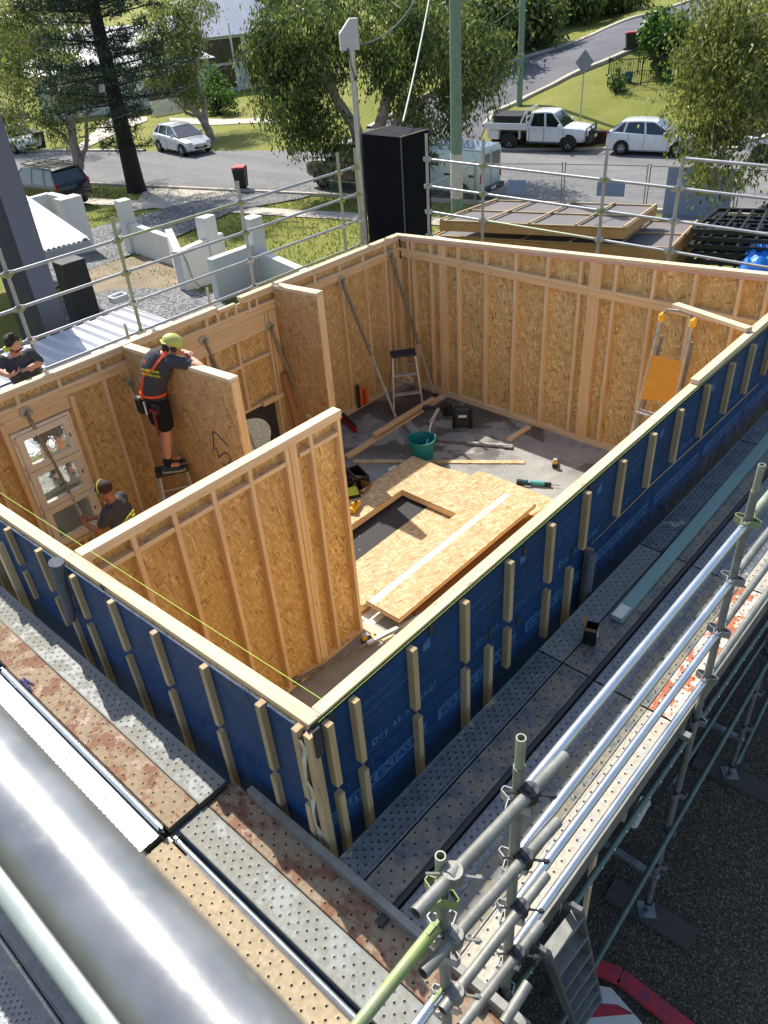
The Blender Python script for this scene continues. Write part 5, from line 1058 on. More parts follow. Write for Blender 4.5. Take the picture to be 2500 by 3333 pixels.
# man by the window, seen from behind and above
y_ = 5.12; hx = on(338, 1602, 1, y_)
bx, by = hx.x+.03, y_; hz = hx.z
aL = Vector((1.42, 5.2, FZ+.09)); aR = Vector((1.62, 4.98, FZ+.09))
k = (hz-(FZ+.09)-1.5); 
wr = on(283, 1708, 1, 5.42); el = on(322, 1730, 1, 5.18)
J = dict(anL=aL, anR=aR, knL=(1.36, 5.26, FZ+.52), knR=(1.56, 5.02, FZ+.52), hpL=(1.50, 5.12, FZ+.93), hpR=(1.66, 4.98, FZ+.93), pel=(1.58, 5.05, FZ+.97), wai=(1.58, 5.05, FZ+1.11), che=(1.56, 5.07, FZ+1.32), shc=(1.54, 5.10, FZ+1.46), nek=(1.52, 5.12, hz-.12), hed=(bx-.01, by+.02, hz),
         shL=(1.39, 5.03, hz-.21), shR=(1.68, 5.18, hz-.20), elL=tuple(el), wrL=tuple(wr), elR=(1.62, 5.40, FZ+1.16), wrR=(1.40, 5.52, FZ+1.20))
t, V, R = person('man in charcoal tee with dark cap and ear muffs gripping the prop beside the window', J, SKIN2, SHRT, side=(.9, .5, 0), handL=((-.1, .9, .3), (.8, .1, -.2), .7), handR=((-.8, .4, 0), (0, .5, -.4), .7), gaze=(-.45, .85, -.25), up=(0, .1, 1), feet=Vector((-.5, .86, 0)))
f, s, u = [R.to_3x3().col[i] for i in range(3)]; c = V['hed']
m = MB(); m.ell(c+u*0.045-f*.012, (.108, .092, .088), 20, 12, R.to_3x3()); m.build('cap', simple('dark_patterned_cap', (58, 34, 32), .85, var=.5, scale=40), t, smooth=True)
m = MB(); rings(m, [c+u*.05+f*.07, c+u*.035+f*.165], [.075, .05], [.006, .005], s); m.build('cap_peak', BLKB, t)
for q in (-1, 1): m = MB(); m.cyl(c+s*q*.074, c+s*q*.112, .036, .033, 16); m.build('ear_muff', bpy.data.materials.get('muff_grey') or simple('muff_grey', (96, 104, 70), .5), t, smooth=True)
m = MB(); pts = [c+s*.1*math.cos(a)+u*(.02+.115*math.sin(a)) for a in np.linspace(0, math.pi, 11)]; path_mesh(m, pts, .008, 6); m.build('ear_muff_band', YTX, t)
Xt = Vector((.90, .43, .10)).normalized(); Yt = Vector((-.1, .02, 1)).normalized(); bk = Vector((.43, -.90, 0)).normalized()*.146
text('shirt_print', 'PASSIVE HOUSE', .036, V['che']+bk*.97+Xt*(-.19)+Vector((0, 0, .06)), Xt, Yt, YTX, t, thick=.006); text('shirt_print', 'PREFABRICATED', .036, V['che']+bk*.97+Xt*(-.20)+Vector((0, 0, .01)), Xt, Yt, YTX, t, thick=.006)
m = MB(); rings(m, [V['pel']+Vector((0, 0, .0)), V['pel']+Vector((0, 0, .06))], [.178, .176], [.138, .136], (.9, .5, 0)); m.build('tool_belt', simple('tan_belt', (176, 164, 132), .8), t, smooth=True)
# man outside the far left wall facing the camera
yC = 6.92; P = lambda px, py, y=yC: on(px, py, 1, y)
h0 = P(38, 1122); dzk = -1.95
J = dict(anL=(h0.x+.16, 6.95, dzk), anR=(h0.x-.06, 6.95, dzk), knL=(h0.x+.15, 6.95, dzk+.43), knR=(h0.x-.05, 6.95, dzk+.43), hpL=(h0.x+.16, 6.95, dzk+.84), hpR=(h0.x-.02, 6.95, dzk+.84), pel=(h0.x+.07, 6.95, h0.z-.74), wai=(h0.x+.07, 6.96, h0.z-.58), che=(h0.x+.05, 6.98, h0.z-.38), shc=(h0.x+.03, 6.99, h0.z-.22), nek=(h0.x+.02, 6.97, h0.z-.12), hed=(h0.x, 6.90, h0.z),
         shL=(h0.x+.20, 6.96, h0.z-.20), shR=(h0.x-.17, 7.02, h0.z-.17), elL=tuple(P(131, 1180, 6.90)), wrL=tuple(P(92, 1200, 6.76)), elR=tuple(P(-8, 1206, 6.95)), wrR=tuple(P(30, 1224, 6.76)))
t, V, R = person('man with sunglasses and lime ear muffs looking down, standing outside the far left wall', J, SKIN, SHRT, side=(1, 0, 0), handL=((-.8, -.3, .2), (0, 0, -1), .6), handR=((.8, -.3, .1), (0, .3, 1), .6), gaze=(.25, -.75, -.6), up=(0, -.5, 1), feet=Vector((0, -1, 0)), sleeve=.75)
f, s, u = [R.to_3x3().col[i] for i in range(3)]; c = V['hed']
m = MB(); m.ell(c+u*0.055-f*.022, (.095, .086, .080), 20, 12, R.to_3x3()); m.ell(c+u*.15-f*.03, (.04, .04, .035), 12, 8); m.build('hair', HAIR, t, smooth=True)
m = MB(); m.beam(c+f*.098+s*.055+u*.006, c+f*.098-s*.055+u*.006, .012, .026, up=u); m.beam(c+f*.09+s*.065+u*.008, c+s*.08+u*.008, .006, .01); m.beam(c+f*.09-s*.065+u*.008, c-s*.08+u*.008, .006, .01); m.build('sunglasses', BLACKP, t)
for q in (-1, 1): m = MB(); m.cyl(c+s*q*.076, c+s*q*.118, .038, .034, 16); m.build('ear_muff', bpy.data.materials.get('lime_muff') or simple('lime_muff', (170, 190, 50), .5), t, smooth=True)
m = MB(); pts = [c+s*.1*math.cos(a)+u*(.02+.12*math.sin(a)) for a in np.linspace(0, math.pi, 11)]; path_mesh(m, pts, .009, 6); m.build('ear_muff_band', BLKB, t)
m = MB(); q = (V['wrL']+V['wrR'])/2+Vector((.0, -.06, -.02)); m.box(q, (.09, .06, .07), Matrix.Rotation(.4, 3, 'Y')); m.build('held_tool', BLACKP, thing('cordless_tool', 'small black tool held in the hands of the man at the left edge', 'tool', tuple(q)), bevel=.015)
m = MB(); q = V['che']+Vector((.04, -.146, .06)); m.cyl(q, q+Vector((0, -.004, 0)), .035, .035, 20); m.build('shirt_emblem', simple('emblem_pale', (178, 172, 160), .7), t)
m = MB(); m.beam(q+Vector((-.02, -.006, -.008)), q+Vector((0, -.006, .010)), .006, .003, up=(0, -1, 0)); m.beam(q+Vector((.02, -.006, -.008)), q+Vector((0, -.006, .010)), .006, .003, up=(0, -1, 0)); m.build('shirt_emblem_mark', TEE, t)
m = MB(); rings(m, [V['pel']+Vector((0, 0, .02)), V['pel']+Vector((0, 0, .07))], [.176, .174], [.136, .134], (1, 0, 0)); m.build('tool_belt', simple('maroon_belt', (120, 50, 50), .8), t, smooth=True)
# ------------------------------------------------------------------ terrain
def sstep(x, a, b):
    t = min(1, max(0, (x-a)/(b-a))); return t*t*(3-2*t)
UV = lambda x, y: (0.954*x+0.3*y, -0.3*x+0.954*y)
XY = lambda u, v: (0.954*u-0.3*v, 0.3*u+0.954*v)
UF = lambda v: 41.0-0.11*max(-10, min(v, 60))
UN = lambda v: 29.7
def hgt(x, y):
    u, v = UV(x, y)
    h = -3.8-1.45*min(1, max(0, (u-11)/18))
    e = u-UF(v)
    wv = 1-sstep(v, 22, 34)
    if e > 1.0:
        h += wv*(0.17*min(e-1.0, 14)+0.05*max(0, e-15))
        h += 0.62*(1-sstep(v, 9.5, 13))*min(1, (e-1.0)/0.15)
    return h
def G(px, py, dz=0.0):
    c = ((px-1250)/FPX, (py-1666.5)/FPX, 1.0)
    d = [sum(CAMR[i][k]*c[i] for i in range(3)) for k in range(3)]
    t = 4.0; prev = t
    while t < 900:
        x, y, z = CAMP[0]+t*d[0], CAMP[1]+t*d[1], CAMP[2]+t*d[2]
        if z <= hgt(x, y)+dz:
            a, b = prev, t
            for _ in range(20):
                mth = (a+b)/2
                if CAMP[2]+mth*d[2] <= hgt(CAMP[0]+mth*d[0], CAMP[1]+mth*d[1])+dz: b = mth
                else: a = mth
            x, y = CAMP[0]+b*d[0], CAMP[1]+b*d[1]; return Vector((x, y, hgt(x, y)))
        prev = t; t *= 1.01
    return Vector((CAMP[0]+t*d[0], CAMP[1]+t*d[1], 0))
def ground_pt(x, y, dz=0): return Vector((x, y, hgt(x, y)+dz))
def pxh(base, px_h):
    """height in metres that spans px_h photo pixels at this distance"""
    dep = sum(CAMR[2][k]*(base[k]-CAMP[k]) for k in range(3)); return px_h*dep/FPX
def grassmat():
    t = NT('lawn_grass'); v = t.map(); n1 = t.noise(v, 0.35, 8, 0.7); n2 = t.noise(v, 6.0, 8, 0.75); n3 = t.noise(v, 60, 3)
    col = t.ramp(n1, [(0.25, lin((106, 120, 50))), (0.5, lin((134, 142, 66))), (0.75, lin((166, 156, 98)))])
    col = t.mix(t.ramp(n2, [(0.42, g4(0)), (0.68, g4(0.75))]), col, lin((168, 152, 98)))
    col = t.mix(t.ramp(n3, [(0.4, g4(0)), (0.6, g4(0.4))]), col, lin((80, 96, 30)))
    t.set(col=col, rough=0.95, spec=0.15).bump(t.noise(v, 22, 6, 0.8), 0.8, 0.08); return t.mat
def asphaltmat(name, c, c2, grain=70, spots=0.4):
    t = NT(name); v = t.map(); n1 = t.noise(t.map((0.5, 0.12, 1), rot=(0, 0, -0.3)), 1.0, 6, 0.6); n2 = t.noise(v, grain, 4, 0.8); n3 = t.noise(v, 3.0, 7, 0.7)
    col = t.ramp(n1, [(0.3, lin(c)), (0.7, lin(c2))]); col = t.mix(t.ramp(n2, [(0.35, g4(spots)), (0.6, g4(0))]), col, lin(tuple(q*0.55 for q in c)))
    col = t.mix(t.ramp(n3, [(0.45, g4(0)), (0.7, g4(0.25))]), col, lin(tuple(min(255, q*1.15) for q in c2)))
    t.set(col=col, rough=0.9, spec=0.25).bump(n2, 0.4, 0.01); return t.mat
def gravelmat(name, cs, scale, bd=0.02):
    t = NT(name); v = t.map(); vo = t.voro(v, scale); sp = t.n('ShaderNodeSeparateColor'); t.l(vo.outputs['Color'], sp.inputs[0])
    col = t.ramp(sp.outputs[0], [(i/(len(cs)-1), lin(c)) for i, c in enumerate(cs)])
    col = t.mix(t.ramp(vo.outputs['Distance'], [(0.25, g4(0)), (0.7, g4(0.75))]), col, lin(tuple(q*0.35 for q in cs[0])))
    col = t.mix(t.ramp(t.noise(v, 0.9, 6, 0.7), [(0.4, g4(0)), (0.7, g4(0.4))]), col, lin(tuple(q*0.6 for q in cs[0])))
    t.set(col=col, rough=0.9, spec=0.3).bump(vo.outputs['Distance'], -0.9, bd); return t.mat
GRASS = grassmat(); ASPH = asphaltmat('asphalt', (108, 108, 110), (138, 137, 135)); ASPHF = asphaltmat('new_asphalt', (96, 97, 102), (112, 112, 116))
GRAVEL = gravelmat('dark_gravel', [(86, 76, 62), (112, 100, 82), (92, 84, 70), (156, 144, 120)], 62)
AGG = gravelmat('exposed_aggregate', [(96, 98, 100), (150, 152, 154), (176, 176, 176), (120, 122, 124)], 16, 0.004)
SOIL = simple('bare_soil', (136, 122, 100), 0.95, var=0.25, scale=1.5, bump=0.8, bscale=9, dirt=(104, 92, 74), dirt_amt=0.7)
PATHM = simple('concrete_path', (186, 176, 162), 0.85, var=0.12, scale=2.0, bump=0.1, dirt=(150, 138, 120), dirt_amt=0.5)
def terrain():
    us = np.concatenate([np.linspace(-40, 8, 13), np.linspace(9, 46, 75), np.linspace(46.5, 75, 40), np.geomspace(76, 700, 30)])
    vs = np.concatenate([-np.geomspace(600, 42, 14), np.linspace(-40, 70, 111), np.geomspace(72, 700, 26)])
    V = []; F = []; n = len(vs)
    for u in us:
        for v in vs:
            x, y = XY(u, v); V.append((x, y, hgt(x, y)))
    for i in range(len(us)-1):
        for j in range(n-1): F.append((i*n+j, (i+1)*n+j, (i+1)*n+j+1, i*n+j+1))
    m = MB(); m.addvf(V, F); o = m.build('ground', GRASS, smooth=True); tag(o, kind='structure'); return o
terrain()
def resample(P, n):
    P = [Vector((p[0], p[1])) for p in P]; L = [0]
    for a, b in zip(P[:-1], P[1:]): L.append(L[-1]+(b-a).length)
    out = []
    for i in range(n):
        s = L[-1]*i/(n-1); k = 0
        while k < len(L)-2 and L[k+1] < s: k += 1
        f = (s-L[k])/max(1e-9, L[k+1]-L[k]); out.append(P[k].lerp(P[k+1], min(1, f)))
    return out
def drape(name, A, B, off, mat, n=60, m=10, thick=0.0):
    A = resample(A, n); B = resample(B, n); V = []; F = []
    for a, b in zip(A, B):
        for j in range(m+1):
            p = a.lerp(b, j/m); V.append((p.x, p.y, hgt(p.x, p.y)+off))
    for i in range(n-1):
        for j in range(m): F.append((i*(m+1)+j, (i+1)*(m+1)+j, (i+1)*(m+1)+j+1, i*(m+1)+j+1))
    k = MB(); k.addvf(V, F); o = k.build(name, mat, smooth=False); return tag(o, kind='structure')
def kerb(name, P, w, h, n=80):
    P = resample(P, n); V = []; F = []
    for i, p in enumerate(P):
        q = (P[min(i+1, n-1)]-P[max(i-1, 0)]).normalized(); s = Vector((-q.y, q.x))*w/2; z = hgt(p.x, p.y)
        for a, zz in ((s, -0.1), (s, h), (-s, h), (-s, -0.1)): V.append((p.x+a.x, p.y+a.y, z+zz))
    for i in range(n-1):
        for j in range(3): F.append((i*4+j, i*4+j+1, (i+1)*4+j+1, (i+1)*4+j))
    k = MB(); k.addvf(V, F); o = k.build(name, PATHM); return tag(o, kind='structure')
vs = list(np.linspace(-60, 140, 81))
drape('road', [XY(UN(v), v) for v in vs], [XY(UF(v), v) for v in vs], 0.03, ASPH, 140, 14)
kerb('kerb', [XY(UN(v), v) for v in vs], 0.18, 0.13, 160)
kerb('kerb', [XY(UF(v), v) for v in vs if v < 14], 0.3, 0.13, 80)
kerb('kerb', [XY(UF(v), v) for v in vs if v > 31], 0.3, 0.13, 80)
gp = lambda L, dz=0: [tuple(G(*q)[:2]) for q in L]
SL_ = gp([(1120, 462), (1200, 420), (1300, 365), (1420, 300), (1640, 217), (1760, 175), (1950, 107), (2130, 45), (2256, 2), (2330, -22)])
SR_ = gp([(1560, 462), (1580, 415), (1600, 372), (1720, 318), (1800, 280), (1960, 207), (2055, 166), (2200, 112), (2390, 40), (2520, 0)])
drape('side_road', SL_, SR_, 0.05, ASPHF, 90, 12)
kerb('kerb', SL_[1:], 0.32, 0.16, 90); kerb('kerb', SR_[1:], 0.32, 0.16, 90)
# footpaths and driveways
drape('footpath', [XY(25.4, v) for v in vs], [XY(26.7, v) for v in vs], 0.035, PATHM, 120, 3)
drape('footpath', gp([(550, 385), (760, 388), (1000, 396)]), gp([(560, 402), (760, 405), (1010, 415)]), 0.04, PATHM, 40, 3)
drape('driveway', gp([(400, 383), (360, 388), (340, 400), (240, 490), (140, 492)]), gp([(480, 383), (480, 395), (400, 425), (310, 470), (260, 492)]), 0.05, PATHM, 30, 6)
drape('driveway', gp([(470, 616), (620, 616), (742, 620)]), gp([(430, 690), (640, 660), (760, 640)]), 0.045, PATHM, 30, 6)
drape('aggregate_drive', gp([(150, 770), (265, 757), (407, 717), (590, 668), (770, 622), (1010, 606)]), gp([(150, 960), (265, 892), (385, 850), (600, 765), (760, 690), (905, 663), (1012, 640)]), 0.055, AGG, 60, 10)
drape('bare_soil', gp([(200, 930), (265, 892), (385, 850), (460, 838), (640, 850)]), gp([(200, 1010), (280, 985), (400, 985), (500, 965), (640, 985)]), 0.05, SOIL, 40, 8)
drape('aggregate_path', gp([(160, 1000), (285, 962), (380, 948), (480, 945), (600, 950), (720, 960)]), gp([(160, 1130), (330, 1080), (450, 1060), (560, 1060), (640, 1050), (760, 1050)]), 0.06, AGG, 50, 8)
m = MB(); q = [XY(-12, -14), XY(12.8, -14), XY(12.8, 9.5), XY(-12, 9.5)]
m.prism(q, -3.82, -3.785); tag(m.build('gravel_yard', GRAVEL), kind='structure')
GRS = RNG
# loose stones on the gravel below the deck
V = []; F = []
for i in range(2600):
    x = RNG.uniform(0.2, 8.5); y = -RNG.uniform(0.4, 4.5) if i % 3 else -RNG.uniform(0.7, 2.6); s = RNG.uniform(0.006, 0.018); a = RNG.uniform(0, 6.28); k = len(V)
    for dx, dy, dz in ((1, 0, 0), (0, 1, 0), (-1, .2, 0), (0, -1, 0), (.1, 0, .9)):
        V.append((x+s*(dx*math.cos(a)-dy*math.sin(a)), y+s*(dx*math.sin(a)+dy*math.cos(a))*.8, -3.787+dz*s))
    F += [(k, k+1, k+4), (k+1, k+2, k+4), (k+2, k+3, k+4), (k+3, k, k+4)]
m = MB(); m.addvf(V, F); tag(m.build('loose_gravel', simple('gravel_stones', (118, 108, 92), 0.9, var=0.45, scale=30)), 'loose pale stones scattered over the dark gravel under the scaffold', 'gravel', kind='stuff')
# white rendered garden walls
REND = simple('white_render', (214, 212, 208), 0.85, var=0.04, scale=3, bump=0.1, bscale=50)
def gwall(name, label, a, b, h, wth=0.22, pil=None, cat='wall', mat=None, group='white rendered garden walls'):
    a = Vector(a); b = Vector(b); z0 = min(a.z, b.z)-0.3; t = thing(name, label, cat, (a.x, a.y, a.z), group=group)
    zt_ = max(a.z, b.z)+h; c = (a+b)/2
    beam('wall_panel', (a.x, a.y, (z0+zt_)/2), (b.x, b.y, (z0+zt_)/2), wth, zt_-z0, mat or REND, t, bev=0.01)
    for (p, ph, pw) in (pil or []):
        q = a.lerp(b, p); d = (b-a); an = math.atan2(d.y, d.x); mm = MB(); mm.box((0, 0, (z0+a.z+ph)/2), (pw, pw*0.98, a.z+ph-z0)); mm.build('pillar', mat or REND, t, Matrix.Translation((q.x, q.y, 0)) @ Matrix.Rotation(an, 4, 'Z'), bevel=0.008)
    return t
A1 = G(437, 822); gwall('garden_wall', 'white garden wall with a tall pillar at its left end by the driveway', A1, G(575, 868), 0.95, 0.22, [(0.03, 1.75, 0.42)])
B1 = G(608, 948); B2 = G(742, 898); gwall('garden_wall', 'white garden wall with cable hanging on its end face and a pillar behind', B1, B2, 1.15, 0.24, [(0.72, 1.75, 0.42), (0.02, 1.16, 0.30)])
gwall('garden_wall', 'short white return wall joining the two garden walls', G(575, 868), B1.lerp(B2, 0.02), 1.0, 0.22)
C1 = G(708, 980); C2 = G(858, 935); C3 = G(1060, 1020); gwall('garden_wall', 'white garden wall behind the corner standard with a square pillar rising from it', C1, C2, 1.15, 0.24, [(0.98, 1.85, 0.42)])
gwall('garden_wall', 'low white garden wall running right to the dark column', C2, C3, 0.95, 0.24)
mm = MB(); path_mesh(mm, [B1+Vector((0.0, -0.13, 1.2)), B1+Vector((0.12, -0.16, 0.8)), B1+Vector((0.16, -0.2, 0.3)), B1+Vector((0.35, -0.3, 0.02))], 0.012, 6)
tag(mm.build('cable', BLACKP), 'grey cable dangling down the face of the white garden wall', 'cable')
# neighbour carport: corrugated roof, fascia, dark posts, parapet
def ribbed_roof(name, label, P, X, Y, nx, pitch, amp, mat, group=None, trap=False):
    X = Vector(X); Y = Vector(Y); P = Vector(P); t = thing(name, label, 'roof', P, group=group)
    n = int(X.length/pitch*(6 if trap else 8)); V = []; F = []
    for i in range(n+1):
        f = i/n; ph = (f*X.length/pitch) % 1
        z = amp*(1 if 0.1 < ph < 0.35 else 0) if trap else amp*math.sin(ph*2*math.pi)
        for j in (0, 1): p = P+X*f+Y*j; V.append((p.x, p.y, p.z+z))
    for i in range(n): F.append((2*i, 2*i+2, 2*i+3, 2*i+1))
    m = MB(); m.addvf(V, F); o = m.build('sheeting', mat, t, smooth=False); return t
WMET = simple('white_metal_roof', (206, 208, 210), 0.35, metal=0.1, var=0.04, scale=2)
FASC = simple('pale_fascia', (172, 172, 170), 0.6, var=0.04)
NAVY = simple('dark_slate_paint', (44, 50, 66), 0.7, var=0.12, scale=3); GREYP = simple('slate_grey_paint', (104, 108, 120), 0.7, var=0.08, scale=3)
A = Vector((8.03, 16.83, -2.0)); B = Vector((9.36, 22.87, -1.85)); dx = Vector((-3.9, 0.42, 0))
rt = ribbed_roof('carport_roof', 'white corrugated carport roof with pale fascia at the left edge', A+dx, -dx, B-A, 1, 0.13, 0.018, WMET)
beam('fascia', A+dx+Vector((0, -0.02, -0.16)), A+Vector((0.02, -0.02, -0.16)), 0.03, 0.26, FASC, rt); beam('fascia', A+Vector((0.03, 0, -0.16)), B+Vector((0.03, 0, -0.16)), 0.03, 0.26, FASC, rt)
beam('barge_capping', A+Vector((-0.06, 0, 0.03)), B+Vector((-0.06, 0, 0.03)), 0.14, 0.02, WMET, rt)
def post(name, label, c, sx, sy, z0, z1, m1, cap=None):
    t = thing(name, label, 'pillar', (c[0], c[1], z0)); mm = MB(); mm.box((c[0], c[1], (z0+z1)/2), (sx, sy, z1-z0)); mm.build('shaft', m1, t, bevel=0.006); return t
c = on(205, 862, 2, -2.2)
t = thing('dark_pillar', 'dark charcoal pillar under the corrugated carport roof', 'pillar', (c.x, c.y, -4.1)); mm = MB(); mm.box((c.x+0.28, c.y+0.25, -3.2), (0.62, 0.5, 2.0)); mm.build('shaft', simple('charcoal_paint', (50, 48, 54), 0.7, var=0.1), t, bevel=0.01)
c = on(148, 1066, 2, -1.95)
t = thing('dark_pillar', 'tall slate blue pillar rising out of view at the left edge', 'pillar', (c.x, c.y, -3.9)); mm = MB(); mm.box((c.x+0.2, c.y+0.6, 0.2), (0.44, 1.2, 8.2)); mm.build('shaft', simple('slate_pillar_paint', (30, 37, 56), 0.75, var=0.10, scale=2.5), t); mm = MB(); mm.box((c.x+0.2, c.y-0.004, 0.2), (0.438, 0.012, 8.2)); mm.build('front_panel', simple('slate_panel_paint', (98, 102, 114), 0.75, var=0.06, scale=2.5), t)
# the low white ribbed roof right behind the wall
rr_ = ribbed_roof('entry_roof', 'low white ribbed metal roof just outside the far left wall', (5.75, 7.6, -1.92), (-8.0, 0, 0), (0, 3.95, -0.05), 1, 0.27, 0.05, simple('ribbed_roof_metal', (184, 186, 190), 0.45, var=0.04), trap=True)
# turn the ribs to run across
rr_.name = 'entry_roof'
beam('fascia', (5.77, 7.5, -2.05), (5.77, 11.55, -2.05), 0.03, 0.25, FASC, rr_)
m = MB(); c = on(385, 970, 2, -1.86); 
for s in ((0.15, 0, .3, .03), (-0.15, 0, .3, .03)): m.box((c.x+s[0], c.y, c.z), (0.03, 0.2, 0.12))
for s in (0.1, -0.1): m.box((c.x, c.y+s, c.z), (0.3, 0.03, 0.12))
m.build('rainhead', WMET, rr_)
t = thing('parapet_wall', 'white parapet enclosure in front of the black car at the left', 'wall', tuple(G(200, 800)))
pz = -2.55; pts = [on(70, 650, 2, pz), on(157, 627, 2, pz), on(225, 642, 2, pz)]
for a, b in zip(pts[:-1], pts[1:]): beam('wall_panel', (a.x, a.y, -3.6), (b.x, b.y, -3.6), 0.25, 2.1, REND, t, bev=0.01)
c = pts[2]; mm = MB(); mm.box((c.x-0.1, c.y-0.1, -3.58), (0.75, 0.5, 2.15)); mm.build('pillar', REND, t, bevel=0.01)
# dark plywood box column beyond the back corner
t = thing('plywood_column', 'tall black faced plywood box column rising behind the back corner', 'column', (10.4, 8.9, -3.9))
BPLY = simple('black_film_ply', (13, 14, 22), 0.75, var=0.35, scale=4, spec=0.12, dirt=(30, 32, 42), dirt_amt=0.3)
nc = on(1304, 447, 0, 10.2); zt_ = nc.z
m = MB(); m.box((10.2+0.42, nc.y+0.50, (zt_-3.9)/2), (0.84, 1.0, zt_+3.9)); m.build('ply_sheet', BPLY, t, bevel=0.006)
m = MB(); m.box((10.193, nc.y-0.008, (zt_-3.9)/2), (0.02, 0.02, zt_+3.9)); m.build('corner_strip', simple('corner_strip', (74, 80, 92), 0.5), t)
EDGEP = simple('ply_edge', (160, 132, 100), 0.8)
m = MB(); m.box((10.62, nc.y+0.002, zt_+0.004), (0.84, 0.014, 0.012)); m.box((10.62, nc.y+0.99, zt_+0.004), (0.84, 0.014, 0.012)); m.build('ply_edge', EDGEP, t)
# galvanised service pole with meter box head
p0 = on(1182, 790, 0, 10.0); p1 = on(1155, 150, 0, 10.0)
t = thing('service_pole', 'galvanised private service pole with a grey box head', 'pole', (10.0, 9.0, -3.9))
px_, py_ = 10.0, (p0.y+p1.y)/2; topz = p1.z
tube('pipe', (px_, py_, -3.9), (px_, py_, topz), 0.058, GALV, t)
m = MB(); M4 = Matrix.Translation((px_, py_, topz)) @ Matrix.Rotation(rad(-40), 4, 'Z')
pp = [(-0.20, -0.06), (0.14, -0.06), (0.14, 0.42), (0.0, 0.42), (-0.20, 0.20)]
m.prism(pp, -0.09, 0.09, M4 @ Matrix(((1, 0, 0, 0), (0, 0, 1, 0), (0, 1, 0, 0), (0, 0, 0, 1)))); m.build('box_head', simple('pale_grey_metal', (176, 180, 184), 0.5, metal=0.3, var=0.04), t)
m = MB()
for k in range(3):
    L_ = [(px_-0.14-0.01*k, py_-0.06, topz-0.02), (px_-0.13, py_-0.08, topz-0.25), (px_-0.05, py_-0.09, topz-0.5-0.02*k), (px_+0.08, py_-0.05, topz-0.48), (px_+0.11, py_, topz-0.3)]
    path_mesh(m, L_, 0.008, 6)
m.build('cable_loop', BLACKP, t)
tp = Vector((px_, py_, topz))
# power poles
def wires(label, a, b, sag, r, mat):
    m = MB(); pts = []
    for i in range(17): f = i/16; p = Vector(a).lerp(Vector(b), f); p.z -= sag*4*f*(1-f); pts.append(p)
    path_mesh(m, pts, r, 6); return tag(m.build('overhead_wire', mat), label, 'wire')
WPOLE = NT('treated_pole'); v = WPOLE.map((5, 5, 0.35)); nn = WPOLE.noise(v, 2.2, 6, 0.7)
WPOLE.set(col=WPOLE.ramp(nn, [(0.3, lin((86, 110, 92))), (0.5, lin((124, 146, 126))), (0.72, lin((96, 96, 90)))]), rough=0.85).bump(nn, 0.5, 0.01); WPOLE = WPOLE.mat
def ppole(label, bx, by, tx, ty, r0, r1, h, strap=None):
    b = G(bx, by); dep = sum(CAMR[2][k]*(b[k]-CAMP[k]) for k in range(3)); top = rayp(tx, ty, dep); lean = Vector((0, 0, h))
    t = thing('power_pole', label, 'power pole', tuple(b)); m = MB(); m.cyl(b-Vector((0, 0, 0.5)), b+lean, r0, r1, 20); m.build('pole', WPOLE, t, smooth=True)
    return t, b
b = G(1488, 770); t, pb = ppole('thick green-weathered timber power pole standing before the white van', 1488, 770, 1446, 0, 0.20, 0.16, 10.5)
m = MB(); z = pb.z+2.15; m.cyl((pb.x, pb.y, z-0.85), (pb.x, pb.y, z+0.55), 0.205, 0.203, 20); m.build('sheath', simple('pole_sheath', (196, 190, 182), 0.7), t, smooth=True)
for zz in (2.0, 3.4, 4.6, 5.8, 7.0):
    m = MB(); m.cyl((pb.x-0.28, pb.y+0.2, pb.z+zz+1), (pb.x+0.2, pb.y-0.16, pb.z+zz+1), 0.012, 0.012, 6); m.build('step_bolt', GALV, t)
t, pb2 = ppole('slimmer dark timber power pole at the corner of the side road', 1690, 345, 1712, 0, 0.17, 0.14, 10.0)
m = MB(); z = pb2.z+2.6; m.cyl((pb2.x, pb2.y, z-0.06), (pb2.x, pb2.y, z+0.06), 0.18, 0.18, 16); m.build('band', GALV, t)
wires('dark service cable looping from the grey box head up to the timber pole', tp+Vector((0.15, 0, 0)), Vector((pb.x, pb.y, pb.z+9.6)), 0.9, 0.016, BLACKP)
WB = simple('white_insulated_wire', (210, 206, 196), 0.6)
aa = rayp(1312, 395, 17.0); wires('pale twisted service wire hanging down behind the plywood column', aa, Vector((pb.x-0.1, pb.y, pb.z+10.2)), 0.35, 0.02, WB)
wires('thin wire from the slim timber pole across the trees', Vector((pb2.x, pb2.y, pb2.z+5)), rayp(1270, 200, 40), 0.5, 0.012, GALVD)
wires('thin wire crossing in front of the grey roofed house', rayp(330, 400, 34), rayp(900, 110, 30), 0.3, 0.010, GALVD)
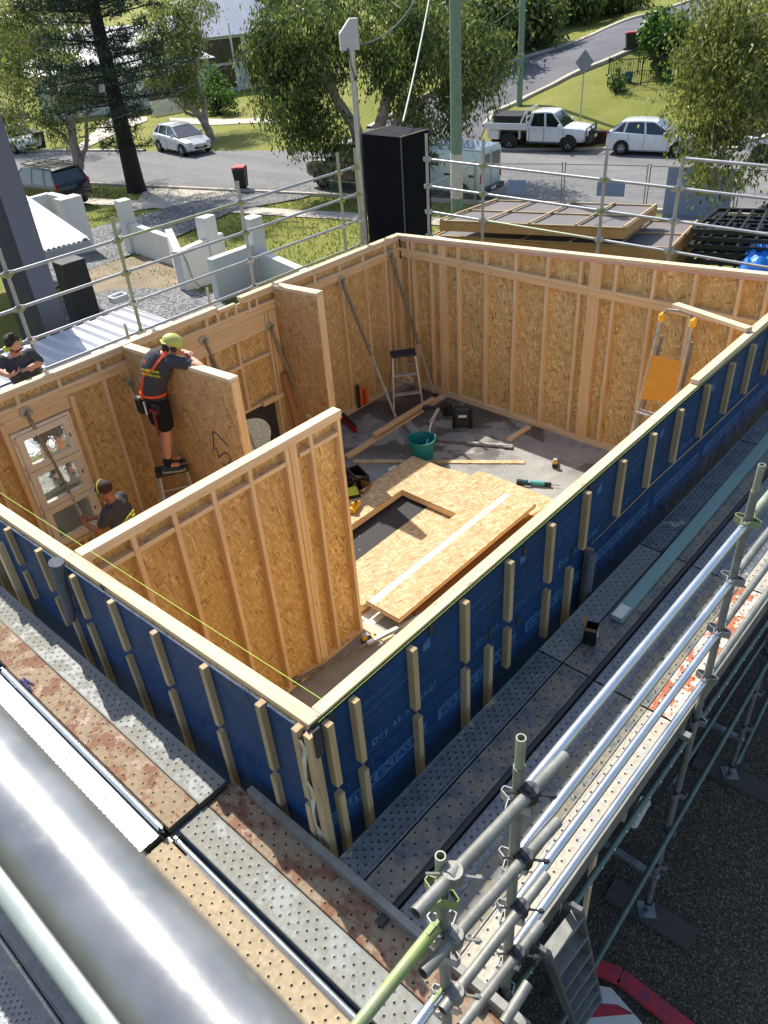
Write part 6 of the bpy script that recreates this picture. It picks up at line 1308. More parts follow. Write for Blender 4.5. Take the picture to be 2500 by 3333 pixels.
# ------------------------------------------------------------------ cassette stacks, trusses, tarp beyond the far right wall
BROWNW = pine_mat('ply_cassette_side', (176, 130, 84), (200, 158, 110), stain=0.5)
def cassette(label, quad, th, over=0.0, grey=None, nb=5):
    """roof cassette: ply box with grey underlay and crossed battens on top; quad = world corners"""
    t = thing('roof_cassette', label, 'panel', tuple(quad[0]-Vector((0, 0, th))), group='stacked timber cassettes')
    m = MB(); z = Vector((0, 0, -th))
    V = list(quad)+[q+z for q in quad]; m.addvf(V, [(0, 1, 2, 3), (7, 6, 5, 4), (0, 4, 5, 1), (1, 5, 6, 2), (2, 6, 7, 3), (3, 7, 4, 0)]); m.build('box', BROWNW, t)
    m = MB(); e = Vector((0, 0, 0.006)); c = sum(quad, Vector())/4; V = [c.lerp(q, 0.985)+e for q in quad]; m.addvf(V, [(0, 1, 2, 3)]); m.build('underlay', grey, t)
    A_, B_, C_, D_ = quad; up = Vector((0, 0, 0.065))
    for i in range(nb): f = i/(nb-1); a = A_.lerp(B_, f*0.985+0.007); b = D_.lerp(C_, f*0.985+0.007); beam('batten', a+up, b+up, 0.055, 0.035, PINET, t)
    up = Vector((0, 0, 0.028))
    for f in (0.01, 0.5, 0.99): beam('batten', A_.lerp(D_, f)+up, B_.lerp(C_, f)+up, 0.05, 0.035, PINET, t)
    return t
UND = simple('grey_underlay', (112, 106, 106), 0.8, var=0.15, scale=1.5, bump=0.7, bscale=3)
z = -2.75
cassette('upper cassette of the stack with five cross battens on grey underlay', [on(1430, 722, 2, z), on(2035, 747, 2, z), on(2140, 672, 2, z), on(1615, 655, 2, z)], 0.24, grey=UND)
z = -3.3
cassette('lower wider cassette of the stack peeking out below the upper one', [on(1405, 770, 2, z), on(2190, 812, 2, z), on(2275, 725, 2, z), on(1560, 705, 2, z)], 0.36, grey=UND, nb=6)
z = -3.75
cassette('bottom cassette of the stack resting on the ground', [on(1395, 800, 2, z), on(2190, 850, 2, z), on(2280, 765, 2, z), on(1560, 740, 2, z)], 0.5, grey=UND, nb=4)
BSTEEL = simple('black_painted_frame', (20, 26, 30), 0.5, var=0.2)
for k in range(6):
    z = -4.0+k*0.20; t = thing('trellis_panel', ['bottom', 'second', 'third', 'fourth', 'fifth', 'topmost'][k]+' black frame of the stack beside the blue tarp', 'frame', (20, 6, z), group='stacked black frames')
    o = (k % 2)*0.25
    a, b_, c_, d__ = on(2255-o*40, 800, 2, -3.4), on(2520, 815, 2, -3.4), on(2540, 738, 2, -3.4), on(2335-o*30, 730, 2, -3.4)
    Q = [Vector((p.x, p.y, z)) for p in (a, b_, c_, d__)]
    for p, q in zip(Q, Q[1:]+Q[:1]): beam('chord', p, q, 0.1, 0.1, BSTEEL, t)
    for f in (0.18, 0.36, 0.55, 0.75): beam('rung', Q[0].lerp(Q[1], f), Q[3].lerp(Q[2], f), 0.07, 0.07, BSTEEL, t)
    beam('rung', Q[0].lerp(Q[3], .5), Q[1].lerp(Q[2], .5), 0.07, 0.07, BSTEEL, t)
t = thing('tarp_covered_pile', 'crumpled bright blue tarp over a pile at the right frame edge', 'tarp', tuple(on(2440, 880, 2, -4.0)))
ta, tb, tcn, td = on(2385, 880, 2, -3.7), on(2640, 905, 2, -3.7), on(2640, 800, 2, -3.7), on(2420, 790, 2, -3.7)
V = []; F = []; N_ = 26; rr = random.Random(5)
for i in range(N_+1):
    for j in range(N_+1):
        p = ta.lerp(tb, i/N_).lerp(td.lerp(tcn, i/N_), j/N_); e = min(i, j, N_-i, N_-j)/4
        V.append((p.x, p.y, -4.4+0.95*min(1, e)**0.5+0.05*math.sin(i*1.3+j*0.9)+0.04*math.sin(i*0.5-j*0.9)+rr.uniform(-.015, .015)))
for i in range(N_):
    for j in range(N_): F.append((i*(N_+1)+j, (i+1)*(N_+1)+j, (i+1)*(N_+1)+j+1, i*(N_+1)+j+1))
m = MB(); m.addvf(V, F); m.build('tarp', simple('blue_tarp', (36, 120, 214), 0.4, var=0.12, scale=3, bump=0.4, bscale=8), t, smooth=True)
# temporary fence along the verge
MESH = NT('fence_wire'); 
MESH.set(col=lin((150, 152, 156)), metal=0.5, rough=0.5); MESH = MESH.mat
SHADE = simple('blue_white_banner', (120, 138, 184), 0.7, var=0.08)
fp = [tuple(G(*q)[:2]) for q in ((1395, 800), (1545, 700), (1825, 706), (2092, 718), (2378, 738))]; dd_ = (fp[4][0]-fp[3][0], fp[4][1]-fp[3][1]); fp += [(fp[4][0]+dd_[0]*k, fp[4][1]+dd_[1]*k) for k in (1, 2)]
GFN = 'temporary fence panels along the verge'
for k, (a, b) in enumerate(zip(fp[:-1], fp[1:])):
    a = ground_pt(*a); b = ground_pt(*b); d = (b-a).normalized(); a2 = a+d*0.05; b2 = b-d*0.05
    t = thing('fence_panel', f'temporary mesh fence panel number {["one","two","three","four","five","six","seven","eight"][k]} counted from the left along the verge', 'fence', tuple(a2), group=GFN)
    U = Vector((0, 0, 1))
    for p in (a2, b2): m = MB(); m.cyl(p, p+U*1.95, 0.021, 0.021, 8); m.build('post', GALVD, t)
    for hh in (0.25, 1.88): m = MB(); m.cyl(a2+U*hh, b2+U*hh, 0.018, 0.018, 8); m.build('rail', GALVD, t)
    m = MB(); n = 36
    for i in range(1, n): p = a2.lerp(b2, i/n); m.cyl(p+U*0.25, p+U*1.88, 0.003, 0.003, 4, cap=False)
    for hh in (0.55, 0.85, 1.15, 1.45, 1.7): m.cyl(a2+U*hh, b2+U*hh, 0.003, 0.003, 4, cap=False)
    m.build('wire_mesh', MESH, t); 
    for p in (a2, b2): m = MB(); m.box(p+U*0.07, (0.22, 0.6, 0.14), Matrix.Rotation(0.3, 3, 'Z')); m.build('foot_block', simple('fence_block', (120, 118, 112), .9) if k == 0 and p is a2 else bpy.data.materials['fence_block'], t)
    nrm = Vector((-d.y, d.x, 0))*0.03
    if k == 3:
        m = MB(); m.quad(a2+d*0.6+U*0.1+nrm, a2+d*((b2-a2).length-.1)+U*0.1+nrm, a2+d*((b2-a2).length-.1)+U*1.85+nrm, a2+d*0.6+U*1.85+nrm); m.build('banner', SHADE, t)
    if k in (1, 2):
        m = MB(); m.quad(a2+d*1.2+U*0.8+nrm, a2+d*(1.9+.3*(k == 2))+U*0.8+nrm, a2+d*(1.9+.3*(k == 2))+U*1.3+nrm, a2+d*1.2+U*1.3+nrm); m.build('sign_board', SHADE, t)
# ------------------------------------------------------------------ far side of the street
t = thing('timber_offcuts', 'pale boards and black bracket outside, seen through the round hole in the far left wall', 'boards', (4.6, 7.6, -3.75))
for k, (p, q) in enumerate((((3.9, 7.9, -3.6), (5.6, 8.6, -3.6)), ((4.0, 8.2, -3.5), (5.2, 8.4, -3.45)), ((4.4, 7.6, -3.62), (5.5, 8.1, -3.6)))): beam('board', p, q, 0.12, 0.04, (WMET, GALV, REND)[k], t)
m = MB(); m.box((4.75, 8.0, -3.5), (0.16, 0.12, 0.3), Matrix.Rotation(.5, 3, 'Z')); m.box((4.6, 7.8, -3.6), (0.4, 0.05, 0.05), Matrix.Rotation(.9, 3, 'Z')); m.build('bracket', BLACKP, t)
RETW = gravelmat('retaining_stone', [(64, 44, 38), (96, 66, 56), (78, 54, 46), (110, 84, 70)], 3.0, 0.05)
a, b = XY(UF(12)+0.95, 12), XY(UF(-25)+0.95, -25); pts = [XY(UF(v)+0.95, v) for v in np.linspace(12, -25, 20)]
m = MB()
for p, q in zip(pts[:-1], pts[1:]):
    m.beam((p[0], p[1], hgt(*XY(UF(0)+0.2, 0))+0.35), (q[0], q[1], hgt(*XY(UF(0)+0.2, 0))+0.35), 0.3, 0.75)
tag(m.build('retaining_wall', RETW), 'low brown stone retaining wall behind the white cars parked across the street', 'wall')
# road sign seen from behind
b = G(1888, 397); h_ = pxh(b, 205); t = thing('road_sign', 'diamond road sign seen from behind on a thin grey post', 'sign', tuple(b))
m = MB(); m.cyl(b, b+Vector((0, 0, h_*0.98)), 0.035, 0.035, 10); m.build('post', GALV, t)
vd = Vector((b.x-CAMP.x, b.y-CAMP.y, 0)).normalized(); sd_ = Vector((-vd.y, vd.x, 0)); cz = b+Vector((0, 0, h_*0.83))-vd*0.04; s = h_*0.17
m = MB(); P4 = [cz+sd_*s*0.8, cz+Vector((0, 0, s)), cz-sd_*s*0.8, cz-Vector((0, 0, s))]; m.addvf(P4+[p-vd*0.02 for p in P4], [(0, 1, 2, 3), (7, 6, 5, 4), (0, 4, 5, 1), (1, 5, 6, 2), (2, 6, 7, 3), (3, 7, 4, 0)]); m.build('plate', simple('sign_back', (130, 132, 136), 0.5, metal=0.3), t)
# black pool fence
FB = simple('black_fence_metal', (22, 22, 24), 0.5)
Q = [G(1977, 282), G(2085, 277), G(2190, 268), G(2225, 235), G(2075, 238)]
t = thing('pool_fence', 'low black tubular garden fence on the grass bank', 'fence', tuple(Q[0]))
for a, b in ((Q[0], Q[1]), (Q[1], Q[2]), (Q[0], Q[4]), (Q[4], Q[3])):
    hh = pxh(a, 80); U = Vector((0, 0, 1)); L_ = (b-a).length; n = max(4, int(L_/0.12)); m = MB()
    for i in range(n+1): p = a.lerp(b, i/n); m.cyl(p, p+U*hh, 0.012, 0.012, 4, cap=False)
    for f in (0.08, 0.93): m.cyl(a+U*hh*f, b+U*hh*f, 0.022, 0.022, 6)
    m.build('railing', FB, t)
    for p in (a, b): m = MB(); m.cyl(p, p+U*(hh+0.05), 0.035, 0.035, 6); m.build('post', FB, t)
b = G(2045, 268); t = thing('planter_pot', 'blue-green glazed pot inside the black garden fence', 'pot', tuple(b)); s = pxh(b, 30)
m = MB(); m.lathe(b, [(0.01, 0), (s*0.33, 0), (s*0.42, s*0.5), (s*0.4, s), (s*0.33, s), (s*0.3, s*0.8)], 14); m.build('pot', simple('teal_pot', (44, 92, 110), 0.4), t, smooth=True)
# wheelie bins
def wheelie(label, b, rz, lid, body=(28, 34, 30)):
    t = thing('wheelie_bin', label, 'bin', tuple(b), rz, group='wheelie bins'); T = WM[t.name]; B_ = bpy.data.materials.get('bin_%d' % body[1]) or simple('bin_%d' % body[1], body, 0.55)
    m = MB(); V = [(-.24, -.26, .12), (.24, -.26, .12), (.24, .24, .12), (-.24, .24, .12), (-.29, -.33, .98), (.29, -.33, .98), (.29, .33, .98), (-.29, .33, .98)]
    m.addvf(V, [(3, 2, 1, 0), (4, 5, 6, 7), (0, 1, 5, 4), (1, 2, 6, 5), (2, 3, 7, 6), (3, 0, 4, 7)]); m.build('body', B_, t, T, bevel=0.02)
    m = MB(); V = [(-.30, -.36, .98), (.30, -.36, .98), (.30, .36, .98), (-.30, .36, .98), (-.27, -.30, 1.06), (.27, -.30, 1.06), (.27, .33, 1.05), (-.27, .33, 1.05)]
    m.addvf(V, [(3, 2, 1, 0), (4, 5, 6, 7), (0, 1, 5, 4), (1, 2, 6, 5), (2, 3, 7, 6), (3, 0, 4, 7)]); m.build('lid', lid, t, T, bevel=0.015)
    for s in (-1, 1): m = MB(); m.cyl((s*0.24, 0.28, 0.1), (s*0.29, 0.28, 0.1), 0.1, 0.1, 12); m.build('wheel', BLACKP, t, T)
    m = MB(); m.cyl((-0.22, 0.38, 0.95), (0.22, 0.38, 0.95), 0.018, 0.018, 8); m.build('handle', B_, t, T)
REDL = simple('red_lid', (176, 40, 44), 0.5); GRL = simple('green_lid', (50, 150, 84), 0.5)
wheelie('black wheelie bin with red lid standing alone on the near verge by the driveway', G(790, 618), 2.2, REDL)
wheelie('red lidded wheelie bin on the side road behind the black garden fence', G(2050, 168), 0.6, REDL)
wheelie('green lidded wheelie bin beside the red lidded one up the side road', G(2080, 162), 0.6, GRL)
wheelie('dark wheelie bin behind the white sedan under the left tree', G(138, 488), 1.2, simple('dark_lid', (36, 40, 40), .5))
# tall dark fence along the side road
DF = simple('dark_paling', (60, 58, 60), 0.85, var=0.2, scale=3, stretch=(4, 4, .3))
P_ = [(1655, 175), (1715, 132), (1800, 96), (1870, 72), (1960, 40), (2080, 8)]; P_ = [G(*q) for q in P_]
t = thing('boundary_fence', 'tall dark timber fence along the upper edge of the side road verge', 'fence', tuple(P_[0]))
for a, b in zip(P_[:-1], P_[1:]):
    hh = 2.6; m = MB(); m.beam((a+b)/2+Vector((0, 0, hh/2))-(b-a)/2, (a+b)/2+Vector((0, 0, hh/2))+(b-a)/2, 0.05, hh); m.build('paling_panel', DF, t)
    m = MB(); m.cyl(a, a+Vector((0, 0, hh+0.15)), 0.09, 0.09, 6); m.build('post', DF, t)
# houses
ROOFG = simple('grey_roof_metal', (132, 140, 156), 0.5, metal=0.2, var=0.06, scale=1.0, stretch=(3, .3, .3)); WALLW = simple('house_render', (206, 208, 206), 0.85, var=0.05); DKW = simple('dark_window', (24, 28, 34), 0.25, spec=0.7)
def facing(b, rz=0):
    vd = Vector((b.x-CAMP.x, b.y-CAMP.y, 0)).normalized(); a = math.atan2(vd.y, vd.x)-math.pi/2+rz
    return Matrix.Translation(b) @ Matrix.Rotation(a, 4, 'Z')
def house(label, b, rz, w_, d_, h1, h2, wallm, roofm, wins, posts=()):
    t = thing('house', label, 'house', tuple(b)); T = facing(b, rz); WM[t.name] = Matrix.Translation(b)
    m = MB(); m.box((0, d_/2, h1/2-0.6), (w_, d_, h1+1.2)); m.build('wall', wallm, t, T)
    o = 0.6; m = MB(); V = [(-w_/2-o, -o, h1), (w_/2+o, -o, h1), (w_/2+o, d_+o, h1), (-w_/2-o, d_+o, h1), (-w_/2+d_*0.4, d_/2, h2), (w_/2-d_*0.4, d_/2, h2)]
    m.addvf(V, [(0, 1, 5, 4), (1, 2, 5), (2, 3, 4, 5), (3, 0, 4), (3, 2, 1, 0)]); m.build('roof', roofm, t, T)
    for (x0, x1, z0, z1) in wins:
        m = MB(); m.box(((x0+x1)/2, -0.02, (z0+z1)/2), (x1-x0, 0.06, z1-z0)); wn = m.build('window', DKW, t, T)
        m = MB()
        for x in (x0, x1): m.box((x, -0.05, (z0+z1)/2), (0.09, 0.06, z1-z0+0.1))
        for z in (z0, z1): m.box(((x0+x1)/2, -0.05, z), (x1-x0+0.1, 0.05, 0.08))
        m.build('frame', wallm, wn, T)
    for (x, z0, z1) in posts: m = MB(); m.box((x, -1.5, (z0+z1)/2), (0.12, 0.12, z1-z0)); m.build('post', wallm, t, T)
    return t
b = G(735, 288); dpt = (b-CAMP).length
house('two storey white house with a blue-grey metal roof behind the left trees', G(800, 290), 0.35, 12, 9, 4.1, 6.7, WALLW, ROOFG,
      [(-4.9, -3.7, 2.5, 3.7), (-3.0, 0.2, 2.1, 3.9), (0.6, 4.6, 2.1, 3.9), (-2.6, -0.6, 0.2, 2.0), (0.4, 5.2, 0.1, 2.0)], [(-1.2, 0, 5.0), (1.8, 0, 5.0)])
house('white house with a pale roof glimpsed behind the dark pine', G(430, 360), 0.1, 13, 10, 3.0, 5.4, WALLW, simple('pale_roof', (186, 190, 196), 0.5, var=0.05), [(-5, -2, 0.8, 2.2), (1.5, 5.5, 0.2, 2.3)])
house('pale roofed house at the far top left behind the gum foliage', G(120, 215), -0.2, 16, 10, 3.2, 5.6, WALLW, simple('pale_roof2', (200, 196, 190), 0.6, var=0.05), [(-6, -3, 0.8, 2.2), (0, 3, 0.8, 2.2)])
house('long low roofed building at the top edge beyond the blue-grey roof', G(820, 60), 0.1, 30, 14, 3.5, 5.5, WALLW, simple('grey_roof2', (150, 150, 156), 0.6), [(-12, -6, .5, 2.2), (2, 9, .5, 2.2)])
t = thing('picket_fence', 'small white picket fence by the driveway across the street', 'fence', tuple(G(510, 378)))
a, b = G(500, 380), G(600, 362); m = MB()
for i in range(26): p = a.lerp(b, i/25); m.box(p+Vector((0, 0, 0.5)), (0.06, 0.06, 1.0))
m.beam(a+Vector((0, 0, .8)), b+Vector((0, 0, .8)), .05, .05); m.build('pickets', REND, t)
# ------------------------------------------------------------------ trees
def leafmat(name, c1, c2, c3, trans=0.45):
    t = NT(name); geo = t.n('ShaderNodeNewGeometry'); r = geo.outputs['Random Per Island']
    v = t.map(); big = t.noise(v, 1.1, 4, 0.6)
    f = t.math('ADD', t.math('MULTIPLY', r, 0.5), t.math('SUBTRACT', t.math('MULTIPLY', big, 1.3), 0.4))
    col = t.ramp(f, [(0.25, lin(c1)), (0.55, lin(c2)), (0.85, lin(c3))])
    t.set(col=col, rough=0.5, spec=0.4)
    tr = t.n('ShaderNodeBsdfTranslucent'); t.l(col, tr.inputs[0]); mx = t.n('ShaderNodeMixShader'); mx.inputs[0].default_value = trans
    t.l(t.b.outputs[0], mx.inputs[1]); t.l(tr.outputs[0], mx.inputs[2]); t.l(mx.outputs[0], t.out.inputs[0]); return t.mat
BARKG = simple('gum_bark', (164, 146, 128), 0.9, var=0.25, scale=4, bump=0.6, bscale=12, stretch=(1, 1, .25), dirt=(110, 90, 76), dirt_amt=0.8)
BARKD = simple('dark_bark', (44, 36, 34), 0.95, var=0.3, scale=6, bump=0.9, bscale=18)
LEAFG = leafmat('gum_leaves', (54, 72, 38), (108, 124, 62), (176, 180, 100))
LEAFY = leafmat('yellow_gum_leaves', (60, 74, 36), (120, 130, 62), (188, 186, 96))
LEAFM = leafmat('paperbark_leaves', (44, 62, 34), (90, 110, 54), (162, 168, 88), 0.42)
LEAFP = leafmat('pine_needles', (22, 40, 30), (40, 62, 44), (72, 94, 60), 0.25)
LEAFB = leafmat('shrub_leaves', (40, 66, 26), (76, 112, 44), (134, 164, 70), 0.4)
def leaves(centers, per, spread, L, W, droop, rng, flat=0.0):
    """many separate leaf blades scattered round clump centres"""
    C = np.repeat(np.array(centers), per, axis=0); n = len(C)
    off = rng.normal(0, 1, (n, 3))*np.array(spread); P = C+off
    a = rng.uniform(0, 2*np.pi, n); tilt = rng.uniform(0.1, 1.0, n)
    d = np.stack([np.cos(a)*tilt, np.sin(a)*tilt, -droop+rng.normal(0, 0.45, n)], 1); d /= np.linalg.norm(d, axis=1)[:, None]
    b = rng.normal(0, 1, (n, 3)); s = np.cross(d, b); s /= np.linalg.norm(s, axis=1)[:, None]
    l = (L*rng.uniform(0.6, 1.3, n))[:, None]; w_ = (W*rng.uniform(0.7, 1.3, n))[:, None]
    V = np.stack([P, P+d*l*0.45+s*w_, P+d*l, P+d*l*0.5-s*w_], 1).reshape(-1, 3); return V
def leafobj(name, V, mat, parent):
    n = len(V)//4; me = bpy.data.meshes.new(name); me.vertices.add(len(V)); me.vertices.foreach_set('co', V.astype(np.float32).ravel())
    me.loops.add(4*n); me.loops.foreach_set('vertex_index', np.arange(4*n, dtype=np.int32)); me.polygons.add(n)
    me.polygons.foreach_set('loop_start', np.arange(0, 4*n, 4, dtype=np.int32)); me.polygons.foreach_set('loop_total', np.full(n, 4, dtype=np.int32))
    me.update(); me.validate(); me.materials.append(mat); return add(name, me, None, parent, Matrix())
def depth_of(p): return sum(CAMR[2][k]*(p[k]-CAMP[k]) for k in range(3))
def limb(m, pts, r0, r1, n=10):
    k = len(pts)-1
    for i in range(k):
        a = r0+(r1-r0)*i/k; b = r0+(r1-r0)*(i+1)/k; m.cyl(pts[i], pts[i+1], a, b, n, cap=False)
        m.ell(pts[i+1], (b, b, b), 8, 4)
def tree(name, label, base, limbs, blobs, mat, bark, leaf=(0.22, 0.028), droop=0.7, per=34, spread=(0.28, 0.28, 0.26), dens=1.0, seed=1, group=None, cat='tree', deep=2.0, bunch=0.34):
    rng = np.random.default_rng(seed); D = depth_of(base); t = thing(name, label, cat, tuple(base), group=group)
    m = MB(); tp = []
    for L_, r0, r1 in limbs:
        pts = []
        for i, q in enumerate(L_):
            if q is None: pts.append(Vector(base)-Vector((0, 0, 0.2)))
            else: dz = q[2] if len(q) > 2 else 0; pts.append(rayp(q[0], q[1], D+dz))
        k = []
        for a, b in zip(pts[:-1], pts[1:]):
            for j in range(3): k.append(a.lerp(b, j/3)+Vector(rng.normal(0, 0.05, 3))*(0 if not k else 1))
        k.append(pts[-1]); limb(m, k, r0, r1); tp += k
    cen = []
    for (bx, by, rx, ry, n) in blobs:
        n = int(n*dens); left = n
        while left > 0:
            while True:
                q = rng.uniform(-1, 1, 3)
                if q@q <= 1 and q@q > 0.15: break
            c = rayp(bx+q[0]*rx, by+q[1]*ry, D+q[2]*deep*min(1.0, max(rx, ry)*D/FPX/2.0)); k = min(left, int(rng.integers(4, 12))); left -= k
            sz = bunch*rng.uniform(0.7, 1.4)
            for _ in range(k):
                o = rng.normal(0, 1, 3)*np.array((sz, sz, sz*0.75)); o[2] -= 0.35*sz*(o[0]**2+o[1]**2)/sz**2*0.5; cen.append((c.x+o[0], c.y+o[1], c.z+o[2]))
    # limbs reaching into the foliage
    tpa = np.array([tuple(p) for p in tp])
    for i in rng.choice(len(cen), min(len(cen), 46), replace=False):
        c = np.array(cen[i]); up = tpa[tpa[:, 2] < c[2]+0.6]
        if len(up) == 0: continue
        j = np.argmin(((up-c)**2).sum(1)+rng.uniform(0, 2, len(up))); a = up[j]; mid = (a+c)/2+rng.normal(0, 0.2, 3)+np.array([0, 0, 0.15])
        limb(m, [Vector(a), Vector(mid), Vector(c)], 0.05, 0.012, 6)
    m.build('trunk', bark, t, smooth=True)
    leafobj('crown', leaves(cen, per, spread, leaf[0], leaf[1], droop, rng), mat, t); return t
TG = 'street trees and yard trees'
# near left gum with forked trunk
b = G(268, 625)
tree('gum_tree', 'gum tree with a forked pale trunk on the near verge at the left', b,
     [([None, (258, 560), (250, 500), (235, 400), (170, 280), (140, 130), (120, 20)], 0.30, 0.08), ([(255, 545), (280, 480), (287, 380), (300, 300)], 0.12, 0.05), ([(245, 500), (205, 440), (150, 400), (100, 385)], 0.10, 0.03), ([(170, 290), (250, 160), (262, 60)], .1, .04)],
     [(60, 60, 110, 110, 120), (170, 60, 110, 90, 110), (60, 210, 110, 110, 110), (180, 210, 110, 100, 100), (40, 330, 60, 60, 34), (110, 370, 90, 50, 40), (220, 330, 70, 70, 46), (60, 420, 90, 28, 18), (220, 420, 60, 30, 16)],
     LEAFG, BARKG, leaf=(0.22, 0.030), dens=0.72, seed=11, group=TG)
tree('gum_tree', 'yellow-green sunlit gum foliage at the top left corner', G(-60, 520), [([None, (-40, 380), (0, 200), (20, 40)], 0.2, 0.06)],
     [(10, 40, 120, 80, 70), (0, 150, 70, 80, 60), (0, 250, 50, 60, 24), (15, 380, 55, 55, 34), (120, 20, 120, 40, 30)], LEAFY, BARKG, dens=1.1, seed=12, group=TG)
# Norfolk pine
b = G(447, 626); D = depth_of(b)
t = thing('pine_tree', 'tall dark pine with a straight black trunk and level branches on the near verge', 'tree', tuple(b), group=TG)
m = MB(); top = Vector((b.x, b.y, b.z+15)); limb(m, [b-Vector((0, 0, .2)), b+Vector((0, 0, .5)), b+Vector((0, 0, 3)), b+Vector((0, 0, 7)), top], 0.52, 0.20, 14); m.build('trunk', BARKD, t, smooth=True)
rng = np.random.default_rng(5); cen = []; mb = MB()
z = 2.2
while z < 14.5:
    nb = 7 if z > 4.2 else 4; Lb = (1.5 if z < 3.6 else 3.4+0.4*math.sin(z*1.7)) if z < 12 else 3.4*(15.5-z)/3.5; a0 = rng.uniform(0, 6.28)
    for k in range(nb):
        a = a0+k*2*math.pi/nb+rng.uniform(-.2, .2); L_ = Lb*rng.uniform(0.75, 1.1); o = Vector((b.x, b.y, b.z+z+rng.uniform(-.3, .3))); e = o+Vector((math.cos(a)*L_, math.sin(a)*L_, L_*rng.uniform(-0.02, 0.16)))
        mb.cyl(o, e, 0.045, 0.015, 5, cap=False); d = (e-o).normalized(); sdd = Vector((-d.y, d.x, 0))
        n = int(L_/0.16)
        for i in range(int(n*0.22), n+1):
            f = i/n; wd = 0.75*math.sin(math.pi*min(1, 0.25+f*0.75))+0.1
            for s in (-1, 1):
                for j in range(3):
                    if rng.uniform() < 0.72: cen.append(tuple(o.lerp(e, f)+sdd*s*wd*(j+0.7)/3.2+Vector((0, 0, 0.05*j-0.03+0.12*math.sin(f*9+k)))))
    z += rng.uniform(0.55, 0.85)
mb.build('branches', BARKD, t); leafobj('crown', leaves(cen, 5, (0.05, 0.05, 0.05), 0.22, 0.022, -0.35, rng), LEAFP, t)
# gum across the street beside the silver hatchback
b = G(690, 462)
tree('gum_tree', 'gum tree with several leaning pale stems beside the silver hatchback across the street', b,
     [([None, (680, 430), (655, 380), (600, 330), (580, 240), (560, 120)], 0.30, 0.07), ([(672, 420), (660, 330), (640, 260), (650, 120)], 0.2, 0.07), ([(655, 385), (610, 370), (580, 340)], 0.12, 0.05)],
     [(590, 50, 110, 80, 110), (560, 150, 95, 80, 100), (620, 170, 45, 80, 44), (540, 250, 70, 60, 50), (600, 300, 60, 40, 24), (500, 90, 60, 90, 50)], LEAFG, BARKG, leaf=(0.26, 0.035), dens=1.0, seed=21, group=TG, per=34)
# big paperbark in the middle
b = ground_pt(23.6, 20.6); D = depth_of(b)
tree('paperbark_tree', 'big spreading paperbark with drooping foliage in the middle, behind the grey service pole', b,
     [([None, (1215, 520), (1150, 400), (1100, 330), (1050, 200), (1010, 60)], 0.36, 0.08), ([(1215, 520), (1240, 400), (1265, 280), (1290, 120), (1300, 0)], 0.3, 0.08), ([(1220, 500), (1290, 400), (1400, 310), (1500, 250)], 0.2, 0.05), ([(1180, 450), (1090, 300), (960, 210)], 0.16, 0.05), ([(1270, 280), (1180, 180), (1130, 60)], .14, .05), ([(1255, 330), (1350, 220), (1420, 80)], .16, .05)],
     [(960, 80, 130, 110, 170), (1120, 60, 130, 100, 150), (1290, 60, 130, 100, 150), (1430, 110, 120, 110, 140), (1540, 170, 90, 90, 90), (915, 200, 70, 90, 74), (1010, 220, 110, 90, 110), (1180, 200, 130, 80, 80), (1360, 240, 120, 90, 90), (1520, 290, 90, 60, 55), (900, 320, 65, 80, 60), (1000, 340, 80, 80, 60), (990, 450, 50, 60, 34), (1090, 460, 60, 50, 34), (1330, 380, 80, 60, 44), (1450, 370, 70, 50, 36), (1370, 450, 60, 40, 24), (1110, 520, 40, 30, 10), (915, 60, 50, 80, 44)],
     LEAFM, BARKG, leaf=(0.24, 0.034), droop=0.9, dens=0.92, seed=31, group=TG, per=36, spread=(0.27, 0.27, 0.30), deep=3.2)
# right tree
b = ground_pt(26.0, 3.6)
tree('gum_tree', 'olive green gum hanging over the white hatchback at the right edge', b,
     [([None, (2620, 500), (2500, 400), (2420, 330), (2350, 280)], 0.3, 0.05), ([(2600, 480), (2480, 250), (2420, 100), (2400, 0)], 0.25, 0.06), ([(2520, 420), (2440, 440), (2380, 420)], .1, .04)],
     [(2330, 60, 90, 90, 110), (2450, 80, 110, 110, 150), (2400, 200, 130, 90, 130), (2270, 220, 60, 60, 44), (2270, 330, 70, 60, 54), (2400, 330, 110, 70, 80), (2490, 280, 70, 90, 70), (2260, 430, 50, 60, 34), (2320, 500, 40, 70, 26), (2450, 420, 50, 40, 20), (2430, 540, 30, 70, 18), (2310, 570, 32, 40, 14)],
     LEAFY, BARKG, leaf=(0.20, 0.030), droop=0.9, dens=0.72, seed=41, group=TG, per=32, spread=(0.24, 0.24, 0.28), deep=2.6)
# shrubs and background foliage
def shrub(label, px, py, blobs, mat=LEAFB, seed=1, leaf=(0.2, 0.06), name='shrub', cat='shrub', group='garden shrubs', dens=1.0):
    b = G(px, py); return tree(name, label, b, [([None, (px, py-30)], 0.08, 0.03)], blobs, mat, BARKD, leaf=leaf, droop=0.2, dens=dens, seed=seed, group=group, cat=cat, per=26, spread=(0.22, 0.22, 0.22), deep=2.0, bunch=0.25)
shrub('dense green shrub beside the white two storey house', 715, 375, [(715, 310, 55, 62, 90), (700, 260, 40, 40, 30)], seed=51)
shrub('broad leaved green shrub behind the black garden fence', 2170, 262, [(2165, 115, 50, 60, 80), (2195, 190, 55, 60, 80), (2145, 75, 34, 28, 20), (2230, 100, 50, 60, 50)], seed=52, leaf=(0.3, 0.09))
shrub('spiky low plant at the corner of the black garden fence', 1998, 300, [(1998, 278, 24, 20, 14)], seed=53)
shrub('leafy green plants on the verge beside the black frames', 2440, 740, [(2445, 722, 45, 20, 16)], seed=54, leaf=(0.25, 0.05))
shrub('small dark bush under the left gum across the street', 100, 470, [(90, 455, 20, 16, 8)], seed=55)
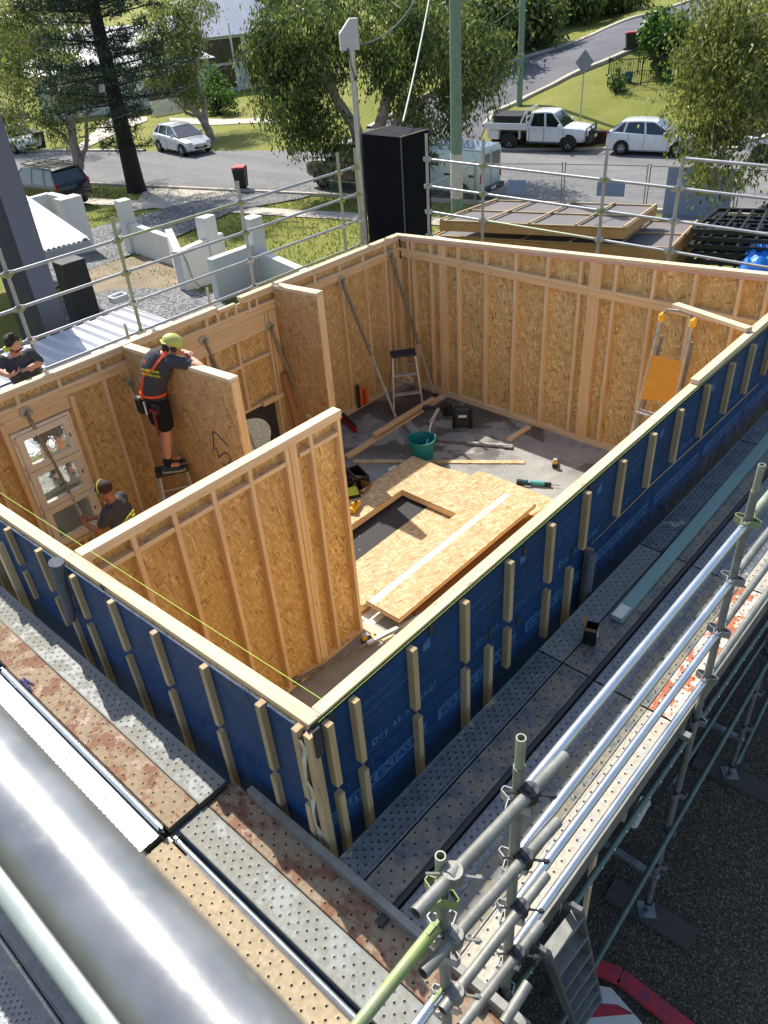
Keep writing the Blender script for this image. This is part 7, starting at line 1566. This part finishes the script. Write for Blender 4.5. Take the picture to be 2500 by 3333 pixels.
for i, (px, py, rx, ry, mt, lab) in enumerate(((1560, 60, 110, 80, LEAFM, 'dark tree mass behind the big paperbark at the top'), (1700, 40, 90, 60, LEAFM, 'dark tree behind the slim power pole at the top'), (60, 130, 150, 60, LEAFG, 'distant green trees at the far left'), (880, 10, 120, 40, LEAFG, 'distant trees at the top left of centre'), (1380, -20, 160, 60, LEAFM, 'tall dark trees at the top centre'), (1880, -30, 160, 40, LEAFM, 'distant dark trees along the top beyond the paling fence'))):
    bb = G(px, min(py+ry+60, 260)); tree('background_tree', lab, bb, [([None, (px, py)], 0.3, 0.1)], [(px, py, rx, ry, 110), (px-rx*.6, py-10, rx*.7, ry*.8, 60), (px+rx*.6, py, rx*.7, ry*.8, 60)], mt, BARKD, leaf=(0.5, 0.1), droop=.6, seed=60+i, group='distant trees', per=40, spread=(0.5, 0.5, 0.5), deep=4)
# fallen leaves on the grass verge
V = []; 
rng = np.random.default_rng(9); n = 2200; uu = rng.uniform(16, 29.4, n); vv_ = rng.uniform(2, 42, n)
P = np.array([[*XY(u, v), 0] for u, v in zip(uu, vv_)]); P[:, 2] = [hgt(p[0], p[1])+0.05 for p in P]
a = rng.uniform(0, 6.28, n); d = np.stack([np.cos(a), np.sin(a), rng.uniform(0, .3, n)], 1)*rng.uniform(.04, .09, n)[:, None]; s = np.stack([-np.sin(a), np.cos(a), rng.uniform(0, .3, n)], 1)*0.02
V = np.stack([P, P+d*.5+s, P+d, P+d*.5-s], 1).reshape(-1, 3); o = leafobj('fallen_leaves', V, leafmat('fallen_leaf', (120, 92, 60), (176, 150, 104), (206, 190, 150), 0.1), None); tag(o, 'fallen leaves scattered over the grass verge', 'leaves', kind='stuff')
# grass tufts on the near verge
n = 26000; uu = rng.uniform(15, 29.4, n); vv_ = rng.uniform(2, 44, n); xy = np.array([XY(u, v) for u, v in zip(uu, vv_)])
keep = rng.uniform(0, 1, n) < 1.0; P = np.concatenate([xy, np.array([[hgt(x, y)+0.0] for x, y in xy])], 1)
a = rng.uniform(0, 6.28, n); hgt_ = rng.uniform(.05, .12, n); s = np.stack([np.cos(a), np.sin(a), 0*a], 1)*0.02; d = np.stack([rng.normal(0, .03, n), rng.normal(0, .03, n), hgt_], 1)
inroad = (uu > 25.2) & (uu < 26.9); V = np.stack([P-s, P+s, P+s*.3+d, P-s*.3+d], 1)[~inroad].reshape(-1, 3)
o = leafobj('grass_tufts', V, leafmat('grass_blade', (84, 104, 36), (122, 140, 52), (168, 166, 86), 0.3), None); tag(o, 'short grass blades of the near verge', 'grass', kind='stuff')
# ------------------------------------------------------------------ vehicles
TYRE = simple('tyre_rubber', (22, 22, 23), 0.85); RIM = simple('alloy_rim', (176, 178, 182), 0.35, metal=0.7); GLS = simple('car_glass', (22, 28, 34), 0.08, var=0.05, spec=1.0, coat=0.6); TRIM = simple('black_trim', (16, 16, 18), 0.5); LAMP = simple('lamp_glass', (206, 212, 216), 0.15, spec=0.8); REDG = simple('tail_lamp_red', (150, 16, 20), 0.2, spec=0.8); PLATE = simple('number_plate', (206, 202, 150), 0.5)
def paint(name, c, metal=0.1): return simple(name, c, 0.28, metal=metal, var=0.02, scale=2, coat=0.7)
WHT = paint('white_car_paint', (222, 224, 226)); SLV = paint('silver_car_paint', (196, 200, 206), 0.5); BLKP = paint('black_car_paint', (22, 24, 32)); BRN = paint('brown_grey_car_paint', (88, 76, 66), 0.3); VANW = paint('van_paint', (206, 214, 206))
def wheel(t, T, x, y, r, w_, spokes=8):
    s = 1 if y > 0 else -1; W = thing('wheel_tmp', None, None) if False else None
    m = MB(); m.lathe((0, 0, 0), [(r*0.62, -w_/2), (r*0.93, -w_/2), (r, -w_*0.3), (r, w_*0.3), (r*0.93, w_/2), (r*0.62, w_/2), (r*0.60, 0)], 28, 'Y', True)
    o = m.build('wheel', TYRE, t, T @ Matrix.Translation((x, y, r)), smooth=True)
    m = MB(); yo = s*w_*0.36
    m.lathe((0, 0, 0), [(0.001, yo), (r*0.14, yo), (r*0.16, yo*0.8)], 14, 'Y'); m.lathe((0, 0, 0), [(r*0.64, yo*1.1), (r*0.58, yo*1.15), (r*0.55, yo*0.6)], 26, 'Y')
    for k in range(spokes):
        a = 2*math.pi*k/spokes; m.beam((math.cos(a)*r*0.1, yo, math.sin(a)*r*0.1), (math.cos(a)*r*0.6, yo*1.05, math.sin(a)*r*0.6), 0.03, r*0.15, up=(0, 1, 0))
    m.build('rim', RIM, o, T @ Matrix.Translation((x, y, r)), smooth=False)
    m = MB(); m.lathe((0, 0, 0), [(0.001, s*0.02), (r*0.6, s*0.02)], 20, 'Y'); m.build('hub_shadow', TRIM, o, T @ Matrix.Translation((x, y, r)))
def loft(m, stations):
    """stations: list of closed loops (same count)"""
    n = len(stations[0]); V = [p for s in stations for p in s]; F = []
    for k in range(len(stations)-1):
        for i in range(n): F.append((k*n+i, k*n+(i+1) % n, (k+1)*n+(i+1) % n, (k+1)*n+i))
    F.append(tuple(range(n))); F.append(tuple(reversed(range((len(stations)-1)*n, len(stations)*n)))); m.addvf(V, F)
def bodyloop(x, zb, zt_, wb, wt):
    zm = zb+(zt_-zb)*0.45; r = 0.05
    h = [(wb*0.9, zb), (wb, zb+0.08), (wb+0.01, zm), (wt+0.012, zt_-0.10), (wt-0.02, zt_-0.03), (wt-0.12, zt_), (wt*0.4, zt_+0.012)]
    return [(x, y, z) for y, z in h]+[(x, -y, z) for y, z in reversed(h)]
def vehicle(name, label, c, head, body, cab, roof, wheels, mat, wr=0.32, spokes=8, group='vehicles in the street', belt=0.95, cat='car', glass_ok=True, pillars=()):
    """body: (x, zbottom, ztop, halfwidth) stations; cab: (x, z, halfwidth) glass stations bottom->roof profile"""
    a = math.atan2(head[1], head[0]); t = thing(name, label, cat, tuple(c), a, group=group); T = WM[t.name]
    m = MB(); loft(m, [bodyloop(x, zb, zt_, w_, w_) for x, zb, zt_, w_ in body]); m.build('body', mat, t, T, smooth=True)
    if cab:
        (xr0, xr1, xf1, xf0, zb, zr, wb, wt) = cab
        def cl(x, z, w_): return (x, w_, z)
        m = MB(); V = []
        for s in (1, -1):
            V += [(xr0, s*wb, zb-0.04), (xr1, s*wt, zr-0.05), (xf1, s*wt, zr-0.05), (xf0, s*wb, zb-0.04)]
        m.addvf(V, [(0, 1, 2, 3), (7, 6, 5, 4), (0, 4, 5, 1), (2, 6, 7, 3), (1, 5, 6, 2)]); m.build('windows', GLS, t, T)
        m = MB(); wr_ = wt+0.012; loft(m, [[(x, w_, z-0.05), (x, w_-0.03, z), (x, w_*0.5, z+0.025), (x, -w_*0.5, z+0.025), (x, -w_+0.03, z), (x, -w_, z-0.05)] for x, w_, z in ((xr1-0.10, wr_-0.06, zr-0.05), (xr1+0.05, wr_, zr), ((xr1+xf1)/2, wr_, zr+0.02), (xf1-0.1, wr_, zr), (xf1+0.06, wr_-0.05, zr-0.05))])
        m.build('roof', mat, t, T, smooth=True)
        def pil(xb, xt, th):
            for s in (1, -1): m = MB(); m.beam((xb, s*(wb+0.002), zb-0.04), (xt, s*(wt+0.004), zr-0.045), 0.03, th, up=(0, 1, 0)) if False else m.addvf([(xb-th/2, s*(wb+.012), zb-.04), (xb+th/2, s*(wb+.012), zb-.04), (xt+th/2, s*(wt+.012), zr-.04), (xt-th/2, s*(wt+.012), zr-.04), (xb-th/2, s*(wb-.03), zb-.04), (xb+th/2, s*(wb-.03), zb-.04), (xt+th/2, s*(wt-.03), zr-.04), (xt-th/2, s*(wt-.03), zr-.04)], [(0, 1, 2, 3), (7, 6, 5, 4), (0, 4, 5, 1), (1, 5, 6, 2), (2, 6, 7, 3), (3, 7, 4, 0)]); m.build('pillar', mat, t, T)
        pil(xr0+0.05, xr1+0.02, 0.13); pil(xf0-0.05, xf1-0.02, 0.07)
        for xb, xt, th in pillars: pil(xb, xt, th)
    for (x, y) in wheels: wheel(t, T, x, y, wr, 0.22, spokes)
    for (x, y) in wheels:
        m = MB(); s = 1 if y > 0 else -1; yy = s*(body[len(body)//2][3]+0.013)
        n = 20; m.addvf([(x, yy, wr)]+[(x+math.cos(k*math.pi/n)*wr*1.17, yy, wr+math.sin(k*math.pi/n)*wr*1.14) for k in range(n+1)]+[(x-wr*1.17, yy, 0.2), (x+wr*1.17, yy, 0.2)], [(0, k+1, k+2) for k in range(n)]+[(0, n+1, n+2), (0, n+3, 1)]); m.build('wheel_arch', TRIM, t, T)
    return t, T
def bit(t, T, name, mat, c, s, R=None, bev=0.01): m = MB(); m.box(c, s, R); return m.build(name, mat, t, T, bevel=bev)
def hatch(name, label, c, head, mat, spokes=8):
    t, T = vehicle(name, label, c, head, [(-2.08, 0.34, 0.72, 0.66), (-2.02, 0.22, 0.98, 0.80), (-1.6, 0.20, 1.02, 0.87), (-0.6, 0.19, 0.97, 0.885), (0.6, 0.19, 0.93, 0.885), (1.2, 0.20, 0.88, 0.87), (1.75, 0.22, 0.74, 0.80), (2.05, 0.30, 0.60, 0.64)],
        (-1.95, -1.35, 0.15, 1.12, 0.96, 1.45, 0.82, 0.62), None, [(-1.28, .80), (-1.28, -.80), (1.32, .80), (1.32, -.80)], mat, pillars=[(-0.22, -0.32, 0.09), (-1.25, -1.15, 0.1)], spokes=spokes)
    for s in (1, -1):
        bit(t, T, 'headlight', LAMP, (1.86, s*0.60, 0.66), (0.30, 0.26, 0.13)); bit(t, T, 'tail_light', REDG, (-1.98, s*0.70, 0.90), (0.16, 0.20, 0.20)); bit(t, T, 'mirror', mat, (0.70, s*0.98, 1.0), (0.12, 0.18, 0.12), bev=0.03)
        for x in (-0.95, 0.1): bit(t, T, 'door_handle', mat, (x, s*0.90, 0.82), (0.14, 0.03, 0.03))
        for x in (-0.25, 0.85, -1.0): bit(t, T, 'door_seam', TRIM, (x, s*0.893, 0.62), (0.012, 0.012, 0.62), bev=0)
    bit(t, T, 'grille', TRIM, (2.03, 0, 0.42), (0.06, 0.8, 0.14)); bit(t, T, 'number_plate', PLATE, (2.07, 0, 0.48), (0.02, 0.37, 0.11)); bit(t, T, 'number_plate', PLATE, (-2.08, 0, 0.70), (0.02, 0.37, 0.11)); bit(t, T, 'rear_window', GLS, (-1.72, 0, 1.18), (0.04, 1.1, 0.34), Matrix.Rotation(0.9, 3, 'Y'))
    return t, T
def from_wheels(rx, ry, fx, fy, wb, hw, side):
    """centre and heading from the photo positions of the near rear and front wheel contacts; side=+1 if left side faces the camera"""
    a = G(rx, ry); b = G(fx, fy); h = (b-a).normalized(); h.z = 0; h.normalize(); n = Vector((-h.y, h.x, 0))*side
    c = (a+b)/2-n*hw; c.z = hgt(c.x, c.y)+0.04; return c, h
c, h = from_wheels(2018, 507, 2200, 514, 2.6, 0.80, -1); hatch('parked_car', 'white five door hatchback parked behind the white dual cab across the street', c, h, WHT)
cz = G(600, 494); cz.z += 0.03; hatch('parked_car', 'silver hatchback facing the camera beside the leaning gum across the street', cz, (-0.10, -0.99), SLV)
cz = G(62, 488); cz.z += 0.03; hatch('parked_car', 'white sedan half hidden by gum leaves at the left edge across the street', cz, (-0.02, -1), WHT)
# dual cab ute
c, h = from_wheels(1664, 490, 1842, 497, 3.1, 0.82, -1)
t, T = vehicle('dual_cab_ute', 'white dual cab ute with tray, black canopy box and black bull bar across the street', c, h,
    [(-0.62, 0.40, 1.12, 0.90), (-0.5, 0.38, 1.14, 0.92), (0.9, 0.38, 1.12, 0.93), (1.6, 0.40, 1.10, 0.92), (2.2, 0.44, 1.04, 0.88), (2.42, 0.5, 0.92, 0.76)], (-0.60, -0.42, 0.62, 1.32, 1.10, 1.74, 0.84, 0.68), None,
    [(-1.55, .82), (-1.55, -.82), (1.55, .82), (1.55, -.82)], WHT, wr=0.38, spokes=6, pillars=[(0.33, 0.22, 0.10)], cat='ute')
bit(t, T, 'tray', WHT, (-1.78, 0, 0.98), (2.25, 1.86, 0.08))
for s in (1, -1): bit(t, T, 'tray_side', WHT, (-1.78, s*0.92, 1.12), (2.25, 0.04, 0.26))
bit(t, T, 'tray_tail', WHT, (-2.90, 0, 1.12), (0.04, 1.86, 0.26)); bit(t, T, 'chassis', TRIM, (-1.6, 0, 0.62), (2.3, 0.9, 0.22))
for s in (1, -1): bit(t, T, 'tool_box', WHT, (-2.42, s*0.80, 0.70), (0.62, 0.30, 0.40)); bit(t, T, 'mudguard', WHT, (-1.02, s*0.8, 0.72), (0.05, 0.28, 0.4)); bit(t, T, 'headlight', LAMP, (2.25, s*0.66, 0.88), (0.26, 0.26, 0.20)); bit(t, T, 'mirror', WHT, (1.10, s*1.04, 1.18), (0.12, 0.2, 0.2), bev=0.03)
for s in (1, -1):
    for x in (-0.2, 0.62): bit(t, T, 'door_handle', WHT, (x, s*0.945, 0.95), (0.15, 0.03, 0.03))
    for x in (0.28, 1.28, -0.5): bit(t, T, 'door_seam', TRIM, (x, s*0.942, 0.76), (0.012, 0.012, 0.66), bev=0)
    bit(t, T, 'side_step', TRIM, (0.3, s*0.93, 0.36), (2.0, 0.12, 0.05))
bit(t, T, 'canopy_box', TRIM, (-1.75, 0.0, 1.36), (1.5, 1.5, 0.42), bev=0.02)
m = MB()
for s in (1, -1): m.cyl((-0.70, s*0.8, 1.05), (-0.70, s*0.75, 1.85), 0.035, 0.035, 8); m.cyl((-0.70, s*0.75, 1.85), (-1.05, s*0.85, 1.15), 0.03, 0.03, 8)
m.cyl((-0.70, 0.75, 1.85), (-0.70, -0.75, 1.85), 0.035, 0.035, 8); m.cyl((-0.70, 0.77, 1.5), (-0.70, -0.77, 1.5), 0.03, 0.03, 8); m.build('headboard', WHT, t, T)
bit(t, T, 'bull_bar', TRIM, (2.50, 0, 0.55), (0.22, 1.8, 0.34), bev=0.04)
m = MB()
for s in (1, -1): m.cyl((2.55, s*0.45, 0.6), (2.50, s*0.40, 1.12), 0.035, 0.035, 8); m.cyl((2.50, s*0.40, 1.12), (2.40, s*0.85, 1.05), 0.03, 0.03, 8); m.cyl((2.40, s*0.85, 1.05), (2.42, s*0.86, 0.6), 0.03, 0.03, 8)
m.cyl((2.50, 0.40, 1.12), (2.50, -0.40, 1.12), 0.035, 0.035, 8); m.build('bull_bar_hoop', TRIM, t, T)
bit(t, T, 'grille', TRIM, (2.41, 0, 0.80), (0.06, 1.0, 0.22)); bit(t, T, 'number_plate', PLATE, (2.63, 0.1, 0.62), (0.02, 0.37, 0.13))
# white van seen from the rear
rw = G(1507, 655); hd = Vector((-0.08, 0.997, 0)); n = Vector((-hd.y, hd.x, 0)); c = rw+hd*1.25-n*0.80; c.z = hgt(c.x, c.y)+0.04
t, T = vehicle('panel_van', 'pale white van seen from behind between the timber pole and the scaffold', c, hd, [(-2.1, 0.42, 1.90, 0.80), (-2.05, 0.30, 1.94, 0.84), (0.9, 0.28, 1.94, 0.86), (1.6, 0.28, 1.90, 0.86), (2.2, 0.3, 1.15, 0.85), (2.45, 0.35, 0.9, 0.78)], None, None, [(-1.25, .78), (-1.25, -.78), (1.5, .78), (1.5, -.78)], VANW, wr=0.33, cat='van')
bit(t, T, 'roof_panel', WHT, (-0.3, 0, 1.965), (3.5, 1.6, 0.06), bev=0.02)
for s in (1, -1):
    bit(t, T, 'rear_window', GLS, (-2.105, s*0.40, 1.50), (0.03, 0.60, 0.52)); bit(t, T, 'tail_light', REDG, (-2.10, s*0.77, 0.90), (0.06, 0.10, 0.36)); bit(t, T, 'side_window', GLS, (0.35, s*0.866, 1.50), (0.95, 0.02, 0.44)); bit(t, T, 'side_window', GLS, (1.3, s*0.866, 1.48), (0.6, 0.02, 0.42))
    bit(t, T, 'side_moulding', TRIM, (-0.6, s*0.868, 0.98), (0.5, 0.02, 0.07)); bit(t, T, 'side_moulding', TRIM, (-1.7, s*0.858, 0.98), (0.3, 0.02, 0.10)); bit(t, T, 'mirror', TRIM, (1.75, s*1.0, 1.3), (0.1, 0.2, 0.25))
bit(t, T, 'door_seam', TRIM, (-2.11, 0, 1.2), (0.012, 0.012, 1.4), bev=0); bit(t, T, 'bumper', TRIM, (-2.2, 0, 0.42), (0.2, 1.6, 0.2), bev=0.03); bit(t, T, 'number_plate', simple('white_plate', (210, 212, 210), .5), (-2.31, 0.1, 0.46), (0.02, 0.37, 0.12)); bit(t, T, 'windscreen', GLS, (1.93, 0, 1.5), (0.04, 1.4, 0.7), Matrix.Rotation(-0.65, 3, 'Y'))
# brown-grey four wheel drive half hidden by the plywood column
fw = G(1055, 614); hd = Vector((-0.12, 0.993, 0)); n = Vector((-hd.y, hd.x, 0)); c = fw-hd*1.42-n*0.82; c.z = hgt(c.x, c.y)+0.04
t, T = vehicle('four_wheel_drive', 'brown-grey four wheel drive half hidden behind the scaffold and black plywood column', c, hd, [(-2.3, 0.45, 1.2, 0.88), (-2.2, 0.4, 1.25, 0.94), (0.8, 0.4, 1.25, 0.96), (1.6, 0.42, 1.22, 0.95), (2.2, 0.46, 1.15, 0.90), (2.35, 0.5, 1.0, 0.82)], (-2.25, -2.05, 0.55, 1.0, 1.22, 1.92, 0.90, 0.80), None, [(-1.45, .84), (-1.45, -.84), (1.42, .84), (1.42, -.84)], BRN, wr=0.40, spokes=6, pillars=[(-0.4, -0.4, .1), (-1.4, -1.35, .1)])
for s in (1, -1): bit(t, T, 'headlight', LAMP, (2.3, s*0.68, 0.98), (0.12, 0.26, 0.22)); bit(t, T, 'side_stripe', simple('orange_stripe', (196, 120, 50), .5), (-0.4, s*0.975, 1.02), (1.6, 0.01, 0.08)); bit(t, T, 'side_step', GALV, (0, s*0.95, 0.42), (2.0, 0.14, 0.05)); bit(t, T, 'mirror', TRIM, (0.85, s*1.06, 1.3), (0.1, 0.2, 0.2))
bit(t, T, 'bonnet', TRIM, (1.6, 0, 1.235), (1.2, 1.3, 0.05))
# black wagon with roof racks behind the parapet
rb = G(236, 684); hd = Vector((-0.10, 0.995, 0)); n = Vector((-hd.y, hd.x, 0)); c = rb+hd*2.25-n*0.4; c.z = hgt(c.x, c.y)+0.04
t, T = vehicle('parked_car', 'black wagon with roof racks behind the white parapet at the left', c, hd, [(-2.25, 0.4, 1.0, 0.76), (-2.15, 0.28, 1.12, 0.88), (-0.5, 0.26, 1.1, 0.92), (0.8, 0.26, 1.06, 0.92), (1.6, 0.28, 1.0, 0.90), (2.2, 0.32, 0.8, 0.74)], (-2.2, -1.85, 0.3, 1.1, 1.08, 1.70, 0.86, 0.68), None, [(-1.4, .82), (-1.4, -.82), (1.4, .82), (1.4, -.82)], BLKP, wr=0.36, pillars=[(-0.4, -0.45, .1), (-1.4, -1.3, .12)])
for s in (1, -1): bit(t, T, 'tail_light', REDG, (-2.17, s*0.78, 1.0), (0.12, 0.16, 0.3)); bit(t, T, 'roof_rail', TRIM, (-0.7, s*0.6, 1.78), (2.2, 0.05, 0.05))
for x in (-1.5, -0.6, 0.2): bit(t, T, 'cross_bar', TRIM, (x, 0, 1.84), (0.07, 1.35, 0.03))
for y in (-.3, 0, .3): bit(t, T, 'roof_rack', TRIM, (-0.6, y, 1.87), (2.2, 0.04, 0.03))
# white vehicle cut by the right frame edge
cz = G(2600, 525); cz.z += 0.04; hd = Vector((0.22, -0.975, 0))
t, T = vehicle('parked_car', 'white ute nose cut off by the right frame edge behind the hanging foliage', cz, (-hd.x, -hd.y), [(-2.4, 0.45, 1.1, 0.88), (-2.3, 0.4, 1.15, 0.92), (0.9, 0.38, 1.12, 0.93), (1.7, 0.42, 1.08, 0.92), (2.35, 0.46, 0.96, 0.82)], (-0.9, -0.7, 0.5, 1.2, 1.1, 1.75, 0.85, 0.7), None, [(-1.5, .82), (-1.5, -.82), (1.5, .82), (1.5, -.82)], WHT, wr=0.38, spokes=6, pillars=[(0.2, 0.1, .1)])
for s in (1, -1): bit(t, T, 'headlight', LAMP, (2.2, s*0.66, 0.9), (0.26, 0.26, 0.18))
bit(t, T, 'bull_bar', TRIM, (2.42, 0, 0.6), (0.2, 1.8, 0.34), bev=0.04)
